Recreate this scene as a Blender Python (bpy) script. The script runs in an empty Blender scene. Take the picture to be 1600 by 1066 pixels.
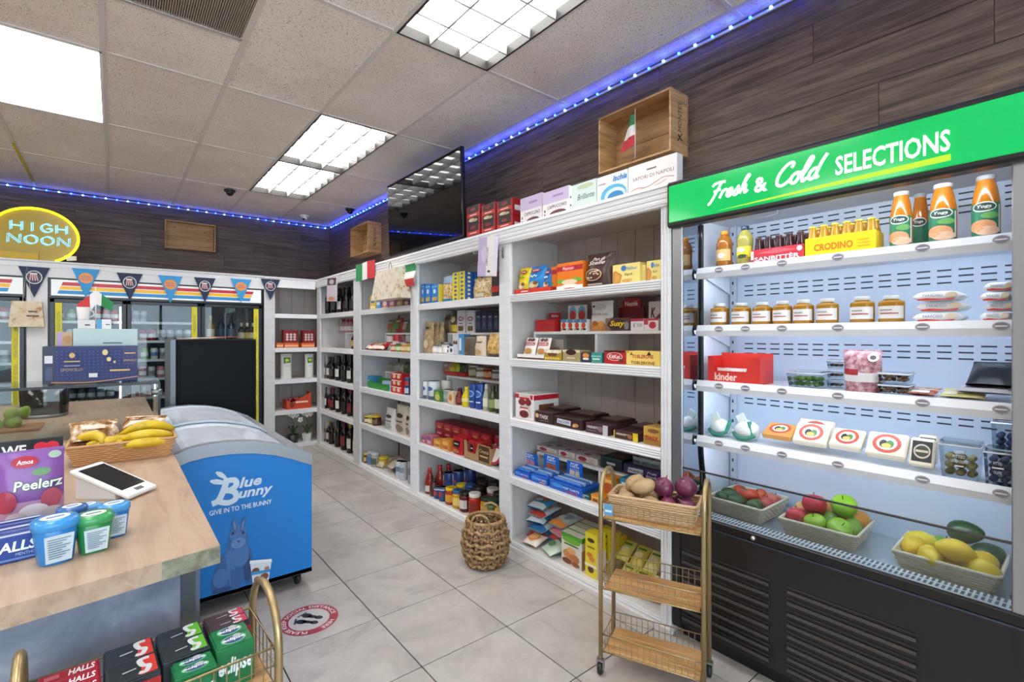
import bpy, math, random
from mathutils import Matrix, Vector
random.seed(11)
sc = bpy.context.scene
COL = sc.collection
PI = math.pi

# ------------------------------------------------------------------ camera
HC = 1.40                                   # eye height
YAW = math.atan2(622, 765)
cd = bpy.data.cameras.new('camera')
cd.sensor_width = 36.0
cd.lens = 765 / 1600 * 36.0
cd.shift_y = -0.005
cd.clip_start = 0.02
cam = bpy.data.objects.new('camera', cd)
cam.location = (0, 0, HC)
cam.rotation_euler = (PI / 2, 0, -YAW)
COL.objects.link(cam)
sc.camera = cam

# ------------------------------------------------------------------ world, view
w = bpy.data.worlds.new('world')
sc.world = w
w.use_nodes = True
w.node_tree.nodes['Background'].inputs[0].default_value = (0.78, 0.88, 1.0, 1)
w.node_tree.nodes['Background'].inputs[1].default_value = 5.5
sc.view_settings.view_transform = 'Standard'
sc.view_settings.look = 'None'
sc.view_settings.gamma = 1.0
sc.view_settings.use_curve_mapping = False
sc.view_settings.exposure = 0.5
try:
    sc.cycles.use_denoising = True
    sc.cycles.max_bounces = 10
    sc.cycles.diffuse_bounces = 7
    sc.cycles.glossy_bounces = 5
    sc.cycles.transparent_max_bounces = 24
    sc.cycles.sample_clamp_indirect = 6.0
    sc.cycles.caustics_reflective = False
    sc.cycles.caustics_refractive = False
except Exception:
    pass
LAMP = 7.2           # ceiling troffers
PANEL = 7.2          # flat led panels
FRIDGE = 22.0        # led tube under the cooler canopy
SHELFLED = 10.0      # led tubes under the cooler shelves

# ------------------------------------------------------------------ geometry of the view (where a sight line meets a plane of the room)
F0, F1 = math.sin(YAW), math.cos(YAW)
R0, R1 = math.cos(YAW), -math.sin(YAW)
def K(u):
    a = (u - 800) / 765
    return F0 + a * R0, F1 + a * R1
def y_at(u, x): k = K(u); return x * k[1] / k[0]
def x_at(u, y): k = K(u); return y * k[0] / k[1]
def z_x(u, v, x): return HC + (525 - v) / 765 * x / K(u)[0]
def z_y(u, v, y): return HC + (525 - v) / 765 * y / K(u)[1]
def on_h(u, v, z):
    d = (z - HC) / ((525 - v) / 765)
    k = K(u)
    return d * k[0], d * k[1]

# ------------------------------------------------------------------ materials
def lin(h):
    h = h.lstrip('#')
    o = []
    for i in (0, 2, 4):
        c = int(h[i:i + 2], 16) / 255
        o.append(c / 12.92 if c <= .04045 else ((c + .055) / 1.055) ** 2.4)
    return (*o, 1)
MC = {}
def mat(h, rough=.45, metal=0., emis=0., coat=0.):
    key = (h, rough, metal, emis, coat)
    if key in MC: return MC[key]
    m = bpy.data.materials.new('paint_' + h)
    m.use_nodes = True
    b = m.node_tree.nodes['Principled BSDF']
    b.inputs['Base Color'].default_value = lin(h)
    b.inputs['Roughness'].default_value = rough
    b.inputs['Metallic'].default_value = metal
    b.inputs['Coat Weight'].default_value = coat
    if emis:
        b.inputs['Emission Color'].default_value = lin(h)
        b.inputs['Emission Strength'].default_value = emis
    MC[key] = m
    return m
def dull(h, rough=.5):
    m = mat(h, rough, 0, 0, 0).copy()
    m.node_tree.nodes['Principled BSDF'].inputs['Specular IOR Level'].default_value = .12
    return m
def nodemat(name, fn):
    if name in MC: return MC[name]
    m = bpy.data.materials.new(name)
    m.use_nodes = True
    nt = m.node_tree
    fn(nt, nt.nodes['Principled BSDF'], nt.nodes, nt.links)
    MC[name] = m
    return m
def ramp(n, stops):
    r = n.new('ShaderNodeValToRGB')
    e = r.color_ramp.elements
    while len(e) < len(stops): e.new(.5)
    for i, (p, c) in enumerate(stops):
        e[i].position = p
        e[i].color = lin(c)
    return r
def coords(n, l, scale=(1, 1, 1), rand=True, kind='Object'):
    t = n.new('ShaderNodeTexCoord')
    mp = n.new('ShaderNodeMapping')
    mp.inputs['Scale'].default_value = scale
    l.new(t.outputs[kind], mp.inputs['Vector'])
    if rand:
        oi = n.new('ShaderNodeObjectInfo')
        mu = n.new('ShaderNodeMath'); mu.operation = 'MULTIPLY'; mu.inputs[1].default_value = 57.3
        l.new(oi.outputs['Random'], mu.inputs[0])
        cb = n.new('ShaderNodeCombineXYZ')
        for i in range(3): l.new(mu.outputs[0], cb.inputs[i])
        l.new(cb.outputs[0], mp.inputs['Location'])
    return mp
def noise(n, l, mp, scale, detail=5, rough=.6, dist=0):
    t = n.new('ShaderNodeTexNoise')
    t.inputs['Scale'].default_value = scale
    t.inputs['Detail'].default_value = detail
    t.inputs['Roughness'].default_value = rough
    t.inputs['Distortion'].default_value = dist
    l.new(mp.outputs[0], t.inputs['Vector'])
    return t
def mixc(n, l, a, b, f, mode='MIX'):
    m = n.new('ShaderNodeMix'); m.data_type = 'RGBA'; m.blend_type = mode
    for i, s in ((6, a), (7, b)):
        if isinstance(s, str): m.inputs[i].default_value = lin(s)
        else: l.new(s, m.inputs[i])
    if isinstance(f, (int, float)): m.inputs[0].default_value = f
    else: l.new(f, m.inputs[0])
    return m.outputs[2]
def bump(n, l, b, h, s=.2, d=.01):
    bp = n.new('ShaderNodeBump')
    bp.inputs['Strength'].default_value = s
    bp.inputs['Distance'].default_value = d
    l.new(h, bp.inputs['Height'])
    l.new(bp.outputs[0], b.inputs['Normal'])
def wood(name, dark, midc, light, stretch=(1.2, 14, 14), rough=.5, sc_=3.0, contrast=(.3, .5, .72)):
    def fn(nt, b, n, l):
        mp = coords(n, l, stretch)
        t = noise(n, l, mp, sc_, 8, .65, .6)
        r = ramp(n, list(zip(contrast, (dark, midc, light))))
        l.new(t.outputs[0], r.inputs[0])
        oi = n.new('ShaderNodeObjectInfo')
        mr = n.new('ShaderNodeMapRange')
        mr.inputs[3].default_value = .82; mr.inputs[4].default_value = 1.12
        l.new(oi.outputs['Random'], mr.inputs[0])
        mu = n.new('ShaderNodeVectorMath'); mu.operation = 'SCALE'
        l.new(r.outputs[0], mu.inputs[0]); l.new(mr.outputs[0], mu.inputs['Scale'])
        l.new(mu.outputs[0], b.inputs['Base Color'])
        b.inputs['Roughness'].default_value = rough
        bump(n, l, b, t.outputs[0], .12, .004)
    return nodemat(name, fn)
def m_floor():
    def fn(nt, b, n, l):
        mp = coords(n, l, (1, 1, 1))
        t1 = noise(n, l, mp, 3.2, 8, .62, 1.2)
        r1 = ramp(n, [(.28, '9d9690'), (.5, 'b6afa9'), (.75, 'c6c0b9')])
        l.new(t1.outputs[0], r1.inputs[0])
        t2 = noise(n, l, mp, 40, 4, .7)
        c = mixc(n, l, r1.outputs[0], t2.outputs[0], .10, 'OVERLAY')
        l.new(c, b.inputs['Base Color'])
        b.inputs['Roughness'].default_value = .33
        bump(n, l, b, t1.outputs[0], .06, .004)
    return nodemat('porcelain_tile', fn)
def m_ceil():
    def fn(nt, b, n, l):
        mp = coords(n, l, (1, 1, 1))
        t = noise(n, l, mp, 130, 3, .55, .6)
        r = ramp(n, [(.33, '857d76'), (.40, 'f4ebe4'), (.6, 'fcf4ec')])
        l.new(t.outputs[0], r.inputs[0])
        t2 = noise(n, l, mp, 1.4, 4, .6)
        r2 = ramp(n, [(.3, 'ece8e4'), (.7, 'ffffff')])
        l.new(t2.outputs[0], r2.inputs[0])
        c = mixc(n, l, r.outputs[0], r2.outputs[0], 1.0, 'MULTIPLY')
        l.new(c, b.inputs['Base Color'])
        b.inputs['Roughness'].default_value = .95
        bump(n, l, b, t.outputs[0], .5, .003)
    return nodemat('fissured_ceiling_tile', fn)
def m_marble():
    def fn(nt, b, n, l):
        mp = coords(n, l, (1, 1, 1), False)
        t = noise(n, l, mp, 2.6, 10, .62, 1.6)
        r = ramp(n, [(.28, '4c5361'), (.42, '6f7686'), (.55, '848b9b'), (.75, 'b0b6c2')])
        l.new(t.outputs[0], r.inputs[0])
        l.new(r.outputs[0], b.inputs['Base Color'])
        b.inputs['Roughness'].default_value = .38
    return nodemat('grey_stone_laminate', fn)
def m_white(name='white_paint', c='dcdad8', c2='eceae8', rough=.42):
    def fn(nt, b, n, l):
        mp = coords(n, l, (1, 1, 1), False)
        t = noise(n, l, mp, 6, 5, .6)
        r = ramp(n, [(.3, c), (.7, c2)])
        l.new(t.outputs[0], r.inputs[0])
        l.new(r.outputs[0], b.inputs['Base Color'])
        b.inputs['Roughness'].default_value = rough
    return nodemat(name, fn)
def m_mottle(name, a, b_, c, scale=40, rough=.6, contrast=(.35, .5, .65)):
    def fn(nt, b, n, l):
        mp = coords(n, l, (1, 1, 1))
        t = noise(n, l, mp, scale, 4, .6)
        r = ramp(n, list(zip(contrast, (a, b_, c))))
        l.new(t.outputs[0], r.inputs[0])
        l.new(r.outputs[0], b.inputs['Base Color'])
        b.inputs['Roughness'].default_value = rough
        bump(n, l, b, t.outputs[0], .15, .004)
    return nodemat(name, fn)
def m_glass(name='clear_glass', tint='f2f7f8', rough=.02, refl=1.0):
    if name in MC: return MC[name]
    m = bpy.data.materials.new(name); m.use_nodes = True
    n, l = m.node_tree.nodes, m.node_tree.links
    n.clear()
    o = n.new('ShaderNodeOutputMaterial')
    tr = n.new('ShaderNodeBsdfTransparent'); tr.inputs[0].default_value = lin(tint)
    gl = n.new('ShaderNodeBsdfGlossy'); gl.inputs['Roughness'].default_value = rough
    fr = n.new('ShaderNodeFresnel'); fr.inputs[0].default_value = 1.45
    mu = n.new('ShaderNodeMath'); mu.operation = 'MULTIPLY'; mu.use_clamp = True; mu.inputs[1].default_value = refl
    mx = n.new('ShaderNodeMixShader')
    l.new(fr.outputs[0], mu.inputs[0]); l.new(mu.outputs[0], mx.inputs[0])
    l.new(tr.outputs[0], mx.inputs[1]); l.new(gl.outputs[0], mx.inputs[2])
    l.new(mx.outputs[0], o.inputs[0])
    MC[name] = m
    return m
def m_frost(name='frosted_lid_glass'):
    m = m_glass(name, 'eef4fa', .1, 1.0)
    n, l = m.node_tree.nodes, m.node_tree.links
    o = [q for q in n if q.type == 'OUTPUT_MATERIAL'][0]
    mx = [q for q in n if q.type == 'MIX_SHADER'][0]
    d = n.new('ShaderNodeBsdfDiffuse'); d.inputs[0].default_value = lin('e6f0fa')
    t = n.new('ShaderNodeTexNoise'); t.inputs['Scale'].default_value = 2.2
    r = n.new('ShaderNodeMapRange'); r.inputs[1].default_value = .35; r.inputs[2].default_value = .65; r.inputs[3].default_value = .45; r.inputs[4].default_value = .62
    l.new(t.outputs[0], r.inputs[0])
    m2 = n.new('ShaderNodeMixShader')
    l.new(r.outputs[0], m2.inputs[0]); l.new(mx.outputs[0], m2.inputs[1]); l.new(d.outputs[0], m2.inputs[2])
    l.new(m2.outputs[0], o.inputs[0])
    return m
def m_liquid(h, a=.55):
    name = 'tinted_plastic_' + h + str(a)
    if name in MC: return MC[name]
    m = bpy.data.materials.new(name); m.use_nodes = True
    n, l = m.node_tree.nodes, m.node_tree.links
    b = n['Principled BSDF']
    b.inputs['Base Color'].default_value = lin(h)
    b.inputs['Roughness'].default_value = .12
    b.inputs['Alpha'].default_value = a
    MC[name] = m
    return m

# ------------------------------------------------------------------ mesh builder
FC = {}
def glyphs(s, shear=0., bold=0.):
    key = (s, shear, bold)
    if key in FC: return FC[key]
    c = bpy.data.curves.new('lettering', 'FONT')
    c.body = s; c.resolution_u = 2; c.shear = shear; c.offset = bold
    o = bpy.data.objects.new('lettering', c)
    me = bpy.data.meshes.new_from_object(o)
    vs = [(v.co.x, v.co.y) for v in me.vertices]
    fs = [tuple(p.vertices) for p in me.polygons]
    bpy.data.objects.remove(o); bpy.data.curves.remove(c); bpy.data.meshes.remove(me)
    if not vs: vs = [(0, 0), (1, 1)]
    x0 = min(v[0] for v in vs); x1 = max(v[0] for v in vs)
    y0 = min(v[1] for v in vs); y1 = max(v[1] for v in vs)
    vs = [((v[0] - x0) / max(x1 - x0, 1e-6), (v[1] - y0) / max(y1 - y0, 1e-6)) for v in vs]
    FC[key] = (vs, fs)
    return FC[key]
def smoothpath(pts, n=6, closed=False):
    P = [Vector(p) for p in pts]
    if len(P) < 3: return P
    out = []
    m = len(P)
    for i in range(m if closed else m - 1):
        p1, p2 = P[i], P[(i + 1) % m]
        p0 = P[i - 1] if (closed or i > 0) else p1
        p3 = P[(i + 2) % m] if (closed or i + 2 < m) else p2
        for k in range(n):
            t = k / n
            out.append(.5 * ((2 * p1) + (p2 - p0) * t + (2 * p0 - 5 * p1 + 4 * p2 - p3) * t * t + (3 * p1 - p0 - 3 * p2 + p3) * t ** 3))
    if not closed: out.append(P[-1])
    return out
class MB:
    def __init__(s): s.v = []; s.f = []; s.mi = []; s.sm = []; s.mats = []
    def _m(s, m):
        if m not in s.mats: s.mats.append(m)
        return s.mats.index(m)
    def add(s, vs, fs, m, smooth=False, T=None):
        o = len(s.v)
        if T is not None: vs = [T @ Vector(v) for v in vs]
        s.v += [tuple(v) for v in vs]
        k = s._m(m)
        for f in fs:
            s.f.append(tuple(i + o for i in f)); s.mi.append(k); s.sm.append(smooth)
        return s
    def box(s, x0, x1, y0, y1, z0, z1, m, b=0., T=None):
        if x0 > x1: x0, x1 = x1, x0
        if y0 > y1: y0, y1 = y1, y0
        if z0 > z1: z0, z1 = z1, z0
        if b <= 0:
            vs = [(x, y, z) for x in (x0, x1) for y in (y0, y1) for z in (z0, z1)]
            return s.add(vs, [(0, 1, 3, 2), (4, 6, 7, 5), (0, 4, 5, 1), (2, 3, 7, 6), (0, 2, 6, 4), (1, 5, 7, 3)], m, False, T)
        b = min(b, (x1 - x0) * .45, (y1 - y0) * .45, (z1 - z0) * .45)
        lo = (x0, y0, z0); hi = (x1, y1, z1)
        vs = []
        for c in range(8):
            sg = [(c >> 2) & 1, (c >> 1) & 1, c & 1]
            for a in range(3):
                p = []
                for k in range(3):
                    e = hi[k] if sg[k] else lo[k]
                    if k != a: e += -b if sg[k] else b
                    p.append(e)
                vs.append(tuple(p))
        idx = lambda i, j, k, a: (i * 4 + j * 2 + k) * 3 + a
        fs = []
        for q in (0, 1):
            o0 = [idx(q, 0, 0, 0), idx(q, 1, 0, 0), idx(q, 1, 1, 0), idx(q, 0, 1, 0)]
            o1 = [idx(0, q, 0, 1), idx(0, q, 1, 1), idx(1, q, 1, 1), idx(1, q, 0, 1)]
            o2 = [idx(0, 0, q, 2), idx(1, 0, q, 2), idx(1, 1, q, 2), idx(0, 1, q, 2)]
            for o in (o0, o1, o2): fs.append(tuple(o if q else o[::-1]))
        for p in (0, 1):
            for q in (0, 1):
                fs.append((idx(0, p, q, 1), idx(1, p, q, 1), idx(1, p, q, 2), idx(0, p, q, 2)))
                fs.append((idx(p, 0, q, 0), idx(p, 1, q, 0), idx(p, 1, q, 2), idx(p, 0, q, 2)))
                fs.append((idx(p, q, 0, 0), idx(p, q, 1, 0), idx(p, q, 1, 1), idx(p, q, 0, 1)))
        for c in range(8): fs.append((c * 3, c * 3 + 1, c * 3 + 2))
        return s.add(vs, fs, m, False, T)
    def lathe(s, prof, m, n=16, cx=0, cy=0, T=None, smooth=True, sq=None):
        vs = []; fs = []
        for r, z in prof:
            for i in range(n):
                a = 2 * PI * i / n
                ca, sa = math.cos(a), math.sin(a)
                k = 1.
                if sq: k = 1 / (abs(ca) ** sq + abs(sa) ** sq) ** (1 / sq)
                vs.append((cx + r * ca * k, cy + r * sa * k, z))
        for j in range(len(prof) - 1):
            for i in range(n):
                i2 = (i + 1) % n
                fs.append((j * n + i, j * n + i2, (j + 1) * n + i2, (j + 1) * n + i))
        s.add(vs, fs, m, smooth, T)
        if prof[0][0] > 1e-5: s.add(vs[:n], [tuple(range(n))[::-1]], m, False, T)
        if prof[-1][0] > 1e-5: s.add(vs[-n:], [tuple(range(n))], m, False, T)
        return s
    def tube(s, pts, r, m, n=6, closed=False, T=None, cap=True):
        P = [Vector(p) for p in pts]
        rs = r if isinstance(r, (list, tuple)) else [r] * len(P)
        vs = []; fs = []
        M_ = len(P); up = None
        for i in range(M_):
            a = P[i - 1] if (i > 0 or closed) else P[i]
            b = P[(i + 1) % M_] if (i < M_ - 1 or closed) else P[i]
            t = (b - a)
            t = t.normalized() if t.length > 1e-9 else Vector((0, 0, 1))
            if up is None:
                up = Vector((0, 0, 1)) if abs(t.z) < .9 else Vector((1, 0, 0))
            sd = t.cross(up)
            if sd.length < 1e-6: sd = t.cross(Vector((0, 1, .3)))
            sd.normalize(); up = sd.cross(t).normalized()
            for k in range(n):
                q = 2 * PI * k / n
                vs.append(P[i] + (sd * math.cos(q) + up * math.sin(q)) * rs[i])
        for i in range(M_ if closed else M_ - 1):
            i2 = (i + 1) % M_
            for k in range(n):
                k2 = (k + 1) % n
                fs.append((i * n + k, i * n + k2, i2 * n + k2, i2 * n + k))
        if cap and not closed:
            fs.append(tuple(range(n))[::-1]); fs.append(tuple((M_ - 1) * n + k for k in range(n)))
        return s.add(vs, fs, m, n > 4, T)
    def prism(s, poly, y0, y1, m, T=None):
        n = len(poly)
        vs = [(p[0], y0, p[1]) for p in poly] + [(p[0], y1, p[1]) for p in poly]
        fs = [tuple(range(n)), tuple(range(2 * n - 1, n - 1, -1))]
        fs += [(i, i + n, (i + 1) % n + n, (i + 1) % n) for i in range(n)]
        return s.add(vs, fs, m, False, T)
    def ball(s, rx, ry, rz, m, c=(0, 0, 0), n=14, k=9, fn=None, T=None):
        vs = []; fs = []
        for j in range(k + 1):
            th = PI * j / k
            for i in range(n):
                a = 2 * PI * i / n
                p = Vector((math.sin(th) * math.cos(a), math.sin(th) * math.sin(a), -math.cos(th)))
                if fn: p = fn(p)
                vs.append((c[0] + p[0] * rx, c[1] + p[1] * ry, c[2] + p[2] * rz))
        for j in range(k):
            for i in range(n):
                i2 = (i + 1) % n
                fs.append((j * n + i, j * n + i2, (j + 1) * n + i2, (j + 1) * n + i))
        return s.add(vs, fs, m, True, T)
    def build(s, name, parent=None, loc=(0, 0, 0), rz=0., rot=None):
        me = bpy.data.meshes.new(name)
        me.from_pydata(s.v, [], s.f)
        for m in s.mats: me.materials.append(m)
        me.polygons.foreach_set('material_index', s.mi)
        me.polygons.foreach_set('use_smooth', s.sm)
        me.update()
        return put(name, me, parent, loc, rz, rot)
def put(name, me, parent=None, loc=(0, 0, 0), rz=0., rot=None):
    o = bpy.data.objects.new(name, me)
    COL.objects.link(o)
    o.location = loc
    o.rotation_euler = rot if rot else (0, 0, rz)
    if parent: o.parent = parent
    return o
def empty(name, loc=(0, 0, 0), rz=0.):
    return put(name, None, None, loc, rz)
def struct(o): o['kind'] = 'structure'; return o
def stuff(o): o['kind'] = 'stuff'; return o
LAB = []
def tag(o, desc, cat, group=None, where=''):
    o['category'] = cat
    if group: o['group'] = group
    LAB.append((o, desc, where))
    return o

# ------------------------------------------------------------------ flat print laid on a surface
# deco entries, in fractions of the front: ('r',x0,x1,z0,z1,hex) ('e',cx,cz,rx,rz,hex) ('p',[(x,z)..],hex) ('t',text,cx,cz,w,h,hex[,shear[,bold]]) ('l',[(x,z)..],halfwidth,hex)
def prt(parent, w, h, deco, mapf, curved=False, name='printed_front', rough=.4, emis=0., eps0=.0005):
    mb = MB()
    for lv, d in enumerate(deco):
        e = eps0 + .00035 * lv
        P = lambda fx, fz: mapf((fx - .5) * w, fz * h, e)
        k = d[0]
        if k == 'r':
            _, x0, x1, z0, z1, c = d[:6]
            nx, nz = (8, 4) if curved else (1, 1)
            vs = [P(x0 + (x1 - x0) * i / nx, z0 + (z1 - z0) * j / nz) for j in range(nz + 1) for i in range(nx + 1)]
            fs = [(j * (nx + 1) + i, j * (nx + 1) + i + 1, (j + 1) * (nx + 1) + i + 1, (j + 1) * (nx + 1) + i) for j in range(nz) for i in range(nx)]
            mb.add(vs, fs, mat(c, rough, 0, emis), curved)
        elif k == 'e':
            _, cx, cz, rx, rz, c = d[:6]
            n = 16
            vs = [P(cx, cz)]
            rings = (.5, 1) if curved else (1,)
            for q in rings: vs += [P(cx + rx * q * math.cos(2 * PI * i / n), cz + rz * q * math.sin(2 * PI * i / n)) for i in range(n)]
            fs = [(0, 1 + i, 1 + (i + 1) % n) for i in range(n)]
            if curved: fs += [(1 + i, 1 + n + i, 1 + n + (i + 1) % n, 1 + (i + 1) % n) for i in range(n)]
            mb.add(vs, fs, mat(c, rough, 0, emis), curved)
        elif k == 'p':
            mb.add([P(*q) for q in d[1]], [tuple(range(len(d[1])))], mat(d[2], rough, 0, emis))
        elif k == 'l':
            pts = [Vector((q[0] * w, q[1] * h)) for q in d[1]]
            hw = d[2] * h
            if len(pts) > 2: pts = [Vector(q) for q in smoothpath([(p.x, p.y, 0) for p in pts], 5)]
            vs = []
            for i, p in enumerate(pts):
                a = pts[max(i - 1, 0)]; b = pts[min(i + 1, len(pts) - 1)]
                t = Vector((b[0] - a[0], b[1] - a[1]))
                t = t.normalized() if t.length > 1e-9 else Vector((1, 0))
                nn = Vector((-t.y, t.x)) * hw
                for sg in (1, -1): vs.append(mapf(p[0] + nn.x * sg - .5 * w, p[1] + nn.y * sg, e + .00004 * len(vs) / 50))
            fs = [(2 * i, 2 * i + 1, 2 * i + 3, 2 * i + 2) for i in range(len(pts) - 1)]
            mb.add(vs, fs, mat(d[3], rough, 0, emis))
        elif k == 't':
            _, s, cx, cz, tw, th, c = d[:7]
            vs, fs = glyphs(s, d[7] if len(d) > 7 else 0., d[8] if len(d) > 8 else 0.)
            mb.add([P(cx + (x - .5) * tw, cz + (z - .5) * th) for x, z in vs], fs, mat(c, rough, 0, emis))
    return mb.build(name, parent)
def flatmap(d): return lambda x, z, e: (x, -d / 2 - e, z)
def cylmap(R): return lambda x, z, e: ((R + e) * math.sin(x / R), -(R + e) * math.cos(x / R), z)

# ------------------------------------------------------------------ generic goods: origin at the middle of the base, front faces -Y
def carton(name, w, d, h, c, deco=(), loc=(0, 0, 0), rz=0., rough=.42, tilt=None, b=.0015, top=None, side=None):
    mb = MB().box(-w / 2, w / 2, -d / 2, d / 2, 0, h, mat(c, rough), b)
    o = mb.build(name, None, loc, rz)
    if tilt: o.rotation_euler = tilt
    if deco: prt(o, w, h, deco, flatmap(d))
    if top:
        prt(o, w, d, top, lambda x, z, e: (x, z - d / 2, h + e), name='printed_top')
    if side:
        prt(o, d, h, side, lambda x, z, e: (w / 2 + e, x, z), name='printed_side')
    return o
def pouchfn(w, d, h, seal=.1, base=.75):
    def prof(x, z):
        t = min(max(z / h, 0), 1)
        u = min(abs(2 * x / w), 1)
        top = min(1, max(0, (1 - t) / .55)) ** .6
        bot = base + (1 - base) * min(1, t / .25)
        return d / 2 * top * bot * (1 - u ** 3.2) ** .55
    return prof
def pouch(name, w, d, h, c, deco=(), loc=(0, 0, 0), rz=0., rough=.28, tilt=None, seal='same', m=None, flat=False):
    f = pouchfn(w, d, h, base=(.25 if flat else .8))
    nx, nz = 10, 9
    mm = m or mat(c, rough)
    mb = MB()
    rnd = random.Random(int(w * 1e5) + int(h * 1e5))
    jit = [[rnd.uniform(-1, 1) * .035 * d for i in range(nx + 1)] for j in range(nz + 1)]
    for sg in (-1, 1):
        vs = []
        for j in range(nz + 1):
            for i in range(nx + 1):
                x = -w / 2 + w * i / nx; z = h * j / nz
                wx = x * (1 - .04 * (1 if 0 < j < nz else 0))
                yy = f(x, z)
                vs.append((wx, sg * (yy + (jit[j][i] if 0 < i < nx and 0 < j < nz else 0)), z))
        fs = []
        for j in range(nz):
            for i in range(nx):
                q = (j * (nx + 1) + i, j * (nx + 1) + i + 1, (j + 1) * (nx + 1) + i + 1, (j + 1) * (nx + 1) + i)
                fs.append(q if sg < 0 else q[::-1])
        mb.add(vs, fs, mm, True)
    mb.box(-w / 2 * .96, w / 2 * .96, -.0012, .0012, h * .96, h * 1.02, mm)
    o = mb.build(name, None, loc, rz)
    if tilt: o.rotation_euler = tilt
    if deco: prt(o, w, h, deco, lambda x, z, e: (x * .96, -f(x, z) - e - .0012 - .05 * d, z), True, rough=rough)
    return o
def jar(name, r, h, body, lid, label=None, loc=(0, 0, 0), rz=0., deco=(), lidh=.16, n=16, neck=.86, contents=None):
    hl = h * lidh
    bm = mat(body, .12) if isinstance(body, str) else body
    mb = MB().lathe([(r * .9, 0), (r, h * .03), (r, h * .72), (r * .97, h * .78), (r * (neck * .35 + .6), h - hl * 1.35), (r * neck, h - hl)], bm, n)
    o = mb.build(name, None, loc, rz)
    k = .97 if neck > .8 else neck * 1.25
    if neck <= .8: MB().lathe([(r * neck, h - hl * 1.3), (r * neck, h - hl * .9)], bm, n).build('neck', o)
    MB().lathe([(r * k * .98, h - hl), (r * k, h - hl * .9), (r * k, h - hl * .1), (r * k * .95, h)], mat(lid, .35), n).build('lid', o)
    if label:
        lb = o
        prt(lb, 2 * r * 1.25, h, [('r', 0, 1, .18, .62, label)] + list(deco), cylmap(r), True, 'paper_label')
    return o
def bottle(name, r, h, body, cap, label, loc=(0, 0, 0), rz=0., shape='wine', deco=(), lz=(.16, .48), liquid=None, n=14, wrap=1.25):
    bm = body if not isinstance(body, str) else mat(body, .1)
    if shape == 'wine':
        pr = [(r * .9, 0), (r, h * .015), (r, h * .58), (r * .93, h * .63), (r * .62, h * .69), (r * .42, h * .74), (r * .37, h * .8), (r * .37, h * .86)]
        cp = [(r * .4, h * .8), (r * .4, h * .985), (r * .36, h)]
    elif shape == 'juice':
        pr = [(r * .9, 0), (r, h * .02), (r, h * .52), (r * .97, h * .6), (r * .82, h * .78), (r * .66, h * .9), (r * .64, h * .93)]
        cp = [(r * .68, h * .93), (r * .7, h * .94), (r * .7, h * .99), (r * .66, h)]
    elif shape == 'pet':
        pr = [(r * .85, 0), (r, h * .03), (r * .98, h * .2), (r * .9, h * .36), (r * .98, h * .5), (r, h * .66), (r * .8, h * .8), (r * .4, h * .89), (r * .38, h * .92)]
        cp = [(r * .46, h * .9), (r * .48, h * .91), (r * .48, h * .99), (r * .44, h)]
    elif shape == 'flask':
        pr = [(r * .85, 0), (r, h * .05), (r * 1.02, h * .4), (r * .97, h * .6), (r * .75, h * .76), (r * .45, h * .84), (r * .42, h * .88)]
        cp = [(r * .52, h * .87), (r * .54, h * .89), (r * .54, h * .98), (r * .5, h)]
    else:   # sauce
        pr = [(r * .9, 0), (r, h * .02), (r, h * .5), (r * .85, h * .6), (r * .5, h * .78), (r * .42, h * .86)]
        cp = [(r * .48, h * .82), (r * .5, h * .83), (r * .46, h * .98), (r * .4, h)]
    o = MB().lathe(pr, bm, n).build(name, None, loc, rz)
    MB().lathe(cp, mat(cap, .35), n).build('capsule' if shape == 'wine' else 'cap', o)
    if label:
        prt(o, 2 * r * wrap, h, [('r', 0, 1, lz[0], lz[1], label)] + list(deco), cylmap(r * (.985 if shape == 'pet' else 1.0) + .0005), True, 'paper_label')
    return o
def can(name, r, h, c, deco=(), loc=(0, 0, 0), rz=0., lid='c8c8c8', band=None):
    mb = MB().lathe([(r * .9, 0), (r, h * .03), (r, h * .95), (r * .93, h)], mat(c, .3), 14)
    o = mb.build(name, None, loc, rz)
    MB().lathe([(r * .94, h), (r * .94, h * 1.008), (r * .88, h * 1.008), (r * .88, h * .99), (.0, h * .99)], mat(lid, .3, .8), 14).build('lid', o)
    if deco: prt(o, 2 * r * 1.3, h, deco, cylmap(r), True, 'printed_label')
    return o
# =================================================================== the room
XW, YB, ZC = 2.507, 7.41, 3.03            # right wall, back wall, ceiling
XL, YF = -4.2, -3.4                       # left wall, street front
WHITE = m_white()
# ---- floor of 18 inch porcelain tiles
TS = .4575
floor = struct(MB().box(XL - .1, XW + .1, YF - .1, YB + .1, -.12, -.006, mat('3b3735', .9)).build('floor'))
tile_me = MB().box(-TS / 2 + .0026, TS / 2 - .0026, -TS / 2 + .0026, TS / 2 - .0026, -.0055, 0, m_floor(), .0012).build('floor_tile', floor)
tm = tile_me.data
first = True
for i in range(-9, 4):
    for j in range(-10, 12):
        cx = 1.012 + TS * (i + .5); cy = 1.848 + TS * (j + .5)
        if not (XL - .2 < cx < XW + .2 and YF - .2 < cy < YB + .2): continue
        if cy < -.6 and cx < -1: continue
        if cx < -1.9: continue
        if first: tile_me.location = (cx, cy, 0); first = False
        else: put('floor_tile', tm, floor, (cx, cy, 0), (i * 7 + j * 3) % 4 * PI / 2)
plain = MB()
plain.box(XL, -1.7, YF, YB, -.0056, -.001, m_floor())
plain.build('tile_field', floor)

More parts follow.
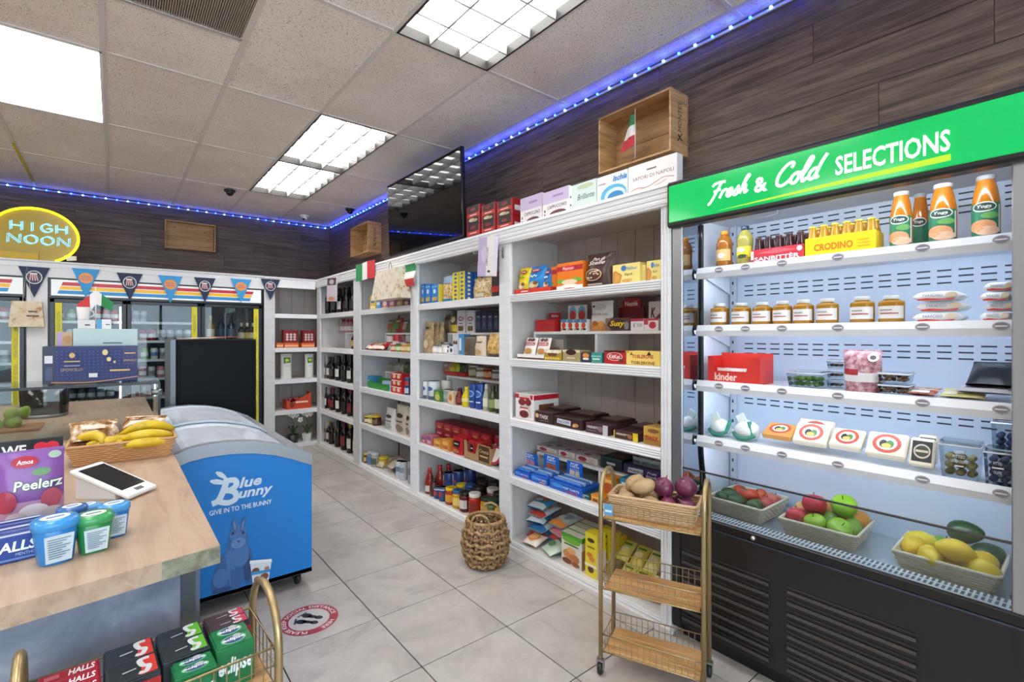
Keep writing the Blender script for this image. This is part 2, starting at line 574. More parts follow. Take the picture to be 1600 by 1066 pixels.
# ---- walls
wall_right = struct(MB().box(XW + .012, XW + .1, YF, YB + .1, 0, ZC + .1, mat('6b625b', .8)).build('wall_right'))
wall_back = struct(MB().box(XL, XW + .1, YB + .012, YB + .1, 0, ZC + .1, mat('6b625b', .8)).build('wall_back'))
wall_left = struct(MB().box(XL - .1, XL, YF, YB, 0, ZC + .1, mat('e9e5df', .8)).build('wall_left'))
PLANK = wood('dark_plank', '362a23', '62524a', '846f62', (.9, 16, 16), .6, 2.6, (.3, .5, .72))
PH, PL = .186, 1.22
pm = {}
def plank_run(parent, x, y, L, z, along):
    key = round(L, 3)
    if key not in pm:
        t = MB().box(.0008, L - .0008, 0, .012, .0008, PH - .0008, PLANK, .0012)
        o = t.build('plank', parent)
        pm[key] = o.data
    else: o = put('plank', pm[key], parent)
    o.location = (x, y, z)
    o.rotation_euler = (0, 0, 0 if along == 'x' else -PI / 2)
for r in range(5):
    z = 2.10 + r * PH
    off = (.0, .55, .2, .8, .4)[r]
    y = YB - .012 + off
    while y > -2.6:
        L = PL; top = y
        if top > YB: L = PL - (top - YB); top = YB
        plank_run(wall_right, XW, top, L, z, 'y')
        y -= PL
    x = -3.2 - off
    while x < XW:
        L = min(PL, XW - x)
        if L > .05: plank_run(wall_back, x, YB, L, z, 'x')
        x += PL
# street front: plaster with a wide shop window
wall_front = MB()
for a in ((XL, XW, 0, .3), (XL, XW, 2.8, ZC + .1), (XL, XL + .3, .3, 2.8), (XW - .3, XW, .3, 2.8)):
    wall_front.box(a[0], a[1], YF - .1, YF, a[2], a[3], mat('e9e5df', .8))
wall_front = struct(wall_front.build('wall_front'))
win = MB(); FRM = mat('2e2e30', .4)
WX0, WX1 = XL + .3, XW - .3
for k in range(6):
    x = WX0 + k * (WX1 - WX0) / 5
    win.box(x - .03, x + .03, YF - .08, YF - .02, .3, 2.8, FRM)
win.box(WX0, WX1, YF - .08, YF - .02, .3, .36, FRM).box(WX0, WX1, YF - .08, YF - .02, 2.74, 2.8, FRM)
window_1 = struct(win.build('window_1'))
MB().box(WX0, WX1, YF - .055, YF - .049, .36, 2.74, m_glass()).build('pane', window_1)

# ---- ceiling: 2 x 4 ft lay-in tiles in a T-bar grid
ceiling = struct(MB().box(XL, XW + .1, YF, YB + .1, ZC + .06, ZC + .14, mat('77706a', .9)).build('ceiling'))
GX, GY, GX0, GY0 = .61, 1.228, -.049, 3.66
CT = m_ceil()
def lay(o_me, name, x0, x1, y0, y1):
    key = (round(x1 - x0, 3), round(y1 - y0, 3))
    if key not in o_me:
        o = MB().box(-(x1 - x0) / 2 + .006, (x1 - x0) / 2 - .006, -(y1 - y0) / 2 + .006, (y1 - y0) / 2 - .006, .004, .02, CT).build(name, ceiling)
        o_me[key] = o.data
    else: o = put(name, o_me[key], ceiling)
    o.location = ((x0 + x1) / 2, (y0 + y1) / 2, ZC)
    return o
cm = {}
LIGHTS = {(2, -2), (2, 0), (2, 1), (-1, 0), (2, -4), (-1, -2), (-1, -4), (-4, 0), (-4, -2), (-4, -4)}
VENT = (0, -1)
for i in range(-7, 5):
    for j in range(-6, 4):
        x0 = GX0 + GX * i; x1 = min(x0 + GX, XW); y0 = GY0 + GY * j; y1 = min(y0 + GY, YB)
        x0 = max(x0, XL); y0 = max(y0, YF)
        if x1 - x0 < .05 or y1 - y0 < .05: continue
        if (i, j) in LIGHTS: continue
        if (i, j) == VENT: y0 += GY / 2
        if x1 < -1.3 and y1 < 1: pass
        lay(cm, 'ceiling_tile', x0, x1, y0, y1)
BAR = mat('d8d1ca', .6)
for i in range(-7, 5):
    x = GX0 + GX * i
    if XL < x < XW: MB().box(x - .0125, x + .0125, YF, YB, -.003, .006, BAR).box(x - .003, x + .003, YF, YB, .006, .03, BAR).build('grid_bar', ceiling, (0, 0, ZC))
for j in range(-6, 5):
    y = GY0 + GY * j
    if YF < y < YB: MB().box(XL, XW, y - .0125, y + .0125, -.0025, .006, BAR).build('grid_bar', ceiling, (0, 0, ZC))
MB().box(GX0, GX0 + GX, GY0 - GY / 2 - .0125, GY0 - GY / 2 + .0125, -.002, .006, BAR).build('grid_bar', ceiling, (0, 0, ZC))
MB().box(XW - .022, XW, YF, YB, -.004, .0, BAR).box(XL, XW, YB - .022, YB, -.004, 0, BAR).build('wall_angle', ceiling, (0, 0, ZC))
# yellow strip added to colour a length of one grid bar
yt = MB().box(-.012, .012, -.75, .75, -.0045, -.0032, mat('c9bd2a', .5)).build('yellow_bar_strip', None, (GX0 - GX, 6.6, ZC))
tag(yt, 'thin yellow strip added along a ceiling grid bar', 'tape')
# return air grille
vg = empty('air_grille', (GX0 + GX / 2, GY0 - GY * .75, ZC))
tag(vg, 'dusty square return air grille in the ceiling', 'vent')
MB().box(-.295, .295, -.295, .295, .012, .02, mat('857b72', .8)).build('backing', vg)
b = MB()
for k in range(-29, 30): b.box(k * .01 - .0018, k * .01 + .0018, -.29, .29, 0, .012, mat('b3a99f', .6))
stuff(b.build('fins', vg))
MB().box(-.3, .3, -.3, -.285, -.002, .012, BAR).box(-.3, .3, .285, .3, -.002, .012, BAR).box(-.3, -.285, -.3, .3, -.002, .012, BAR).box(.285, .3, -.3, .3, -.002, .012, BAR).build('frame', vg)

# ---- ceiling lights
WH = mat('f4f4f2', .5)
LENS = mat('fffdfa', .5, 0, LAMP); FLAT = mat('fffdfb', .5, 0, PANEL)
names = {(2, -2): 'parabolic louvre ceiling light nearest the camera, above the aisle', (2, 0): 'longer-looking louvred ceiling light in the middle of the ceiling',
         (2, 1): 'louvred ceiling light farthest back, before the wood wall', (-1, 0): 'bright flat white ceiling panel at the left edge'}
def troffer(i, j, flat):
    x = GX0 + GX * (i + .5); y = GY0 + GY * (j + .5)
    t = empty('ceiling_light', (x, y, ZC))
    tag(t, names.get((i, j), 'ceiling light behind the camera'), 'ceiling light', 'ceiling lights')
    X, Y = GX / 2 - .004, GY / 2 - .004
    if flat:
        MB().box(-X + .006, X - .006, -Y + .006, Y - .006, -.002, .006, FLAT).build('diffuser', t)
        f = MB()
        for s in (-1, 1):
            f.box(s * X, s * (X - .014), -Y, Y, -.004, .008, WH).box(-X, X, s * Y, s * (Y - .014), -.004, .008, WH)
        f.build('frame', t)
        return
    f = MB(); DK = mat('2a2826', .5)
    for s in (-1, 1):
        f.box(s * X, s * (X - .012), -Y, Y, -.006, .05, DK).box(-X, X, s * Y, s * (Y - .012), -.006, .05, DK)
    f.build('frame', t)
    MB().box(-X + .012, X - .012, -Y + .012, Y - .012, .052, .058, LENS).build('diffuser', t)
    BL = mat('a4a4a4', .4)
    def blade(L, ax):
        n = 8; prof = [(-.004, 0), (.004, 0), (.010, .048), (-.010, .048)]
        vs = []
        for q in (-L / 2, L / 2):
            for p, z in prof: vs.append((p, q, z) if ax == 'y' else (q, p, z))
        return MB().add(vs, [(0, 1, 2, 3), (7, 6, 5, 4), (0, 4, 5, 1), (1, 5, 6, 2), (2, 6, 7, 3), (3, 7, 4, 0)], BL)
    for k in (-1, 1): blade(2 * Y - .024, 'y').build('louvre_blade', t, (k * X / 3, 0, 0))
    for k in range(1, 6): blade(2 * X - .024, 'x').build('louvre_blade', t, (0, -Y + k * Y / 3, .0008))
for (i, j) in sorted(LIGHTS): troffer(i, j, i != 2)

# ---- blue led rope round the top of the wood walls
led = empty('led_rope', (XW - .03, YB - .03, ZC - .035))
tag(led, 'glowing blue led light rope along the top of the walls', 'rope light')
CLR = m_glass('rope_plastic', 'dfe8ff', .2)
MB().tube([(-4.2, .012, 0), (0, .012, 0)], .008, mat('b6bccf', .3), 6).tube([(.012, 0, 0), (.012, -8.2, 0)], .008, mat('b6bccf', .3), 6).build('rope', led)
BLUE = mat('1030ff', .4, 0, 60.); CORE = mat('4a74ff', .4, 0, 34.)
lm = MB().ball(.0075, .0075, .0075, BLUE, (0, 0, 0), 6, 4).build('led', led, (-.05, 0, 0))
cm_ = MB().ball(.008, .008, .008, CORE, (0, 0, 0), 6, 4)
core_me = cm_.build('led', led, (-.05, -.012, 0)).data
k = 0
for s in range(1, 42): put('led', core_me if s % 2 else lm.data, led, (-.05 - s * .1, -.004, 0))
for s in range(1, 80): put('led', core_me if s % 2 else lm.data, led, (-.004, -.03 - s * .1, 0))

# ---- ceiling cameras
def dome(u, v, dark, desc):
    x, y = on_h(u, v, ZC - .03)
    t = empty('security_camera', (x, y, ZC - .003))
    tag(t, desc, 'camera')
    c1 = mat('1c1c1e', .35) if dark else mat('e8e6e3', .4)
    MB().lathe([(0, -.022), (.052, -.022), (.058, -.012), (.058, -.0005)][::1], c1, 18).build('base', t)
    MB().ball(.04, .04, .042, mat('101012', .1) if dark else c1, (0, 0, -.024), 14, 8).build('dome', t)
    if not dark: MB().lathe([(.0, -.02), (.016, -.016), (.02, 0)], mat('15161a', .1), 12, T=Matrix.Translation((-.016, -.03, -.048)) @ Matrix.Rotation(.9, 4, 'X')).build('lens', t)
dome(359, 301, True, 'black dome camera on the ceiling by the far light')
dome(476, 340, False, 'white ball security camera near the back corner')
dome(547, 330, True, 'small black dome camera above the corner crate')

# =================================================================== built-in white shelving along the right wall
XS = 2.016; XBK = 2.492
SH = {'A': 1.671, 'B': 1.252, 'C': .862, 'D': .481, 'E': .057}
POST = [(1.303, 1.36), (2.50, 2.618), (3.766, 3.894), (5.03, 5.21), (6.317, 6.44)]
GR = wood('white_washed_wood', 'dededf', 'e7e7e8', 'ededee', (14, 1.1, 14), .45, 2.0, (.25, .5, .7))
GRX = wood('white_washed_wood_x', 'dededf', 'e7e7e8', 'ededee', (1.1, 14, 14), .45, 2.0, (.25, .5, .7))
SIDE = m_white('pale_grey_board', 'd0ccc9', 'dad6d3', .6)
BACKP = m_white('taupe_back_board', 'b9aea6', 'c6bbb3', .7)
su = empty('shelving_unit', (XS, 3.85, 0))
tag(su, 'long white built-in shelving unit with five shelves along the right wall', 'shelves')
def sub(mb, name): return mb.build(name, su, (-XS, -3.85, 0))
for k, (a, c) in enumerate(POST):
    p = MB().box(XS, XS + .022, a, c, 0, 2.01, GR, .002)
    if k == 0:
        for q in range(3): p.box(XS - .004, XS, a + .008 + q * .017, a + .018 + q * .017, .0, 2.01, GR, .0015)
    sub(p, 'post')
    sub(MB().box(XS + .022, XBK, (a + c) / 2 - .02 if k else a + .01, (a + c) / 2 + .02 if k else c, 0, 2.06, SIDE), 'partition')
for k in range(4):
    y0, y1 = POST[k][1] - (.0 if k else .0), POST[k + 1][0]
    for s, z in SH.items():
        th = .053 if s != 'E' else .057
        sub(MB().box(XS + .022, XBK, y0 - .05 * (k > 0), y1 + .04, z - th + .012, z, SIDE), 'shelf')
        lp = MB().box(XS + .001, XS + .022, y0, y1, z - th, z, GR, .002)
        if k == 0:
            for q in range(4): lp.box(XS - .003, XS + .001, y0, y1, z - th + .004 + q * .012, z - th + .012 + q * .012, GR, .0015)
        sub(lp, 'shelf_lip')
    nb = 9
    for q in range(nb):
        a = y0 - .04 + (y1 - y0 + .08) * q / nb; c = y0 - .04 + (y1 - y0 + .08) * (q + 1) / nb
        sub(MB().box(XBK, XBK + .014, a + .001, c - .001, .0, 2.06, BACKP, .002), 'back_board')
sub(MB().box(XS - .012, XS + .022, 1.303, 6.44, 2.01, 2.10, GR, .003).box(XS - .02, XS + .022, 1.303, 6.46, 2.098, 2.116, GR, .002).box(XS + .022, XBK + .014, 1.303, 6.44, 2.06, 2.098, SIDE), 'crown_board')
b = MB()
for q in range(3): b.box(XS - .016, XS - .012, 1.303, 6.44, 2.02 + q * .026, 2.036 + q * .026, GR, .0015)
sub(b, 'crown_reed')
sub(MB().box(XS - .012, XS + .0, 1.303, 6.44, 0, .03, SIDE, .002), 'plinth')
# inner risers (small white benches) on some shelves
def riser(bay, s, ztop, sb, y0=None, y1=None, desc=''):
    z0 = SH[s]
    a = POST[4 - bay][1] + .006 if y0 is None else y0
    c = POST[4 - bay + 1][0] - .006 if y1 is None else y1
    o = empty('shelf_riser', (XS + sb, (a + c) / 2, z0))
    tag(o, 'low white step riser standing', 'riser', 'inner shelf risers', where(bay, s))
    L = (c - a) / 2
    dd = XBK - XS - sb - .004
    MB().box(0, dd, -L, L, ztop - z0 - .018, ztop - z0, WHITE, .002).build('top', o)
    MB().box(.004, dd, L - .016, L, 0, ztop - z0 - .018, WHITE).build('support', o)
    MB().box(.004, dd, -L, -L + .016, 0, ztop - z0 - .018, WHITE).build('support', o)
    MB().box(.004, dd, -.009, .009, 0, ztop - z0 - .018, WHITE).build('support', o)
BN = {4: 'nearest bay', 3: 'pasta bay', 2: 'third bay', 1: 'wine bay', 0: 'corner shelves'}
SN = {'A': 'top shelf', 'B': 'second shelf', 'C': 'middle shelf', 'D': 'fourth shelf', 'E': 'bottom shelf'}
def where(bay, s): return ', %s %s' % (BN[bay], SN[s])
RZB = {(4, 'B'): 1.428, (4, 'D'): .62, (3, 'B'): 1.425, (3, 'C'): 1.062, (2, 'B'): 1.43, (2, 'C'): 1.03, (1, 'B'): 1.44}
riser(4, 'B', RZB[4, 'B'], .17, None, 2.46)
riser(4, 'D', RZB[4, 'D'], .20, None, 2.46)
riser(3, 'B', RZB[3, 'B'], .2, None, 3.60)
riser(3, 'C', RZB[3, 'C'], .2, None, 3.62)
riser(2, 'B', RZB[2, 'B'], .2, None, 4.85)
riser(2, 'C', RZB[2, 'C'], .2, None, 4.85)
riser(1, 'B', RZB[1, 'B'], .2, None, 6.0)

# ---- corner shelving on the back wall
XC0, XC1, YC = 1.40, 1.52, 6.44
cu = empty('corner_shelving', (1.9, YC, 0))
tag(cu, 'narrow white built-in shelves in the back corner', 'shelves')
def cub(mb, name): return mb.build(name, cu, (-1.9, -YC, 0))
cub(MB().box(XC0, XC1, YC, YC + .03, 0, 2.01, GRX, .002), 'post')
cub(MB().box(XC1 - .03, XC1, YC + .03, YC + .5, 0, 2.0, SIDE), 'partition')
for s, z in SH.items():
    cub(MB().box(XC1, XBK, YC + .02, YC + .5, z - .045, z, SIDE), 'shelf')
    cub(MB().box(XC1, XS + .02, YC, YC + .02, z - .053, z, GRX, .002), 'shelf_lip')
for q in range(6):
    a = XC1 + (XBK - XC1) * q / 6
    cub(MB().box(a + .001, a + (XBK - XC1) / 6 - .001, YC + .5, YC + .514, 0, 2.06, BACKP, .002), 'back_board')
cub(MB().box(XBK, XBK + .012, YC, YC + .5, 0, 2.06, BACKP), 'side_board')
cub(MB().box(XC0, XS - .02, YC - .012, YC + .03, 1.99, 2.10, GRX, .003).box(XC0, XS - .02, YC - .02, YC + .03, 2.098, 2.116, GRX, .002).box(XC0, XBK, YC + .03, YC + .514, 2.06, 2.098, SIDE), 'crown_board')

# ---- ledge beam above the drinks coolers
lb = empty('ledge_beam', (0, YC, 1.96))
tag(lb, 'white moulded ledge beam running above the drinks coolers', 'ledge')
MB().box(-2.6, XC0 - .002, -.012, .10, 0, .14, GRX, .003).build('fascia', lb)
MB().box(-2.6, XC0 - .002, -.022, .10, .14, .158, GRX, .002).build('moulding', lb)
MB().box(-2.6, XC0 - .002, .10, .94, .12, .155, SIDE).build('ledge_top', lb)
# =================================================================== open-front cooler on the right
BLK = mat('1d1b1b', .42); BLK2 = mat('121112', .35); STEEL = mat('a9abad', .3, .85); FWH = mat('dfe4ea', .35)
FY0, FY1, FX = .135, 1.296, 2.016
fr = empty('open_cooler', (FX, (FY0 + FY1) / 2, 0))
tag(fr, 'tall black open-front refrigerated display cooler with lit green header', 'cooler')
FC_ = (FY0 + FY1) / 2
def fb(mb, name, parent=None):
    if parent: return mb.build(name, parent)
    return mb.build(name, fr, (-FX, -FC_, 0))
XBI = XBK - .01
fb(MB().box(XBI + .002, XW - .001, FY0, FY1, .06, 2.07, FWH), 'back_shell')
bp = fb(MB().box(XBI - .012, XBI + .002, FY0 + .03, FY1 - .03, .56, 2.0, mat('c9d4e2', .4)), 'back_panel')
sl = MB(); DKS = mat('2b3542', .5)
for (z0, rows) in ((1.86, 4), (1.60, 3), (1.31, 3), (1.06, 3)):
    for r in range(rows):
        for k in range(17):
            y = FY1 - .12 - k * .062
            z = z0 + r * .024
            sl.box(XBI - .0135, XBI - .012, y - .042, y, z, z + .006, DKS)
stuff(fb(sl, 'vent_slots'))
for y in (FY1 - .07, FY0 + .07):
    p = MB().box(XBI - .035, XBI - .012, y - .014, y + .014, .6, 2.0, mat('b9c2cc', .4), .002)
    for k in range(26): p.box(XBI - .0362, XBI - .035, y - .004, y + .004, .66 + k * .05, .675 + k * .05, DKS)
    fb(p, 'shelf_upright')
# end walls: mirror glazed inside, pale plastic frame, rounded dark gasket
MIR = mat('c3ccd4', .04, 1.0)
for sgn, yi, yo in ((1, FY1 - .04, FY1), (-1, FY0 + .04, FY0)):
    fb(MB().box(FX + .0, XBI, yi, yo, .06, 2.0, BLK), 'end_wall')
    fb(MB().box(FX + .012, FX + .16, yi - sgn * .004, yi, .66, 1.95, MIR), 'end_mirror')
    fb(MB().box(FX + .185, XBI, yi - sgn * .004, yi, .6, 1.98, FWH), 'end_liner')
    pts = [(FX + .17, yi - sgn * .01, z) for z in (1.93, 1.5, 1.1, .85)] + [(FX + .19, yi - sgn * .01, .70), (FX + .15, yi - sgn * .01, .645), (FX + .03, yi - sgn * .01, .63)]
    fb(MB().tube(smoothpath(pts, 5), .009, BLK2, 6), 'gasket')
    fb(MB().box(FX - .004, FX + .012, min(yi - sgn * .012, yo), max(yi - sgn * .012, yo), .6, 2.0, STEEL, .003), 'end_trim')
# canopy and header sign
fb(MB().box(FX + .02, XW - .001, FY0, FY1, 1.98, 2.09, BLK), 'canopy')
fb(MB().box(FX + .03, XBI, FY0 + .04, FY1 - .04, 1.955, 1.98, FWH), 'canopy_liner')
HS0, HS1 = 1.898, 2.106
fb(MB().box(FX - .035, FX + .03, FY0 - .03, FY1 + .01, HS0, HS1, BLK2, .008), 'header_frame')
GREEN = nodemat('backlit_green', lambda nt, b, n, l: (b.inputs['Base Color'].__setattr__('default_value', lin('06a552')), b.inputs['Emission Color'].__setattr__('default_value', lin('00c864')), b.inputs['Emission Strength'].__setattr__('default_value', .34), b.inputs['Roughness'].__setattr__('default_value', .12)))
W_, H_ = FY1 - FY0, HS1 - HS0 - .04
sign = MB().box(FX - .039, FX - .03, FY0 - .018, FY1 - .004, HS0 + .02, HS1 - .02, GREEN, .003)
sign = fb(sign, 'header_sign')
# script lettering drawn as strokes
SL = {'F': [[(.0, 1.75), (.15, 2.05), (.7, 2.15), (1.25, 2.1)], [(.85, 2.05), (.62, 1.2), (.35, .2), (.1, -.45), (-.1, -.5)], [(.25, 1.0), (.6, 1.12), (.95, 1.15)]],
      'r': [[(0, .0), (.1, .6), (.2, 1.0)], [(.08, .5), (.3, .95), (.5, 1.0), (.58, .85)]],
      'e': [[(.05, .42), (.4, .55), (.5, .85), (.32, 1.0), (.08, .7), (.08, .2), (.32, 0), (.62, .3)]],
      's': [[(-.05, .15), (.3, .8), (.38, 1.08), (.45, .7), (.5, .3), (.3, .0), (.05, .1)]],
      'h': [[(0, 0), (.12, .7), (.35, 1.6), (.55, 2.1), (.4, 2.15), (.22, 1.5), (.05, .3)], [(.05, .35), (.3, .95), (.46, .9), (.42, .3), (.52, .02), (.75, .3)]],
      'C': [[(.85, 1.6), (.95, 1.95), (.75, 2.15), (.4, 1.85), (.1, 1.1), (.12, .3), (.45, 0), (.8, .2), (1.05, .55)]],
      'o': [[(.35, 1.0), (.1, .75), (.06, .25), (.3, .0), (.52, .3), (.5, .8), (.35, 1.0), (.6, .9), (.75, 1.0)]],
      'l': [[(0, .3), (.3, 1.2), (.48, 2.0), (.36, 2.2), (.2, 1.7), (.1, .6), (.2, .0), (.45, .25)]],
      'd': [[(.5, .85), (.3, 1.0), (.06, .65), (.08, .15), (.3, .02), (.52, .5)], [(.85, 2.15), (.65, 1.5), (.5, .5), (.52, .05), (.7, .2)]]}
def script(word, x, z, sx, sz, adv, shear=.2):
    out = []
    for ch in word:
        for st in SL[ch]: out.append([(x + (p[0] + shear * p[1]) * sx, z + p[1] * sz) for p in st])
        x += adv.get(ch, .68) * sx
    return out
dec = [('p', [(.20, .06), (.846, .10), (.846, .22), (.5, .14)], 'a5e021')]
for st in script('Fresh', .176, .36, .037, .185, {'F': 1.05, 'r': .62}): dec.append(('l', st, .032, 'f7fff9'))
for st in script('Cold', .405, .32, .0455, .22, {'C': 1.0, 'l': .5}): dec.append(('l', st, .034, 'f7fff9'))
dec.append(('t', '&', .362, .46, .045, .36, 'f7fff9', 0, .03))
dec.append(('t', 'SELECTIONS', .7145, .47, .263, .40, 'f7fff9', 0, .02))
so = prt(sign, W_, H_, dec, lambda x, z, e: (FX - .0395 - e, FC_ - x, HS0 + .02 + z), False, 'lettering', .3, .45)
# led tube under the canopy
fb(MB().box(FX + .032, FX + .046, FY0 + .05, FY1 - .05, 1.938, 1.955, mat('eaf3ff', .4, 0, FRIDGE)), 'led_tube')
hk = MB().tube([(FX + .02, .94, 1.905), (FX + .02, .94, 1.885), (FX + .02, .9, 1.878), (FX + .02, .84, 1.885), (FX + .02, .84, 1.905)], .003, mat('dfe3e6', .3))
fb(hk, 'blind_pull')
# shelves
SX = 2.13
FSH = [1.712, 1.444, 1.186, .926]
for z in FSH:
    fb(MB().box(SX + .012, XBI - .014, FY0 + .05, FY1 - .05, z - .018, z, FWH, .002), 'shelf')
    pr = [(SX + .03, z - .045), (SX + .004, z - .045), (SX - .004, z - .02), (SX + .006, z + .006), (SX + .018, z + .006), (SX + .018, z - .02)]
    L0, L1 = FY0 + .052, FY1 - .055
    fb(MB().box(SX + .032, SX + .044, L0 + .01, L1 - .01, z - .034, z - .019, mat('e6f1ff', .4, 0, SHELFLED)), 'shelf_led')
    vs = [(x, y, zz) for y in (L0, L1) for x, zz in pr]
    n = len(pr)
    lip = fb(MB().add(vs, [tuple(range(n)), tuple(range(2 * n - 1, n - 1, -1))] + [(i, i + n, (i + 1) % n + n, (i + 1) % n) for i in range(n)], mat('e9ecf1', .3)), 'price_rail')
    for yy in (1.13, 1.01, .86, .66, .41, .22):
        st = MB()
        for (rr, col, dz) in ((.0165, 'b7b3ba', 0), (.013, '8d8790', .0004)):
            st.add([(-.0004 - dz, rr * 1.25 * math.cos(q * PI / 8), rr * .85 * math.sin(q * PI / 8)) for q in range(16)], [tuple(range(16))], mat(col, .3))
        st.add([(-.0013, -.014, -.002), (-.0013, .014, -.002), (-.0013, .014, .0028), (-.0013, -.014, .0028)], [(0, 1, 2, 3)], mat('eceaf0', .3))
        st.build('oval_sticker', lip, (SX - .0035, yy, z - .014))
    for y in (FY1 - .055, FY0 + .055):
        fb(MB().prism([(SX + .03, z - .02), (XBI - .04, z - .02), (XBI - .04, z - .10)], y - .003, y + .003, FWH), 'bracket')
# lower well, air grille, glass upstand, black base
fb(MB().box(SX - .02, XBI, FY0 + .04, FY1 - .04, .555, .575, mat('c2c9d1', .35, .4)), 'deck')
g = MB().box(FX + .012, SX - .02, FY0 + .04, FY1 - .04, .585, .597, mat('eef1f4', .35))
g = fb(g, 'air_grille')
hl = MB()
for k in range(70):
    y = FY1 - .06 - k * .0153
    for q in range(2):
        x = FX + .03 + q * .036
        hl.box(x, x + .026, y - .008, y, .597, .5978, mat('5b6b77', .5))
stuff(fb(hl, 'grille_holes'))
fb(MB().box(FX + .002, FX + .008, FY0 + .04, FY1 - .04, .60, .795, m_glass('cooler_glass', 'eef4f6')), 'front_glass')
fb(MB().box(FX + .0, FX + .01, FY0 + .04, FY1 - .04, .795, .801, mat('4a4643', .3, .6)), 'glass_edge')
fb(MB().box(FX - .008, FX + .012, FY0, FY1, .565, .60, BLK2, .004), 'bumper')
fb(MB().box(FX - .002, FX + .002, FY0, FY1, .556, .562, mat('4c5668', .3, .5)), 'edge_line')
fb(MB().box(FX + .004, XBI, FY0, FY1, .08, .565, BLK, .003), 'base_body')
fb(MB().box(FX + .06, XBI, FY0 + .02, FY1 - .02, .0, .08, BLK2), 'kick_plate')
fb(MB().lathe([(.0, 0), (.008, 0), (.008, .01), (0, .012)], mat('d8d4cf', .3, .6), 10, T=Matrix.Translation((FX - .008, .92, .583)) @ Matrix.Rotation(-PI / 2, 4, 'Y')), 'lock')
LV = mat('3d3633', .5)
for (y0, y1, ks) in ((.86, 1.25, range(8)), (.40, .80, range(8))):
    for k in ks:
        z = .42 - k * .043
        m_ = MB().box(FX - .0015, FX + .004, y0, y1, z, z + .012, BLK2, .002)
        m_.add([(FX - .001, y0 + .004, z - .002), (FX - .001, y1 - .004, z - .002), (FX - .005, y1 - .004, z - .013), (FX - .005, y0 + .004, z - .013)], [(0, 1, 2, 3)], LV)
        m_.add([(FX - .005, y1 - .004, z - .013), (FX - .005, y0 + .004, z - .013), (FX + .004, y0 + .004, z - .016), (FX + .004, y1 - .004, z - .016)], [(0, 1, 2, 3)], LV)
        fb(m_, 'louvre')

# =================================================================== drinks coolers at the back
CAN_C = [('c8ccd0', '8b8f95'), ('d9dde0', 'b33038'), ('d24650', 'f0f0f0'), ('6fae3e', 'f2f2f2'), ('e8e8e6', '4a6ea0'), ('2c6e4f', 'e2e2e2')]
RACK = [1.545, 1.345, 1.145, .945, .745]
CB = mat('15161a', .3); YEL = mat('e3d514', .45)
def drink_cooler(x0, x1, doors, desc, stripes, racks=()):
    c = empty('drinks_cooler', ((x0 + x1) / 2, YC, 0))
    tag(c, desc, 'cooler', 'glass door drinks coolers')
    X = (x1 - x0) / 2
    MB().box(-X, X, .03, .035 + .62, 0, .12, CB).build('base', c)
    MB().box(-X, X, .62, .66, .12, 1.955, mat('59626b', .6)).build('back_panel', c)
    for s in (-1, 1): MB().box(s * X, s * (X - .03), .03, .62, .12, 1.955, CB).build('side_panel', c)
    MB().box(-X, X, .03, .62, 1.93, 1.955, CB).build('top_panel', c)
    MB().box(-X, X, .0, .03, 1.765, 1.958, CB, .003).build('header_frame', c)
    hp = MB().box(-X + .02, X - .02, -.006, .002, 1.79, 1.945, mat('eef0ef', .35, 0, .12)).build('header_panel', c)
    prt(hp, 2 * X - .04, .155, stripes, lambda x, z, e: (x, -.006 - e, 1.79 + z), False, 'stripes', .35, .1)
    for dn, (a, bb, ystrip, hside) in enumerate(doors):
        a -= (x0 + x1) / 2; bb -= (x0 + x1) / 2
        d = MB()
        d.box(a, a + .035, .0, .028, .12, 1.76, CB, .003).box(bb - .035, bb, .0, .028, .12, 1.76, CB, .003).box(a, bb, .0, .028, 1.725, 1.76, CB, .003).box(a, bb, .0, .028, .12, .17, CB, .003)
        d = d.build('door', c)
        MB().box(a + .03, bb - .03, .012, .018, .17, 1.73, m_glass('door_glass', 'f2f6f7', .02, .9)).build('pane', d)
        if ystrip:
            ys = a + .037 if ystrip < 0 else bb - .037 - .05
            s_ = MB().box(ys, ys + .05, .006, .0105, .17, 1.722, YEL).build('yellow_strip', d)
            mb = MB()
            for q in range(6):
                vs, fs = glyphs('HIGH NOON', 0, .01)
                mb.add([(ys + .04 - y_ * .028, .0052, .2 + q * .25 + x_ * .18) for x_, y_ in vs], fs, mat('9a9a52', .5))
            mb.build('lettering', s_)
        MB().tube([(a + .018 if hside < 0 else bb - .018, -.004, .8), (a + .018 if hside < 0 else bb - .018, -.03, .84), (a + .018 if hside < 0 else bb - .018, -.03, 1.16), (a + .018 if hside < 0 else bb - .018, -.004, 1.2)], .009, BLK2, 6).build('handle', d)
        for z in (racks[dn] if dn < len(racks) else RACK):
            r = MB().box(a + .03, bb - .03, .07, .58, z - .008, z, mat('dfe6ea', .4)).box(a + .03, bb - .03, .062, .07, z - .02, z + .006, mat('e9eef1', .4))
            r.build('rack', c)
        MB().box(bb - .055, bb - .04, .04, .05, .2, 1.7, mat('f3f8ff', .4, 0, 2.4)).build('led_tube', c)
    return c
def stripe(x0, x1):
    # three slanted bands with cut ends
    o = []
    for q, col in enumerate(('1f86c4', 'f0b820', 'c3222e')):
        z0 = .12 + q * .26; z1 = z0 + .22
        sl_ = .03
        o.append(('p', [(x0 + sl_ * z0, z0), (x1 - .0 + sl_ * z0, z0), (x1 + sl_ * z1, z1), (x0 + sl_ * z1, z1)], col))
    return o
drink_cooler(-.488, 1.385, [(-.478, .10, -1, 1), (.105, .755, 1, -1), (.76, 1.375, 1, -1)], 'black three-door drinks cooler with red yellow and blue stripes above', stripe(.02, .93), (RACK, RACK, (1.335, .985, .6)))
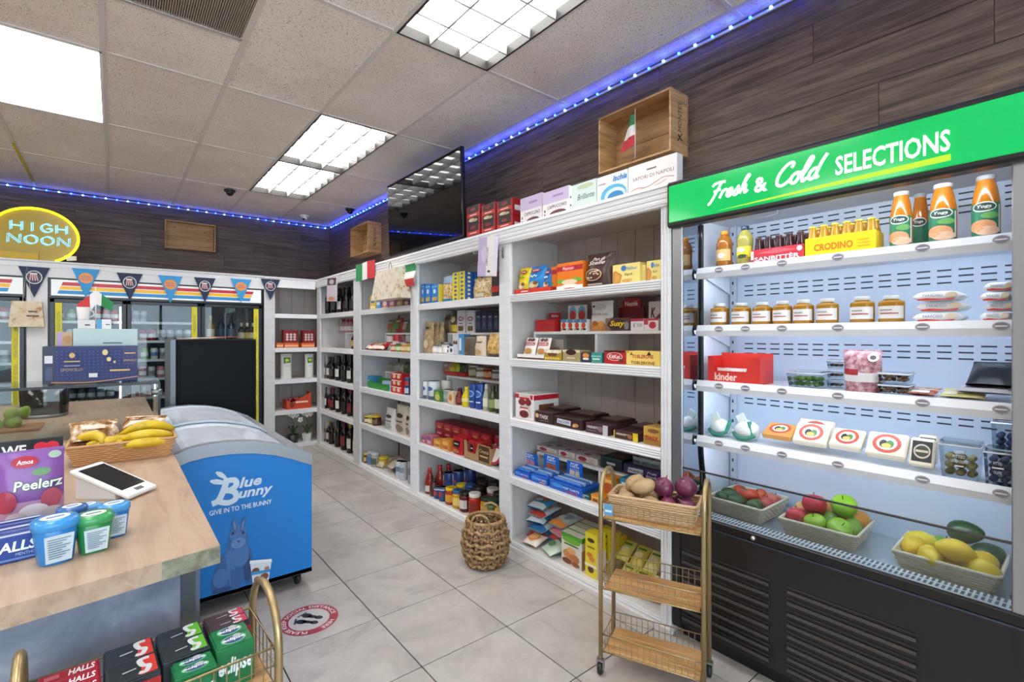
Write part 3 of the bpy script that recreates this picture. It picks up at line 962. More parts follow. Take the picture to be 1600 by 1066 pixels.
drink_cooler(-2.2, -.64, [(-2.19, -1.42, 0, 1), (-1.415, -.65, 1, -1)], 'black drinks cooler at the far left edge, cut by the frame', stripe(.0, .93))
cw = MB().box(-.637, -.491, YC - .004, YC + .04, 0, 1.96, WHITE, .003).build('post_panel')
tag(cw, 'white upright panel between the two drinks coolers', 'panel')

def small_can(x, y, z, c, c2, desc, h=.122, r=.033):
    m = MB().lathe([(r * .8, 0), (r, h * .08), (r, h * .9), (r * .8, h)], mat(c, .3, .2), 10)
    m.lathe([(r + .0006, h * .3), (r + .0006, h * .65)], mat(c2, .35), 10)
    o = m.build('drink_can', None, (x, y, z + .0005))
    tag(o, desc, 'can', 'drink cans in the coolers')
rnd = random.Random(3)
def canrow(u0, u1, n, z, cols, rackname, y=6.56, h=.122, r=.033):
    for k in range(n):
        u = u0 + (u1 - u0) * (k + .5) / n
        c, c2, nm = cols[k % len(cols)]
        small_can(x_at(u, y), y, z, c, c2, nm + ' drink can ' + rackname, h, r)
        small_can(x_at(u, y), y + .08, z, c, c2, nm + ' can, rear row ' + rackname, h, r)
SLV = ('c9cdd1', '8f959b', 'silver'); REDC = ('b9303c', 'e8e4e2', 'red'); GRN = ('79b43c', 'eef2ea', 'green'); WHC = ('e6e8e9', '5d87b8', 'white'); DRK = ('3a3f47', 'b9bdc2', 'dark'); PNK = ('d98a95', 'f0ecec', 'pink')
canrow(207, 230, 2, RACK[0], [SLV], 'on top rack, middle cooler door')
canrow(218, 244, 2, RACK[1], [REDC], 'on second rack, middle cooler door')
canrow(246, 300, 4, RACK[1], [SLV], 'on second rack, middle cooler door')
canrow(219, 233, 1, RACK[2], [GRN], 'on third rack, middle cooler door')
canrow(234, 262, 2, RACK[2], [WHC, SLV], 'on third rack, middle cooler door')
canrow(216, 258, 3, RACK[3], [PNK, SLV], 'on fourth rack, middle cooler door')
canrow(84, 100, 1, RACK[0], [DRK], 'on top rack, left cooler door')
canrow(104, 120, 1, RACK[0], [GRN], 'on top rack, left cooler door')
canrow(146, 186, 3, RACK[0], [REDC, PNK], 'on top rack, left cooler door')
canrow(84, 186, 6, RACK[1], [WHC, SLV, REDC], 'on second rack, left cooler door')
canrow(84, 186, 6, RACK[2], [SLV, DRK], 'on third rack, left cooler door')
canrow(0, 10, 1, RACK[0], [REDC], 'on top rack, cooler at the left edge')
canrow(0, 10, 1, RACK[2], [SLV], 'on third rack, cooler at the left edge')
def cooler_bottle(u, z, r, h, body, cap, lab, nm, y=6.56):
    o = bottle('liqueur_bottle', r, h, body, cap, lab, (x_at(u, y), y, z + .0005))
    tag(o, nm, 'bottle', 'bottles in the right cooler door')
cooler_bottle(329, 1.335, .04, .3, 'b48a2c', 'c9a94a', 'e9ddb4', 'golden bottle at the left of the right cooler door')
cooler_bottle(345, 1.335, .04, .31, '16263f', '10182a', '2e4468', 'tall dark blue bottle in the right cooler door')
cooler_bottle(361, 1.335, .04, .31, '141a26', '0f1420', '53657d', 'black bottle in the middle of the right cooler door')
cooler_bottle(377, 1.335, .036, .22, '2a1d14', 'd9c9a8', 'e3d5b5', 'short dark bottle with cream neck in the right cooler door')
cooler_bottle(386, 1.335, .036, .22, '2a1d14', 'd9c9a8', 'c7a24c', 'short dark bottle with gold label in the right cooler door')
cooler_bottle(395, 1.335, .036, .22, '2a1d14', 'd9c9a8', 'e3d5b5', 'rightmost short dark bottle in the right cooler door')

# =================================================================== neon sign, bunting, crates, television
ns = empty('neon_sign', (x_at(55, YC - .02), YC + .02, 2.092))
tag(ns, 'glowing yellow oval neon sign with blue lettering on the ledge', 'sign')
RX, RZ = .305, .258
ov = [(RX * math.cos(2 * PI * k / 48), RZ + RZ * math.sin(2 * PI * k / 48)) for k in range(48)]
pan = MB().prism(ov, .0, .012, mat('a88c02', .3, 0, .06)).build('acrylic_panel', ns)
arc = [(RX * math.cos(t), -.012, RZ + RZ * math.sin(t)) for t in [(-1.1 + k * (4.15 + .2) / 40) for k in range(41)]]
MB().tube(arc, .011, mat('f4ee18', .4, 0, 1.5), 8).build('neon_tube', ns)
nl = MB()
NB = mat('7cc4ff', .4, 0, 1.3)
def neon_letters(word, x, z, w, h, gap):
    G = {'H': [[(0, 0), (0, 1)], [(1, 0), (1, 1)], [(0, .5), (1, .5)]], 'I': [[(.5, 0), (.5, 1)]], 'N': [[(0, 0), (0, 1), (1, 0), (1, 1)]],
         'G': [[(.95, .8), (.5, 1), (.05, .7), (.05, .3), (.5, 0), (.95, .15), (.95, .45), (.55, .45)]], 'O': [[(.5, 1), (.05, .75), (.05, .25), (.5, 0), (.95, .25), (.95, .75), (.5, 1)]]}
    for ch in word:
        for st in G[ch]:
            p = [(x + q[0] * w, -.01, z + q[1] * h) for q in st]
            if ch in 'GO': p = smoothpath(p, 4)
            for off in (-.006, .006):
                nl.tube([(a[0] + off, a[1], a[2] + off * .5) for a in p], .0035, NB, 5)
        x += w * (.9 if ch == 'I' else 1) + gap
neon_letters('HIGH', -.165, .30, .072, .08, .034)
neon_letters('NOON', -.185, .18, .08, .08, .034)
nl.build('lettering', ns)
MB().box(-.3, .02, -.02, -.014, .0, .09, mat('caa41a', .5)).build('card', ns)
MB().add([(.20, -.016, .09), (.29, -.016, .09), (.29, -.016, .05), (.22, -.016, .04)], [(0, 1, 2, 3)], mat('f2ead2', .5)).build('sticker', ns)
MB().tube(smoothpath([(.33, .0, .2), (.4, .01, .1), (.45, -.03, .04), (.47, -.04, .0)], 5), .002, mat('2a2a2a', .5), 5).build('cable', ns)

bu = empty('bunting', (.3, YC - .03, 2.07))
tag(bu, 'string of navy and light blue triangular pennants along the ledge', 'bunting')
pens = [(28, 78, 417, 465, 0), (112, 156, 420, 466, 1), (182, 223, 427, 470, 0), (247, 285, 431, 474, 1), (303, 337, 434, 473, 0), (360, 393, 436, 473, 1), (407, 438, 436, 469, 0)]
yp = YC - .03
top = []
for (u0, u1, v0, v1, kd) in pens:
    xa, xb = x_at(u0, yp), x_at(u1, yp)
    zt = z_y((u0 + u1) / 2, v0, yp); zb = z_y((u0 + u1) / 2, v1, yp)
    cx = (xa + xb) / 2; wd = xb - xa; hh = zt - zb
    o = MB().prism([(-wd / 2, hh), (0, 0), (wd / 2, hh)], -.001, .001, mat('1d2a4d' if kd == 0 else '3a9cd6', .6)).build('pennant', bu, (cx - .3, 0, zb - 2.07))
    top += [(xa - .3, 0, zt - 2.07), (xb - .3, 0, zt - 2.07)]
    if kd == 0:
        de = [('e', .5, .66, .26, .22, 'e9e4e2'), ('e', .5, .66, .23, .195, '1d2a4d')]
        for q in range(4): de.append(('l', [(.40 + q * .05, .77), (.37 + q * .085, .55)], .016, 'e7a5a5'))
        de.append(('l', [(.36, .775), (.6, .775)], .02, 'f0e6e6'))
    else:
        de = [('e', .5, .68, .26, .18, 'f0963a'), ('t', 'HIGH', .5, .73, .3, .07, '3a5fae'), ('t', 'NOON', .5, .64, .36, .07, '3a5fae')]
    prt(o, wd, hh, de, lambda x, z, e: (x, -.001 - e, z), False, 'emblem')
MB().tube([(-2.2, 0, -.0)] + top + [(1.16, 0, 0)], .002, mat('e8e8e8', .6), 4).build('string', bu)

PINE = wood('crate_pine', '8f6b43', 'b98f60', 'cda877', (1.5, 1.5, 12), .55, 2.2, (.3, .5, .7))
PINEX = wood('crate_pine_x', '8f6b43', 'b98f60', 'cda877', (1.2, 9, 9), .55, 2.2, (.3, .5, .7))
def crate(loc, rz, w, d, h, desc, mark):
    o = empty('wine_crate', loc, rz)
    tag(o, desc, 'crate', 'wooden wine crates on the walls')
    t = .012
    MB().box(-w / 2, w / 2, -t, 0, 0, h / 2 - .001, PINEX, .001).build('back_board', o)
    MB().box(-w / 2, w / 2, -t, 0, h / 2 + .001, h, PINEX, .001).build('back_board', o)
    MB().box(-w / 2, w / 2, -d, -t, 0, t, PINEX, .001).build('bottom_board', o)
    MB().box(-w / 2, w / 2, -d, -t, h - t, h, PINEX, .001).build('top_board', o)
    MB().box(-w / 2, -w / 2 + t, -d, -t, t, h - t, PINE, .001).build('side_board', o)
    r = MB().box(w / 2 - t, w / 2, -d, -t, t, h - t, PINE, .001).build('side_board', o)
    MB().lathe([(0, 0), (.008, 0)], mat('4a3020', .7), 10, T=Matrix.Translation((w * .3, -t - .001, h * .72)) @ Matrix.Rotation(PI / 2, 4, 'X')).lathe([(0, 0), (.007, 0)], mat('4a3020', .7), 10, T=Matrix.Translation((-w * .3, -t - .001, h * .8)) @ Matrix.Rotation(PI / 2, 4, 'X')).build('knot', o)
    if mark:
        mb = MB()
        vs, fs = glyphs('MONTES', 0, .0)
        mb.add([(w / 2 + .0006, -d / 2 - .012 + y_ * -.034 + .03, h * .36 + x_ * h * .46) for x_, y_ in vs], fs, mat('2b211b', .7))
        mb.tube([(w / 2 + .0008, -d * .5 - .02, h * .2), (w / 2 + .0008, -d * .5, h * .26), (w / 2 + .0008, -d * .5 + .02, h * .33)], .004, mat('2b211b', .7), 4)
        mb.tube([(w / 2 + .0008, -d * .5 + .02, h * .22), (w / 2 + .0008, -d * .5, h * .26), (w / 2 + .0008, -d * .5 - .015, h * .3)], .004, mat('2b211b', .7), 4)
        mb.build('brand_mark', r)
    return o
crate((XW - .0, (1.513 + 2.022) / 2, 2.404), -PI / 2, .51, .17, .346, 'open wooden wine crate on the right wall with a flag inside', True)
crate((XW - .0, (5.583 + 6.13) / 2, 2.40), -PI / 2, .547, .172, .365, 'open wooden wine crate on the right wall in the back corner', True)
crate((.75, YB, 2.48), 0, .535, .1, .346, 'shallow open wooden crate hung on the back wood wall', False)
def little_flag(loc, rz, h, desc, wv=.0):
    o = empty('table_flag', loc, rz)
    tag(o, desc, 'flag', 'small tricolour flags')
    MB().lathe([(.03, 0), (.03, .006), (.012, .014), (0, .015)], mat('8a2f2a', .3), 14).build('foot', o)
    MB().tube([(0, 0, .01), (0, 0, h)], .0028, mat('d8d8d8', .3, .3), 6).build('staff', o)
    fl = MB()
    for q, c in enumerate(('2f7d4f', 'e6e2de', 'c4343c')):
        n = 4; vs = []
        for i in range(n + 1):
            for k in (0, 1):
                t = (q + k) / 3
                z = h * (.94 - .62 * t) - i / n * h * .06
                vs.append((-(i / n) * h * (.12 + .23 * t), .008 * math.sin(i * 1.7 + t * 3), z))
        fl.add(vs, [(2 * i, 2 * i + 1, 2 * i + 3, 2 * i + 2) for i in range(n)], mat(c, .7), True)
    fl.build('cloth', o)
little_flag((XW - .145, 1.765, 2.417), -PI / 2, .31, 'small green white and red flag standing in the wall crate')

tv = empty('television', (2.17, 4.0, 2.17), 0)
tag(tv, 'large black flat television tilted down above the shelving', 'television')
tv.rotation_euler = (0, 0, -PI / 2)
TW, TH = 1.16, .70
y_l, y_r = y_at(604, 2.07), y_at(719, 2.07)
tv.location = (2.10, (y_l + y_r) / 2, 2.17)
TW = y_l - y_r
Tt = Matrix.Rotation(math.radians(2), 4, 'X')
MB().box(-TW / 2, TW / 2, -.0, .035, 0, TH, mat('131315', .35), .004, T=Tt).build('casing', tv)
MB().box(-TW / 2 + .008, TW / 2 - .008, -.003, .0, .02, TH - .008, mat('060607', .04), .001, T=Tt).build('screen', tv)
MB().box(-.2, .2, .035, .06, .2, .5, BLK2, T=Tt).tube([(.1, .06, .3), (.45, .12, .32), (.1, .3, .3)], .018, BLK2).box(-.12, .12, .29, .31, .16, .46, BLK2).build('wall_bracket', tv)
# =================================================================== goods on the shelving
RZW = -PI / 2
def slot(bay, s, u0, u1, vt, sb=.03, d=.1, dz=0., hmin=.03):
    xf = XS + .022 + sb
    a = y_at(u0, xf); c = y_at(u1, xf)
    lo = POST[4 - bay][1] + .003; hi = POST[4 - bay + 1][0] - .003
    if bay == 4: lo = 1.364
    a = min(a, hi + .0); c = max(c, lo)
    wd = max(a - c - .002, .012)
    zs = (RZB[bay, s] if dz == 'r' else SH[s] + dz) + .0006
    h = max(z_x((u0 + u1) / 2, vt, xf) - zs, hmin)
    gap = {'A': 2.0, 'B': 1.615, 'C': 1.195, 'D': .805, 'E': .425}[s]
    h = min(h, gap - zs)
    d = min(d, XBK - xf - .006)
    return dict(w=wd, h=h, d=d, loc=(xf + d / 2, (a + c) / 2, zs), where=where(bay, s), grp='goods on the ' + SN[s] + ' of the ' + BN[bay])
def BOX(bay, s, u0, u1, vt, c, desc, deco=(), sb=.03, d=.12, dz=0, name='snack_box', cat='box', rz=0, **k):
    q = slot(bay, s, u0, u1, vt, sb, d, dz)
    o = carton(name, q['w'], q['d'], q['h'], c, deco, q['loc'], RZW + rz, **k)
    return tag(o, desc, cat, q['grp'], q['where'])
def BAG(bay, s, u0, u1, vt, c, desc, deco=(), sb=.04, d=.08, dz=0, name='snack_bag', cat='bag', rz=0, **k):
    q = slot(bay, s, u0, u1, vt, sb, d, dz)
    o = pouch(name, q['w'], q['d'], q['h'] * .98, c, deco, q['loc'], RZW + rz, **k)
    return tag(o, desc, cat, q['grp'], q['where'])
FOOT = {}
def clear_spot(key, x, y, r):
    # move a round thing back until it no longer meets its neighbours
    L = FOOT.setdefault(key, [])
    for _ in range(40):
        if all((x - a) ** 2 + (y - b) ** 2 > (r + c + .001) ** 2 for a, b, c in L): break
        x += .008
    x = min(x, XBK - r - .003)
    L.append((x, y, r))
    return x
def JAR(bay, s, u0, u1, vt, body, lid, label, desc, sb=.03, dz=0, name='jar', deco=(), **k):
    q = slot(bay, s, u0, u1, vt, sb, .05, dz)
    r = min(q['w'] / 2, .047)
    x, y, z = q['loc']
    o = jar(name, r, q['h'], body, lid, label, (clear_spot((bay, s, dz), XS + .022 + sb + r, y, r), y, z), RZW, deco, **k)
    return tag(o, desc, 'jar', q['grp'], q['where'])
def CAN(bay, s, u0, u1, vt, c, desc, deco=(), sb=.03, dz=0, name='food_can', **k):
    q = slot(bay, s, u0, u1, vt, sb, .05, dz)
    r = min(q['w'] / 2, .05)
    x, y, z = q['loc']
    o = can(name, r, q['h'] / 1.01, c, deco, (clear_spot((bay, s, dz), XS + .022 + sb + r, y, r), y, z), RZW, **k)
    return tag(o, desc, 'can', q['grp'], q['where'])
def BOT(bay, s, u0, u1, vt, body, cap, label, desc, shape='wine', sb=.03, dz=0, name='wine_bottle', **k):
    q = slot(bay, s, u0, u1, vt, sb, .05, dz)
    r = min(q['w'] / 2, .041)
    x, y, z = q['loc']
    o = bottle(name, r, q['h'], body, cap, label, (clear_spot((bay, s, dz), XS + .022 + sb + r, y, r), y, z), RZW, shape, **k)
    return tag(o, desc, 'bottle', q['grp'], q['where'])

# ---- nearest bay, top shelf
q = slot(4, 'A', 800, 860, 452, .012, .28)
o = empty('bag_tray', (q['loc'][0], q['loc'][1], q['loc'][2]), RZW)
tag(o, 'low red cardboard tray under the cookie bags', 'tray', q['grp'], q['where'])
W2, D2 = q['w'] / 2, .14
MB().box(-W2, W2, -D2, D2, 0, .003, mat('c23327', .5)).build('base', o)
f_ = MB().box(-W2, W2, -D2, -D2 + .003, .003, .03, mat('d23a28', .45)).build('front_flap', o)
prt(f_, q['w'], .03, [('r', 0.2, 0.4, 0.375, 0.625, 'f0d8c8')], lambda x, z, e: (x, -D2 - e, z))
MB().box(-W2, -W2 + .003, -D2 + .003, D2, .003, .028, mat('c23327', .5)).box(W2 - .003, W2, -D2 + .003, D2, .003, .028, mat('c23327', .5)).build('side_flap', o)
SUN = lambda col, lab: [('e', .5, .85, .28, .08, 'a02a3a'), ('r', 0.33, 0.67, 0.835, 0.865, 'f4e6d0'), ('l', [(.2, .6), (.3, .66), (.4, .6), (.5, .67), (.6, .61), (.68, .65)], .02, col), ('e', .5, .3, .3, .13, 'd9c08a'), ('e', .4, .26, .18, .08, 'efe0b8'), ('e', .62, .36, .14, .07, '8a5a34')]
BAG(4, 'A', 801, 825, 419, 'e2cf1d', 'yellow cookie bag at the left end', SUN('7a8a1a', 'Buon'), .03, .07, .004)
BAG(4, 'A', 821, 848, 415, '1d86cf', 'bright blue cookie bag in front', SUN('eef6ff', 'Gocce'), .035, .08, .004, rz=.0)
BAG(4, 'A', 846, 860, 419, '1b6fb8', 'second narrower blue cookie bag', SUN('eef6ff', 'Gocce'), .05, .07, .004)
PLS = [('r', 0, 1, .7, .88, 'b9202e'), ('e', .45, .79, .25, .1, 'e23a4a'), ('t', 'Plasmon', .45, .79, .4, .11, 'fff2e8'), ('e', .2, .32, .2, .08, '6fb53a'), ('e', .75, .34, .22, .08, '6fb53a'), ('e', .5, .28, .3, .1, 'f3d6b0'), ('r', 0, 1, 0, .15, 'f6f2ee'), ('e', .5, .12, .35, .08, 'f6f2ee'), ('e', .5, .02, .25, .05, 'c22a4a')]
BOX(4, 'A', 861, 870, 417, 'f0801c', 'orange biscuit box half hidden behind its twin', PLS[:1] + PLS[3:4] + PLS[6:7], .07, .1)
BOX(4, 'A', 870, 911, 410, 'f07c1a', 'large orange baby biscuit box with red banner', PLS, .03, .12)
BAG(4, 'A', 909, 953, 394, '4c3733', 'tall dark brown chocolate cookie bag', [('t', 'Pan di', .55, .83, .45, .1, 'f3e6df', .3, .01), ('t', 'Stelle', .5, .72, .6, .12, 'f3e6df', .3, .01), ('e', .42, .36, .33, .18, 'd9b58e'), ('e', .42, .36, .29, .155, '5a3a2c')] + [('e', .42 + .2 * math.cos(k), .36 + .1 * math.sin(k * 1.3), .035, .02, 'f2ddc4') for k in range(9)] + [('r', .2, .75, .05, .1, 'b9a79e')], .03, .1)
CRK = [('p', [(.0, .05), (.28, .05), (.36, .45), (.12, .7), (0, .62)], 'c98a3c'), ('p', [(.05, .1), (.24, .1), (.3, .42), (.1, .6)], 'dda155'), ('e', .42, .78, .1, .14, '4a78c0'), ('t', 'Mulino', .68, .76, .42, .17, '5a8ed0', .25), ('t', 'Rigoli', .6, .45, .3, .16, '7a6a3a', .2), ('e', .55, .16, .2, .08, 'd9a85a')]
BOX(4, 'A', 957, 1000, 412, 'f0df86', 'pale yellow biscuit box with printed cracker', CRK, .03, .08)
BOX(4, 'A', 1002, 1009, 414, 'eadb90', 'edge of a pale yellow biscuit packet between two boxes', (), .05, .08)
BOX(4, 'A', 1010, 1033, 407, 'f0df86', 'pale yellow biscuit box cut off by the end post', CRK, .03, .08)
# ---- nearest bay, second shelf: on the riser
RS = .20
KK = lambda t, c='f7f0ec', bg='c0161f': [('e', .5, .55, .38, .32, 'e8e2dc'), ('e', .5, .55, .35, .28, bg), ('t', t, .5, .55, .55, .3, c, .15, .02)]
q = slot(4, 'B', 826, 866, 500, RS, .1, 'r')
o = carton('wafer_display_box', q['w'], q['d'], q['h'], 'c8222a', [('t', 'KitKat', .45, .5, .5, .35, 'b01820', .1), ('r', .6, .9, .3, .4, '8a5a34')], q['loc'], RZW)
MB().box(-.06, .055, .045, .049, q['h'], q['h'] + .05, mat('b81c24', .45)).build('header_card', o)
prt(o, .115, .05, KK('KitKat')[2:], lambda x, z, e: (x, .045 - e, q['h'] + z), name='lettering')
tag(o, 'open red wafer display box with a header card', 'box', q['grp'], q['where'])
for k in range(4):
    BOX(4, 'B', 876 + k * 10.3, 885.8 + k * 10.3, 499, 'f0ece8', 'small white and red chocolate egg box', [('r', 0, 1, .72, 1, '5b8fb5'), ('e', .5, .5, .35, .25, 'c8402a'), ('r', .1, .9, .1, .25, '3b2a22'), ('e', .3, .2, .12, .1, 'd8a060')], RS, .06, 'r')
q = slot(4, 'B', 887, 917, 477, RS + .1, .01, 'r')
o = carton('egg_header_card', q['w'], .006, q['h'], 'e9e6e4', [('e', .26, .7, .2, .28, '7fb0cf'), ('e', .26, .6, .17, .2, 'c8402a'), ('e', .74, .7, .2, .28, '7fb0cf'), ('e', .74, .6, .17, .2, 'c8402a')], q['loc'], RZW)
tag(o, 'white card printed with two chocolate eggs behind the small boxes', 'card', q['grp'], q['where'])
BAG(4, 'B', 918, 953, 470, 'ece7e1', 'white apple strudel bag standing upright', [('e', .5, .8, .3, .1, 'd6cfc6'), ('e', .2, .84, .08, .04, '6a2a2c'), ('t', 'APPLE STRUDEL', .5, .56, .8, .07, '6a3a30'), ('r', .12, .85, .0, .2, 'c98a48'), ('e', .35, .25, .15, .09, 'b8652a'), ('e', .65, .24, .14, .09, 'd99a4c')], RS, .07, 'r')
BOX(4, 'B', 946, 984, 497, '5a3a3c', 'dark wafer box with big yellow lettering', [('r', .0, .2, .0, 1, '8a6a5a'), ('e', .5, .5, .42, .42, '3d2a26'), ('t', 'Susy', .5, .52, .62, .55, 'f2cc2a', .25, .03), ('e', .88, .4, .1, .3, '8a8a84')], RS - .03, .05, 'r')
q = slot(4, 'B', 966, 1006, 480, RS + .09, .02, 'r')
o = carton('chocolate_display_card', q['w'], .012, q['h'], '7d0f1c', (), q['loc'], RZW)
hd = MB().prism([(q['w'] * (x - .5), q['h'] * z) for x, z in ((.15, .95), (.85, .95), (.85, 1.25), (.75, 1.38), (.25, 1.38), (.15, 1.25))], -.004, .004, mat('b5162a', .4)).build('header', o)
prt(hd, q['w'], q['h'], [('t', 'Nestlé', .5, 1.15, .5, .2, 'f2e4e2', 0, .02)], lambda x, z, e: (x, -.004 - e, z), name='lettering')
tag(o, 'dark red display card with a scalloped logo top', 'card', q['grp'], q['where'])
BOX(4, 'B', 1013, 1032, 471, 'ece8e6', 'white cereal bar box with a big dark K', [('t', 'K', .4, .62, .4, .35, '5a1a28', .2, .04), ('p', [(0, 0), (1, 0), (1, .6), (.2, .3), (0, .2)], 'a03048')], RS + .06, .06, 'r')
BOX(4, 'B', 985, 1006, 498, 'efeae8', 'white bar box with grey print', [('t', 'K', .3, .45, .2, .4, '333333', .2), ('r', .5, .9, .3, .6, 'c9c2c0'), ('r', 0, 1, .78, 1, 'b83848')], RS - .03, .05, 'r')
BOX(4, 'B', 1006, 1029, 498, 'eee6e6', 'white bar box with a red strawberry print', [('e', .6, .45, .25, .3, 'c8384a'), ('r', 0, .3, .5, .9, 'c23a4c'), ('r', 0, 1, .84, 1, 'b83848')], RS - .03, .05, 'r')
# on the shelf itself
q = slot(4, 'B', 808, 850, 530, .008, .12)
o = empty('biscuit_display_tray', q['loc'], RZW)
tag(o, 'white and brown cardboard tray holding two hazelnut biscuit packs', 'tray', q['grp'], q['where'])
MB().box(-q['w'] / 2, q['w'] / 2, -.06, .06, 0, .022, mat('54321f', .5), .001).build('base', o)
MB().box(-q['w'] / 2, q['w'] / 2, -.0605, -.058, .010, .030, mat('f0ece6', .5)).build('front_lip', o)
for k in (-1, 1):
    p = pouch('pack', q['w'] * .45, .03, .115, 'efe9e4', [('r', .1, .9, .55, .72, 'b9202a'), ('t', 'nutella', .5, .64, .7, .12, 'f6efe9', 0, .01), ('e', .5, .22, .32, .16, 'c98f4c'), ('e', .35, .88, .16, .1, '6a3a22'), ('e', .65, .88, .16, .1, '6a3a22')], (k * q['w'] * .24, -.015, .022), 0, tilt=(-.3, 0, 0))
    p.parent = o
BOX(4, 'B', 851, 880, 531, '9a928c', 'grey chocolate spread card behind the gold box', [('t', 'nutella', .55, .55, .6, .18, '7a1e22', 0, .02)], .12, .01)
BOX(4, 'B', 850, 877, 547, 'b3922e', 'gold chocolate box with round sweets on the front', [('r', 0, 1, .75, 1, 'e6dfc8'), ('e', .3, .8, .18, .2, 'f4eee0'), ('e', .7, .8, .18, .2, 'f4eee0'), ('p', [(.2, .7), (.8, .7), (.7, .4), (.3, .4)], '6a4a1c')] + [('e', .12 + k * .15, .2, .07, .12, 'd9bf5c') for k in range(6)], .008, .09)
BOX(4, 'B', 879, 906, 547, 'a8966a', 'beige chocolate box with dark centre print', [('r', 0, 1, .8, 1, 'd9ccb0'), ('e', .5, .8, .3, .25, '3a2418'), ('r', 0.25, 0.75, 0.265, 0.335, 'e6dcc4')], .01, .09)
BOX(4, 'B', 908, 923, 551, '27304a', 'navy sweet box with orange picture', [('e', .5, .7, .35, .25, 'd98a3a'), ('r', .2, .8, .25, .45, 'e9e5df')], .01, .09)
BOX(4, 'B', 923.5, 940, 551, '3f8f86', 'teal sweet box beside the navy one', [('r', 0, 1, .55, .72, '7fc0b4'), ('r', .15, .85, .3, .42, 'd9eee8')], .01, .09)
BOX(4, 'B', 944, 977, 548, 'b8131c', 'red wafer bar box with white script logo', KK('KitKat') + [('r', 0, 1, .88, 1, '3a1a18'), ('e', .82, .25, .12, .14, '6a3a22')], .01, .1)
BOX(4, 'B', 978, 1032, 549, 'efcf6c', 'long yellow chocolate box with red lettering', [('t', 'TOBLERONE', .5, .62, .62, .26, 'b0282c', 0, .02), ('t', 'TOBLERONE', .5, .17, .7, .22, '6a3020', 0, .02), ('p', [(.12, .7), (.22, .7), (.17, .95)], '8a5a2a'), ('p', [(.62, .72), (.76, .72), (.69, 1.0)], '3a2418'), ('r', 0, .1, .85, 1, 'd9a83a')], .01, .11)
# ---- nearest bay, middle shelf
q = slot(4, 'C', 799, 834, 615, .02, .22)
o = carton('spread_multipack', q['w'], q['d'], q['h'], 'eeeae6', [('r', 0, .95, .8, .97, 'c4202c'), ('p', [(.2, .98), (.82, .98), (.85, .75), (.8, .5), (.9, .1), (.2, .05), (.25, .5)], 'd8cfc8'), ('e', .38, .72, .2, .17, 'ece4de'), ('e', .38, .66, .2, .13, '7a2a22'), ('e', .72, .68, .16, .14, '7a2a22'), ('r', .25, .78, .78, .86, 'c8242e'), ('e', .5, .26, .25, .2, 'f0e8e0'), ('e', .5, .2, .25, .15, '6a2a1e'), ('t', 'nutella', .5, .31, .4, .08, 'b8202a'), ('r', .28, .72, .42, .47, 'c4202c')], q['loc'], RZW, side=[('r', 0, 1, .78, .97, 'c4202c'), ('r', .2, .8, .2, .6, '7a4a34')])
tag(o, 'white and red multipack carton of chocolate spread jars', 'box', q['grp'], q['where'])
BR = '3c2420'
def choc(u0, u1, vt, c, desc, deco, d=.26, sb=.012, open_=True):
    q = slot(4, 'C', u0, u1, vt, sb, d)
    o = carton('chocolate_box', q['w'], q['d'], q['h'], c, deco, q['loc'], RZW)
    if open_:
        MB().box(-q['w'] * .4, q['w'] * .45, -q['d'] * .1, q['d'] * .48, q['h'], q['h'] + .012, mat('2e1d19', .35), .002).build('bar_row', o)
        for k in range(5): MB().box(-q['w'] * .36, q['w'] * .4, -q['d'] * .08 + k * q['d'] * .11, -q['d'] * .08 + k * q['d'] * .11 + q['d'] * .08, q['h'] + .012, q['h'] + .018, mat('5b453d', .3), .003).build('bar', o)
    tag(o, desc, 'box', q['grp'], q['where'])
choc(836, 864, 644, BR, 'brown chocolate bar box with outlined white lettering', [('e', .12, .6, .1, .2, 'd9b080'), ('t', 'TWIX', .5, .55, .5, .36, 'e8ded6', .1, .02), ('r', .3, .8, .2, .25, '8a7a70')])
choc(865, 909, 653, BR, 'long brown bar box with a white and blue logo', [('p', [(.12, .35), (.62, .25), (.62, .72), (.14, .78)], 'e6e2e4'), ('t', 'SNICKERS', .37, .52, .44, .28, '2c3f8c', .2, .02), ('e', .8, .4, .1, .18, 'c98a4a'), ('e', .74, .3, .05, .1, 'e0b070')])
choc(915, 950, 663, '4a3038', 'dark chocolate box with pale right edge', [('r', 0, 1, 0, 1, '4a3038'), ('t', "HERSHEY'S", .32, .62, .5, .26, 'e4dede', 0, .02), ('r', .78, 1, 0, 1, 'c4bec0'), ('e', .68, .55, .1, .3, '8a6a72'), ('r', .08, .5, .25, .3, 'a09098')])
choc(959, 997, 675, '44292a', 'dark chocolate box with yellow right edge', [('t', "HERSHEY'S", .36, .6, .52, .26, 'e9dcc8', 0, .02), ('r', .8, 1, 0, 1, 'e3c21e'), ('r', 0, .04, 0, 1, 'e3c21e'), ('e', .68, .5, .1, .3, '9a6a3a')])
choc(1005, 1032, 668, 'c8a24a', 'gold biscuit bar box with red lettering by the end post', [('p', [(0, .0), (1, .0), (1, .3), (0, .5)], '9a7430'), ('t', 'TWIX', .5, .38, .8, .26, 'b01e26', .15, .03), ('e', .6, .8, .35, .12, '8a5a2c')])
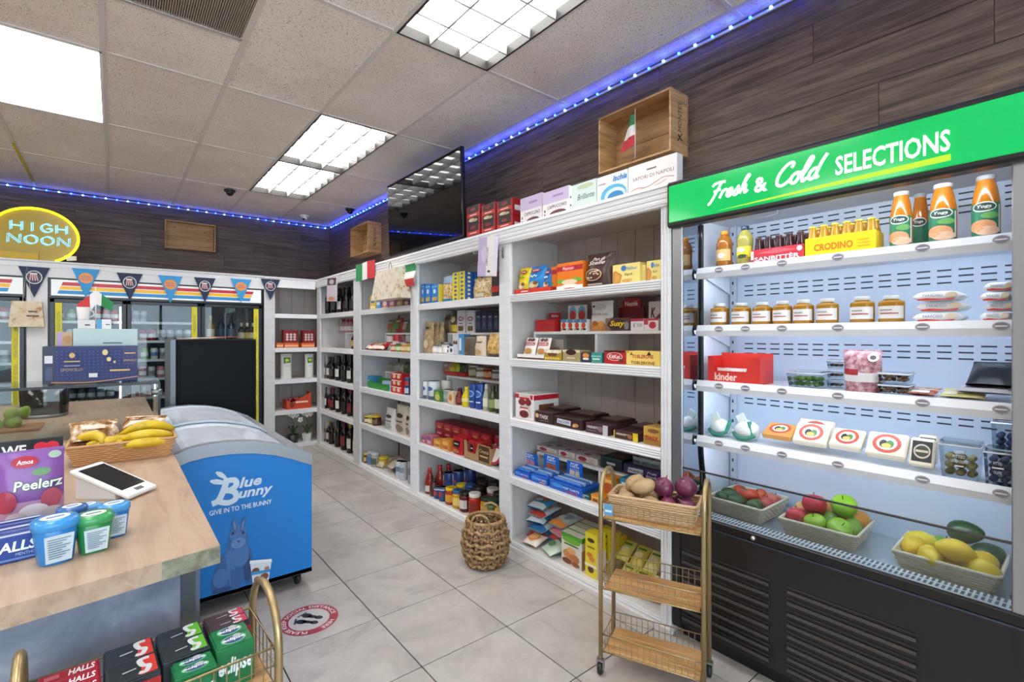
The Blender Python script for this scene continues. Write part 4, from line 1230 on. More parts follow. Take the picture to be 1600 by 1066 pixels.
# ---- nearest bay, fourth shelf
def poptart(u0, u1, vt, cu0, cu1, cv, pic, k):
    q = slot(4, 'D', u0, u1, vt, .012, .17)
    h = q['h']
    o = carton('pastry_display_box', q['w'], q['d'], h, '1c5ec4', [('t', 'POP TARTS', .68, .55, .5, .24, 'dce8f6', 0, .02), ('e', .25, .6, .2, .25, '4a90dc'), ('r', .55, .9, .15, .3, 'b83a6a' if k != 1 else 'd98a3a')], q['loc'], RZW)
    for j in range(4): MB().box(-q['w'] * .42, q['w'] * .42, -q['d'] * .42 + j * .03, -q['d'] * .42 + j * .03 + .022, h, h + .02, mat(('3a78cc', '9ab4d8')[j % 2], .25), .005).build('foil_pack', o)
    xc = XS + .022 + .012 + .15
    ya, yb = y_at(cu0, xc), y_at(cu1, xc); zt = z_x((cu0 + cu1) / 2, cv, xc)
    cw, ch = ya - yb, zt - q['loc'][2] - h * .8
    c = MB().box(-cw / 2, cw / 2, -.002, .002, 0, ch, mat('1c66d0', .4), .001).build('header_card', o)
    off = (ya + yb) / 2 - q['loc'][1]
    c.location = (-off, .06, h * .8)
    prt(c, cw, ch, [('t', 'POP', .5, .86, .5, .14, 'f0f4fa', 0, .03), ('t', 'TARTS', .5, .71, .6, .12, 'f0f4fa', 0, .03), ('p', [(.18, .12), (.5, .08), (.52, .48), (.2, .5)], pic), ('p', [(.55, .1), (.85, .14), (.82, .5), (.56, .48)], pic), ('r', .2, .8, .54, .58, 'a8c8f0')], lambda x, z, e: (x, -.002 - e, z), name='printed_face')
    tag(o, ('blue toaster pastry box with pink pastry card', 'blue toaster pastry box with brown pastry card', 'larger blue toaster pastry box with pale pastry card')[k], 'box', q['grp'], q['where'])
poptart(800, 827, 737, 816, 841, 708, 'd88a9a', 0)
poptart(829, 855, 744, 851, 874, 712, 'b0622c', 1)
poptart(858, 909, 757, 887, 911, 722, 'd9cdbc', 2)
for k, (a, c, v) in enumerate(((818, 838, 697), (840, 870, 700), (873, 898, 706), (900, 934, 714))):
    BOX(4, 'D', a, c, v, 'e6dcda', 'white granola bar box with a red seal', [('e', .3, .5, .2, .36, 'a8323c'), ('e', .72, .5, .2, .34, 'dcc9ae'), ('r', .1, .9, .04, .1, '8a4a50')], .215, .17, 'r', top=[('r', .05, .95, .1, .9, 'd4c8c8'), ('e', .3, .3, .15, .1, '9a4048'), ('e', .6, .6, .15, .1, '9a4048')])
BOX(4, 'D', 938, 972, 716, '1e2626', 'black and green bar box with a small white panel', [('r', 0, .1, 0, 1, '2c4a40'), ('r', .3, .7, .4, .6, 'c2c8c6'), ('r', 0, 1, .86, 1, '2c5246')], .21, .16, 'r', top=[('r', .4, .8, .3, .6, '8a3a34'), ('r', .1, .3, .3, .6, '3a5a4c')])
q = slot(4, 'D', 974, 1031, 731, .205, .16, 'r')
o = carton('fruit_snack_box', q['w'], q['d'], q['h'], '3a2a5c', [('p', [(.12, .25), (.56, .3), (.56, .8), (.14, .75)], 'e6e2ea'), ('t', "Welch's", .34, .52, .4, .3, '3a2a5c', 0, .02), ('t', 'Fruit', .8, .66, .26, .22, 'e6e2ee', .2, .02), ('t', 'Snacks', .8, .32, .34, .24, 'e6e2ee', .2, .02)], q['loc'], RZW)
for k in range(3):
    p = pouch('pouch', .07, .022, .05, 'b8c4c6', [('r', .1, .9, .4, .7, '5a7a80')], (-.06 + k * .06, -.03, q['h'] - .012), .1 * k - .1); p.parent = o
tag(o, 'open purple fruit snack box with white lettering', 'box', q['grp'], q['where'])
BOX(4, 'D', 902, 922, 772, '1c4a58', 'teal bar box lying in front of the cart', [('r', .1, .9, .6, .75, 'a8ccd2'), ('r', .15, .6, .35, .45, 'd8e4e6'), ('r', .1, .8, .12, .22, '7aa8b0')], .02, .14)
BOX(4, 'D', 923, 937, 774, 'd98a1e', 'orange bar box lying next to the teal one', [('r', .1, .9, .6, .78, 'f0c060'), ('e', .5, .3, .3, .2, '8a4a14')], .02, .14)
BOX(4, 'D', 939, 962, 746, 'd98a1e', 'orange granola box behind the cart hoop', [('e', .5, .5, .3, .3, 'b85a1a'), ('r', .1, .9, .75, .9, 'f0c060')], .1, .1)
BOX(4, 'D', 968, 1000, 750, '2a7a98', 'blue-green snack box behind the potato basket', [('r', .1, .9, .7, .85, 'cfe6ec')], .1, .08)
# ---- nearest bay, bottom shelf
def PILE(bay, s, u, v, w, h, d, c, desc, deco, z0, rx=1.35, rz=0., sb=.1, yaw=0., name='snack_packet'):
    x = XS + .022 + sb
    o = pouch(name, w, d, h, c, deco, (x, y_at(u, x), SH[s] + z0), 0, flat=True)
    o.rotation_euler = (-rx, rz, RZW + yaw)
    tag(o, desc, 'packet', 'goods on the ' + SN[s] + ' of the ' + BN[bay], where(bay, s))
SNK = lambda a, b_: [('r', 0, 1, .0, .25, a), ('e', .5, .6, .35, .2, b_), ('e', .35, .45, .2, .12, 'e9e4da'), ('r', .2, .8, .8, .9, 'e9eef2')]
PILE(4, 'E', 835, 0, .14, .19, .042, '5d9cc8', 'blue foil snack packet at the bottom of the pile', SNK('b83a34', 'f0ece6'), 0.022, 1.42, 0, 0.10, 0.20)
PILE(4, 'E', 835, 0, .14, .19, .042, 'c8d4da', 'silver and blue snack packet second in the pile', SNK('3a78b4', 'd9a05a'), 0.067, 1.42, 0, 0.10, 0.05)
PILE(4, 'E', 835, 0, .14, .19, .042, '3a86c0', 'blue snack packet third in the pile', SNK('d8e2e8', 'c8524a'), 0.112, 1.42, 0, 0.11, 0.30)
PILE(4, 'E', 835, 0, .14, .19, .042, 'd4dade', 'white and red snack packet near the top of the pile', SNK('c2453c', 'e8c27a'), 0.157, 1.42, 0, 0.11, 0.00)
PILE(4, 'E', 835, 0, .14, .19, .042, '4a9ad0', 'light blue snack packet on top of the pile', SNK('e6ecf0', 'd07a48'), 0.202, 1.42, 0, 0.12, 0.15)
PILE(4, 'E', 866, 0, .14, .19, .042, '3f8fca', 'blue packet at the bottom of the right-hand pile', SNK('c2453c', 'e8e2d8'), 0.042, 1.42, 0, 0.13, -0.10)
PILE(4, 'E', 866, 0, .14, .19, .042, 'dcd8d4', 'white wafer packet with pink print on the right-hand pile', SNK('d0788a', 'c8a070'), 0.087, 1.42, 0, 0.13, -0.25)
PILE(4, 'E', 866, 0, .14, .19, .042, 'cfd6d8', 'white and orange packet on top of the right-hand pile', SNK('d98a4a', '9ab0ba'), 0.132, 1.42, 0, 0.14, -0.10)
PILE(4, 'E', 852, 0, .14, .2, .045, 'b9c9b6', 'pale green liquorice packet lying at the front', [('t', 'GOLIA', .5, .62, .8, .18, '20261f', .1, .03), ('e', .4, .3, .25, .12, '5a8a54'), ('r', 0, 1, .8, 1, '2a3028')], .022, 1.30, 0, .01, -.35)
PILE(4, 'E', 826, 0, .12, .12, .05, 'e6d8c8', 'small bag with a round orange picture at the front', [('e', .5, .5, .36, .34, 'd98a48'), ('e', .5, .5, .25, .24, 'eab27a')], .02, 1.35, 0, .0, .1)
HZ = [('r', 0, 1, .84, 1, '4f9a3a'), ('e', .5, .8, .45, .1, '6fae3a'), ('r', 0.15, 0.85, 0.638, 0.682, '3c5c2c'), ('e', .35, .35, .25, .14, 'c4824a'), ('e', .66, .28, .24, .13, 'b8703a'), ('e', .5, .48, .22, .1, 'd9a468'), ('e', .3, .12, .25, .09, '7a3c28'), ('e', .72, .1, .2, .07, '94522e')]
BOX(4, 'E', 877, 909, 836, 'd9d5c8', 'white and green nut carton at the front', HZ, .03, .055, side=[('r', 0, 1, .0, .6, 'b9906a'), ('r', 0, 1, .84, 1, '4f9a3a')])
for k in range(3): BOX(4, 'E', 887 + k * 9, 917 + k * 8.0, 830 - k * 5, 'cfcabb', 'white and green nut carton in the row behind', HZ, .1 + k * .065, .055, side=[('r', 0, 1, .84, 1, '4f9a3a')])
YB_ = [('e', .5, .84, .3, .05, '3a3414'), ('r', .2, .8, .66, .7, '8a7a1e'), ('e', .4, .5, .25, .06, 'c87a2a'), ('e', .6, .42, .25, .06, 'd98a32'), ('e', .5, .18, .25, .08, '5a3a24'), ('r', 0, 1, .24, .3, 'f3e6c8')]
BOX(4, 'E', 914, 933, 834, 'e3cf2c', 'tall yellow taralli carton at the front', YB_, .02, .075, name='taralli_bag', cat='bag', side=[('r', 0, 1, .0, .6, 'd9cdb8')])
for k in range(4): BOX(4, 'E', 937 + k * 10, 952 + k * 9.5, 826 + k * 5, ('d9c52a', 'cbb63a')[k % 2], 'yellow taralli bag in the row behind the cart', YB_, .12 + k * .06, .05, name='taralli_bag', cat='bag', side=[('r', .1, .9, .05, .5, 'd2c49a')])
for k in range(6):
    PILE(4, 'E', 970 + (k % 3) * 22, 0, .088, .13, .04, ('e0d36a', 'd8c850', 'e4da86')[k % 3], 'pale yellow crisp packet behind cart', [('e', .5, .5, .3, .15, 'f0e8b8'), ('r', .2, .8, .75, .85, '5a8a3a')], .012 + .06 * (k // 3), .95, 0, .06 + .13 * (k // 3), .05)

# ---- second nearest bay
def PASTA(t): return [('t', t, .5, .86, .8, .07, 'e6f0fa'), ('e', .5, .62, .2, .12, 'dcebf8'), ('r', .1, .9, .12, .32, 'c9a24a'), ('r', .1, .9, .05, .1, '1c5a9c')]
for k, (a, c) in enumerate(((655, 663), (664.5, 672.5), (674, 684))):
    BOX(3, 'A', a, c, 444, '2280cc', 'blue pasta box', PASTA('Barilla'), .015, .05, name='pasta_box')
BOX(3, 'A', 684.5, 687, 444, 'd9c23a', 'thin yellow pasta packet beside the blue boxes', (), .02, .05, name='pasta_box')
PSTM = m_mottle('dry_pasta', '8a6a3a', 'd0b078', 'ecdcb4', 60, .35)
BAG(3, 'A', 688, 706, 430, 'd9c49a', 'clear bag of shell pasta with light blue top', [('r', 0, 1, .72, .98, '8fb4d4'), ('r', 0, 1, .0, .12, '2a78a8')], .03, .07, m=PSTM, name='pasta_bag')
for r in range(7):
    for k in range(2):
        z0 = SH['A'] + .0006 + r * .0315
        q = slot(3, 'A', 707 + k * 10, 716.5 + k * 10, 440, .02, .075)
        o = carton('baking_packet', q['w'], q['d'], .031, 'e6d020', [('e', .5, .5, .25, .3, '3a62a8')], (q['loc'][0], q['loc'][1], z0), RZW, side=[('r', .0, 1, 0, 1, '2460ac'), ('e', .5, .5, .2, .3, 'e8e4c0')])
        tag(o, 'small yellow and blue packet in row %s up the stacked block' % ('one', 'two', 'three', 'four', 'five', 'six', 'seven')[r], 'box', q['grp'], '')
        if k == 1:
            o2 = carton('baking_packet', q['w'], q['d'], .031, '2460ac', (), (q['loc'][0] + .08, q['loc'][1] - .02, z0), RZW, side=[('e', .5, .5, .25, .3, 'e8dc60')])
            tag(o2, 'blue packet behind row %s of the stacked yellow block' % ('one', 'two', 'three', 'four', 'five', 'six', 'seven')[r], 'box', q['grp'], '')
BAG(3, 'A', 733, 767, 433, 'd8c8a4', 'large clear bag of shell pasta', [('r', .3, .7, .1, .25, 'e9e2cf')], .03, .1, m=PSTM, name='pasta_bag')
BOX(3, 'A', 768, 779, 424, '3a2c2a', 'dark box with a red band at the right end', [('r', 0, 1, .2, .42, 'c8302c'), ('r', 0, 1, .8, 1, 'b8283a')], .03, .08)
KR = m_mottle('kraft_paper', '8f7553', 'ab9069', 'bda480', 25, .75)
BAG(3, 'B', 653, 672, 503, 'b09468', 'tall kraft paper bag at the left end', [('r', .3, .7, .78, .86, '2e2a26'), ('e', .5, .3, .3, .13, 'd9c7a2')], .02, .08, m=KR, name='kraft_bag')
BAG(3, 'B', 673, 681, 504, 'a98c62', 'kraft paper bag second from the left', (), .07, .06, m=KR, name='kraft_bag')
BAG(3, 'B', 682, 689, 503, 'a98c62', 'kraft paper bag third from the left', (), .1, .06, m=KR, name='kraft_bag')
BAG(3, 'B', 692, 701, 492, '6a5436', 'brown pasta bag on the riser', [('r', .1, .9, .7, .9, '3a2c1e')], .21, .06, 'r')
BAG(3, 'B', 702, 713, 486, '4a4432', 'dark bag with a yellow base on the riser', [('r', 0, 1, .05, .38, 'd9bc3a'), ('e', .5, .62, .3, .14, 'e4d6a0')], .21, .06, 'r')
for a, c in ((714, 726), (729, 741)): BOX(3, 'B', a, c, 485, 'dcd6d8', 'white and purple pasta box', [('e', .5, .62, .38, .1, '7a2848'), ('e', .5, .62, .28, .06, 'd9c4cc'), ('r', .15, .85, .08, .3, '6a5a34'), ('r', 0.25, 0.75, 0.405, 0.435, '2a2a3a')], .21, .06, 'r', name='pasta_box')
for k in range(4): BOX(3, 'B', 743 + k * 9.2, 751.6 + k * 9.2, 486, '242838', 'dark blue pasta box on the riser', [('r', .15, .85, .15, .8, '3c4460'), ('r', .25, .75, .7, .76, 'a8acb8'), ('r', .3, .7, .3, .5, '565e78')], .21, .06, 'r', name='pasta_box')
for k in range(3): JAR(3, 'B', 673 + k * 8, 680 + k * 8, 539 - (k == 2) * 3, 'd8d4ce', '7a766e', 'ece8e2', 'small white jar with grey lid', .03)
for k, (a, v) in enumerate(((689, 535), (696, 541), (702, 538))): BOX(3, 'B', a, a + 6, v, 'e2e0e0', 'tiny white and navy carton', [('e', .5, .4, .3, .2, '2a3458'), ('r', 0, 1, .8, 1, '3a4468')], .05, .05)
BOX(3, 'B', 707, 716, 523, 'dcdadc', 'white carton with dark prints on a stack', [('e', .3, .5, .2, .2, '5a3030'), ('e', .7, .5, .2, .2, '5a3030')], .09, .06)
BOX(3, 'B', 716.5, 725, 522, '4a94c8', 'light blue and white carton', [('r', .1, .5, .2, .8, 'e6ecf0')], .09, .06)
BAG(3, 'B', 721, 738.5, 526, '5e5044', 'grey-brown pasta bag leaning', [('p', [(.2, .1), (.5, .1), (.9, .9), (.7, .9)], '7a6a5a')], .03, .06)
BAG(3, 'B', 739, 755, 525, 'd8cbb4', 'cream pasta packet', [('r', 0.2, 0.8, 0.675, 0.725, '5a4a3a'), ('e', .5, .2, .3, .14, 'c0a06a')], .03, .06)
BAG(3, 'B', 756, 778, 521, 'd8b070', 'clear bag of ribbon pasta at the right end', [('r', 0, 1, 0, .12, '4a4240')], .03, .1, m=m_mottle('ribbon_pasta', '8a6428', 'd8ac5c', 'eacb88', 45, .4), name='pasta_bag')
BAG(3, 'C', 678, 700, 566, 'c89a7a', 'clear bag of nuts with a pink top on the riser', [('r', 0, 1, .6, .98, 'a87a80'), ('r', .2, .8, .66, .85, 'd8ccc8')], .21, .08, 'r', m=m_mottle('mixed_nuts', '6a4028', 'b8845a', 'd8b48a', 70, .4))
BOX(3, 'C', 694, 727, 586, 'b01f24', 'low red tray on the riser', [('r', .1, .6, .3, .6, 'd8483a')], .205, .1, 'r', name='snack_tray', cat='tray')
BAG(3, 'C', 700, 714, 566, 'b8b020', 'yellow and black snack bag leaning in the red tray', [('p', [(.0, .5), (1, .8), (1, 1), (0, .9)], '2a2a24'), ('e', .5, .45, .3, .2, 'e4dc4a')], .23, .06, 'r')
BAG(3, 'C', 713, 726, 568, '3a3a30', 'black snack bag behind the yellow one', [('p', [(.1, .2), (.7, .3), (.9, .8), (.3, .7)], '8a9a2a')], .26, .05, 'r')
for a, c, v, bd, ld, lab, nm in ((728, 739, 571, '7a6a44', 'c8bca4', 'b8a888', 'olive green pickle jar'), (740, 751, 575, '8a8a50', 'd0c8b8', 'dcd8d0', 'artichoke jar with white label'), (752, 763, 575, 'b03c20', '9a5a3a', 'd8a060', 'red pepper jar'), (764, 777, 578, '8a7a60', 'd8d4cc', 'cfcac2', 'pale mushroom jar')):
    JAR(3, 'C', a, c, v, bd, ld, lab, nm + ' on the riser', .21, 'r')
for a, c in ((656, 664), (665, 676)): CAN(3, 'C', a, c, 596, 'dcdde0', 'white bean can with a blue oval', [('e', .5, .6, .3, .12, '3a62a8'), ('r', 0, 1, 0, .2, '4a5a74')], .02)
CAN(3, 'C', 677, 686, 595, 'd4cfc6', 'cream can behind the white ones', (), .06)
BOX(3, 'C', 678, 689, 610, '3f7a34', 'small green pouch pack', [('e', .5, .4, .35, .3, 'c8c864'), ('e', .5, .75, .3, .15, '8ab04a')], .02, .05)
CAN(3, 'C', 690, 698, 609, '9aa0a4', 'plain steel can', [('r', 0, 1, .3, .6, 'b8bcbe')], .04)
BOX(3, 'C', 699.5, 708, 612, 'd8c4a0', 'beige carton with orange print', [('e', .5, .5, .3, .25, 'c87a3a')], .02, .05)
BOT(3, 'C', 709, 717, 607, '6a1c22', '3a1416', '8a3a3a', 'dark red vinegar bottle', 'sauce', .03, name='sauce_bottle')
BOT(3, 'C', 718, 728, 605, 'd9c41a', 'e0cc2a', 'e9dc8a', 'yellow mustard bottle', 'sauce', .02, name='sauce_bottle', lz=(.25, .42))
for a, c in ((730, 739), (740, 750)):
    CAN(3, 'C', a, c, 600, '1c4494', 'blue round salt carton', [('e', .5, .6, .35, .14, 'a8c0e0'), ('e', .5, .6, .28, .1, '2a5ab0'), ('r', .2, .8, .25, .3, 'd8e0ea')], .02, name='salt_carton', lid='2a58a8')
BOT(3, 'C', 752, 759, 601, 'a8a890', 'd0ccc0', 'd4d8c0', 'pale bottle with a green label', 'sauce', .02, name='sauce_bottle')
BOT(3, 'C', 760, 769, 603, '3c4a24', '2a3018', '8a9a5a', 'olive oil bottle with green label', 'sauce', .02, name='oil_bottle')
BOT(3, 'C', 770, 779, 600, '26301e', '1a2014', 'd8d4c4', 'dark oil bottle with white label at the right end', 'sauce', .02, name='oil_bottle')
for k in range(2): BOX(3, 'D', 655 + k * 10.5, 664.5 + k * 10.5, 680, 'b86a7c', 'pink biscuit pack', [('e', .5, .65, .35, .2, '7a4a8a'), ('e', .5, .3, .3, .16, 'd9a8a0')], .02, .07)
for k in range(2): BOX(3, 'D', 677 + k * 13, 689 + k * 13, 687, 'd08a34', 'orange biscuit pack', [('e', .5, .65, .38, .18, 'e8b45a'), ('e', .5, .3, .3, .16, 'b8642a'), ('r', .15, .85, .05, .12, 'e8d8b0')], .02, .07)
for r in range(2):
    for k in range(6):
        xx = XS + .022 + .14 + r * .09
        o = carton('biscuit_pack', .13, .085, .115, '8e1c26', [('e', .5, .7, .36, .14, 'b8384a'), ('r', 0.25, 0.75, 0.677, 0.722, 'ecd8d4'), ('e', .5, .3, .3, .15, 'c88a50')], (xx + .045, 3.68 - k * .135, SH['D'] + .0006), RZW, top=[('r', .1, .9, .1, .9, 'a83a40')])
        tag(o, 'red biscuit carton in the %s row of the back block' % ('front', 'rear')[r], 'box', 'red biscuit cartons', ', fourth shelf')
        o2 = carton('biscuit_pack', .13, .085, .06, '961f2a', [('e', .5, .6, .36, .2, 'b8384a'), ('e', .5, .25, .3, .15, 'c88a50')], (xx + .045, 3.68 - k * .135, SH['D'] + .117), RZW, top=[('r', .1, .9, .1, .9, '8a2c34')])
        tag(o2, 'red biscuit carton stacked on the %s row' % ('front', 'rear')[r], 'box', 'red biscuit cartons', ', fourth shelf')
for k in range(3):
    BAG(3, 'D', 705 + k * 7, 721 + k * 6.5, 683 - k * 2, 'b8222a', 'red coffee biscuit bag in the row', [('r', .2, .8, .45, .8, '2a1c1c'), ('r', .3, .7, .6, .65, 'd8d0cc'), ('e', .5, .22, .3, .12, 'c07a3a')], .02 + k * .045, .04)
q = slot(3, 'D', 725, 766, 690, .015, .12)
o = empty('coffee_case', q['loc'], RZW)
tag(o, 'open kraft cardboard case of red coffee packs', 'box', q['grp'], q['where'])
KC = mat('a9835a', .75)
W2, H2 = q['w'] / 2, q['h']
MB().box(-W2, W2, -.06, .06, 0, .004, KC).build('base', o)
ff = MB().prism([(-W2, 0), (W2, 0), (W2, H2 * .9), (W2 * .1, H2 * .9), (-W2 * .1, H2 * .35), (-W2 * .7, H2 * .35), (-W2 * .8, H2 * .9), (-W2, H2 * .9)], -.06, -.057, KC).build('front', o)
prt(ff, q['w'], H2, [('r', .58, .97, .1, .85, '4a3420'), ('t', 'Crema', .77, .6, .34, .18, 'c8a878', 0, .02), ('r', 0.62, 0.92, 0.31, 0.39, 'c8a878')], lambda x, z, e: (x, -.06 - e, z))
for s in (-1, 1): MB().box(s * W2, s * (W2 - .003), -.057, .06, 0.004, H2 * .8, KC).build('side', o)
MB().box(-W2 + .003, W2 - .003, .057, .06, .004, H2 * .8, KC).build('back', o)
for k in range(2):
    for j in range(3):
        p = carton('coffee_pack', W2 * .42, .032, H2 * .92, 'b01c22', [('r', .2, .8, .4, .8, '241818'), ('r', .3, .7, .55, .6, 'd8d0cc')], (-W2 * .45 + k * W2 * .5, -.037 + j * .034, .005), 0); p.parent = o
CAN(3, 'D', 770, 779, 697, '9a1c22', 'small red can', [('r', 0, 1, .3, .7, 'e4dcd8')], .07)
CAN(3, 'D', 770, 779, 682, '9a1c22', 'red can standing behind', [('r', 0, 1, .3, .7, 'e4dcd8')], .13)
q = slot(3, 'D', 757, 779, 706, .02, .05)
o = empty('round_tub', (q['loc'][0] + .02, q['loc'][1], q['loc'][2]), RZW)
MB().lathe([(.045, 0), (.06, .03), (.062, .05)], m_glass('tub_plastic', 'd8dcdc', .15), 18, T=Matrix.Translation((0, .01, .065)) @ Matrix.Rotation(1.15, 4, 'X') @ Matrix.Translation((0, 0, -.04))).build('bowl', o)
MB().lathe([(.064, .05), (.066, .053), (.066, .064), (.06, .066), (0, .066)], mat('b8343c', .35), 20, T=Matrix.Translation((0, .01, .065)) @ Matrix.Rotation(1.15, 4, 'X') @ Matrix.Translation((0, 0, -.04))).lathe([(.05, .0665), (0, .0668)], mat('e6dedc', .4), 18, T=Matrix.Translation((0, .01, .065)) @ Matrix.Rotation(1.15, 4, 'X') @ Matrix.Translation((0, 0, -.04))).build('lid', o)
tag(o, 'round plastic tub with red lid tipped on its side', 'tub', q['grp'], q['where'])
# bottom shelf of jars
for a, c, v, sb in ((659, 671, 733, .02), (675, 687, 728, .1), (688, 699, 727, .18)): BOT(3, 'E', a, c, v, '8a2a1c', 'b02a22', 'd8d0cc' if sb < .05 else None, 'tomato passata bottle with a red cap', 'sauce', sb, name='sauce_bottle', lz=(.1, .34))
BOT(3, 'E', 667.5, 676.5, 750, '5a2c20', '2a2020', None, 'small brown sauce bottle', 'sauce', .015, name='sauce_bottle')
for k, (a, c, v, sb) in enumerate(((681, 694, 741, .09), (697, 710, 738, .13), (712, 724, 736, .17))): CAN(3, 'E', a, c, v, '24407c', 'tall blue and white tuna can', [('r', 0, .5, .1, .9, 'd8dce2'), ('e', .5, .5, .3, .2, 'b83038'), ('r', .5, 1, .3, .6, '3a5ca0')], sb)
for a, c in ((675.5, 682), (683, 690.5)): CAN(3, 'E', a, c, 762, '1c3f7c', 'small dark blue can', [('e', .5, .5, .35, .2, 'b83a34'), ('r', 0, 1, .8, .9, 'd0d4dc')], .012)
JJ = [(691, 703, 763, 'a8301e', 'e0b818', 'd89a30', 'pepper jar with yellow lid', .012), (703.5, 713.5, 767, 'd09a20', '2a5a8a', 'e6c860', 'yellow jar with blue lid', .012), (713, 725, 770, '5a1c16', '20201e', 'd9cfc6', 'dark red sauce jar with black lid', .012), (726, 742, 772, 'b02818', 'e8e4de', '8a2420', 'big red tomato jar with white lid', .012), (740, 754, 780, 'd09a1c', '2e3028', 'e2c24c', 'yellow antipasto jar with dark lid', .03), (755, 771, 783, '5c7040', '2c4a38', '8aa070', 'green olive jar with green lid', .03),
      (707, 719, 758, 'b88a1c', 'e0bc1c', 'c8a83a', 'jar with a yellow lid in the second row', .1), (720, 732, 759, '30405c', '24528a', '8a94a4', 'blue lidded jar in the second row', .1), (733, 747, 762, '4a1c18', '2a2220', '6a3a34', 'dark lidded jar in the second row', .1), (747, 761, 766, '8a2018', 'e6e2dc', '9a3c34', 'tall white lidded jar in the second row', .1), (762, 777, 772, '6a5a2a', '2a2a26', '8a7a4a', 'olive jar with black lid in the second row', .1),
      (724, 737, 752, '3a2c2c', '20201e', '5a4a48', 'dark jar in the back row', .19), (739, 752, 754, '4a3a2a', '3a2c28', '6a5a4a', 'brown jar in the back row', .19), (754, 768, 756, '2c2420', '2a2220', '4a3a34', 'black jar in the back row', .19)]
for a, c, v, bd, ld, lab, nm, sb in JJ: JAR(3, 'E', a, c, v, bd, ld, lab, nm, sb)
JAR(3, 'E', 770, 779, 796, '5c4a20', 'd8b020', '8a7a3a', 'squat jar with yellow lid by the post', .012)

# ---- third nearest bay (small in view)
BOX(2, 'A', 578, 587, 462, 'd8bc4a', 'yellow cracker box at the left end', [('e', .5, .6, .35, .15, '3a68a8'), ('r', .1, .9, .1, .25, 'e8dcb0')], .03, .07)
BOX(2, 'A', 583, 592, 441, '3a6aa8', 'tall blue cracker box at the left', [('r', .1, .9, .7, .85, 'd8c870'), ('e', .5, .4, .3, .14, 'd8d4c8')], .12, .06)
BOX(2, 'A', 588, 594, 468, '4a86b8', 'small light blue box', [('r', .1, .9, .4, .7, 'd8e0e0')], .02, .05)
for k in range(4): BOX(2, 'A', 596 + k * 11.2, 606.4 + k * 11.2, 469, ('8a4a78', '9a5c8a', 'b08a4a', '7a3c6a')[k], ('purple snack pack', 'lilac snack pack', 'tan snack pack', 'dark plum snack pack')[k], [('e', .5, .55, .3, .28, 'd8c0a8'), ('r', .1, .9, .05, .2, 'd8a84a')], .03, .07)
for k in range(3): BAG(2, 'B', 602 + k * 12, 614 + k * 12, 500 - (k == 1) * 3, ('6a7a3a', '8a2a24', '54543c')[k], ('green herb bag on the riser', 'red and green herb bag on the riser', 'dark herb bag at the right of the riser')[k], [('e', .5, .5, .3, .25, ('b8423a', '4a7a34', 'a89a7a')[k]), ('r', .2, .8, .75, .85, 'd0c8b8')], .22, .08, 'r')
for k in range(4): CAN(2, 'B', 600 + k * 10, 609 + k * 10, 525 - (k == 1) * 2, ('d4ccc8', 'c02c2c', '7a3040', 'a8a4a0')[k], ('cream tomato can', 'bright red tomato can', 'wine red tomato can', 'grey tomato can')[k] + ' under the riser', [('r', 0, 1, .35, .6, ('b83a34', 'e8dcd4', 'c8c0bc', '5a3a3a')[k])], .12)
for k in range(3): PILE(2, 'B', 574 + k * 9, 0, .12, .14, .05, ('c8402c', 'd8a89a', 'b8342a')[k], ('red snack packet at the left front', 'pale pink snack packet at the front', 'orange-red snack packet at the front')[k], SNK('e8d8c8', 'd89a4a'), .01, 1.1, 0, .03, .2 * k)
for k in range(4): JAR(2, 'B', 607 + k * 8.3, 614.6 + k * 8.3, 537, ('b83020', '5a8a3a', 'd07a28', 'c89a30')[k], ('c8c4bc', '3a6a34', 'd8c8a8', 'd8b040')[k], ('e0cfa8', 'd8e0b8', 'e8d0a0', 'e8dcb0')[k], ('red sauce jar', 'green pesto jar', 'orange sauce jar', 'yellow sauce jar')[k] + ' in the front row', .015)
for k in range(3): BAG(2, 'C', 601 + k * 13, 613 + k * 13, 568 - k, ('9a948c', 'a8a39a', '4a5a3a')[k], ('grey pulse bag', 'pale grey pulse bag', 'dark green pulse bag')[k] + ' on the riser', [('r', .2, .8, .5, .75, ('c8c2ba', 'd0ccc4', '8a9a6a')[k])], .22, .08, 'r')
BOX(2, 'C', 568, 583, 587, '3f86b8', 'blue cardboard display tray', [('r', .1, .7, .3, .6, '8ac0dc')], .06, .1, name='display_tray', cat='tray')
q = slot(2, 'C', 575, 605, 592, .02, .1)
o = empty('green_crate', q['loc'], RZW)
tag(o, 'open bright green cardboard display box', 'box', q['grp'], q['where'])
GB = mat('2f8a3a', .5); W2, H2 = q['w'] / 2, q['h']
MB().box(-W2, W2, -.05, .05, 0, .003, GB).build('base', o)
MB().box(-W2, W2, -.05, -.047, .003, H2 * .6, GB).build('front', o)
for s in (-1, 1): MB().prism([(-.047, .003), (.047, .003), (.047, H2), (-.047, H2 * .6)], -.0015, .0015, GB, T=Matrix.Translation((s * (W2 - .0015), 0, 0)) @ Matrix.Rotation(PI / 2, 4, 'Z')).build('side', o)
MB().box(-W2, W2, .047, .05, .003, H2, GB).build('back', o)
for k in range(2): BOX(2, 'C', 597, 610, 596 - k * 0, 'a8c0d8', 'blue and white wipes pack', [('r', .1, .9, .2, .6, '4a78b0')], .04 + k * .08, .06)
for r in range(3):
    q = slot(2, 'C', 611, 628, 600, .02, .08)
    o = carton('red_packet', q['w'], q['d'], .062, 'c41f24', [('e', .3, .5, .14, .3, 'e8c8a0'), ('e', .7, .5, .14, .3, 'e8c8a0'), ('r', .05, .95, .8, .95, 'e8dcd4')], (q['loc'][0], q['loc'][1], SH['C'] + .0006 + r * .0625), RZW)
    tag(o, 'red packet, %s of the stack of three' % ('bottom', 'middle', 'top')[r], 'box', q['grp'], q['where'])
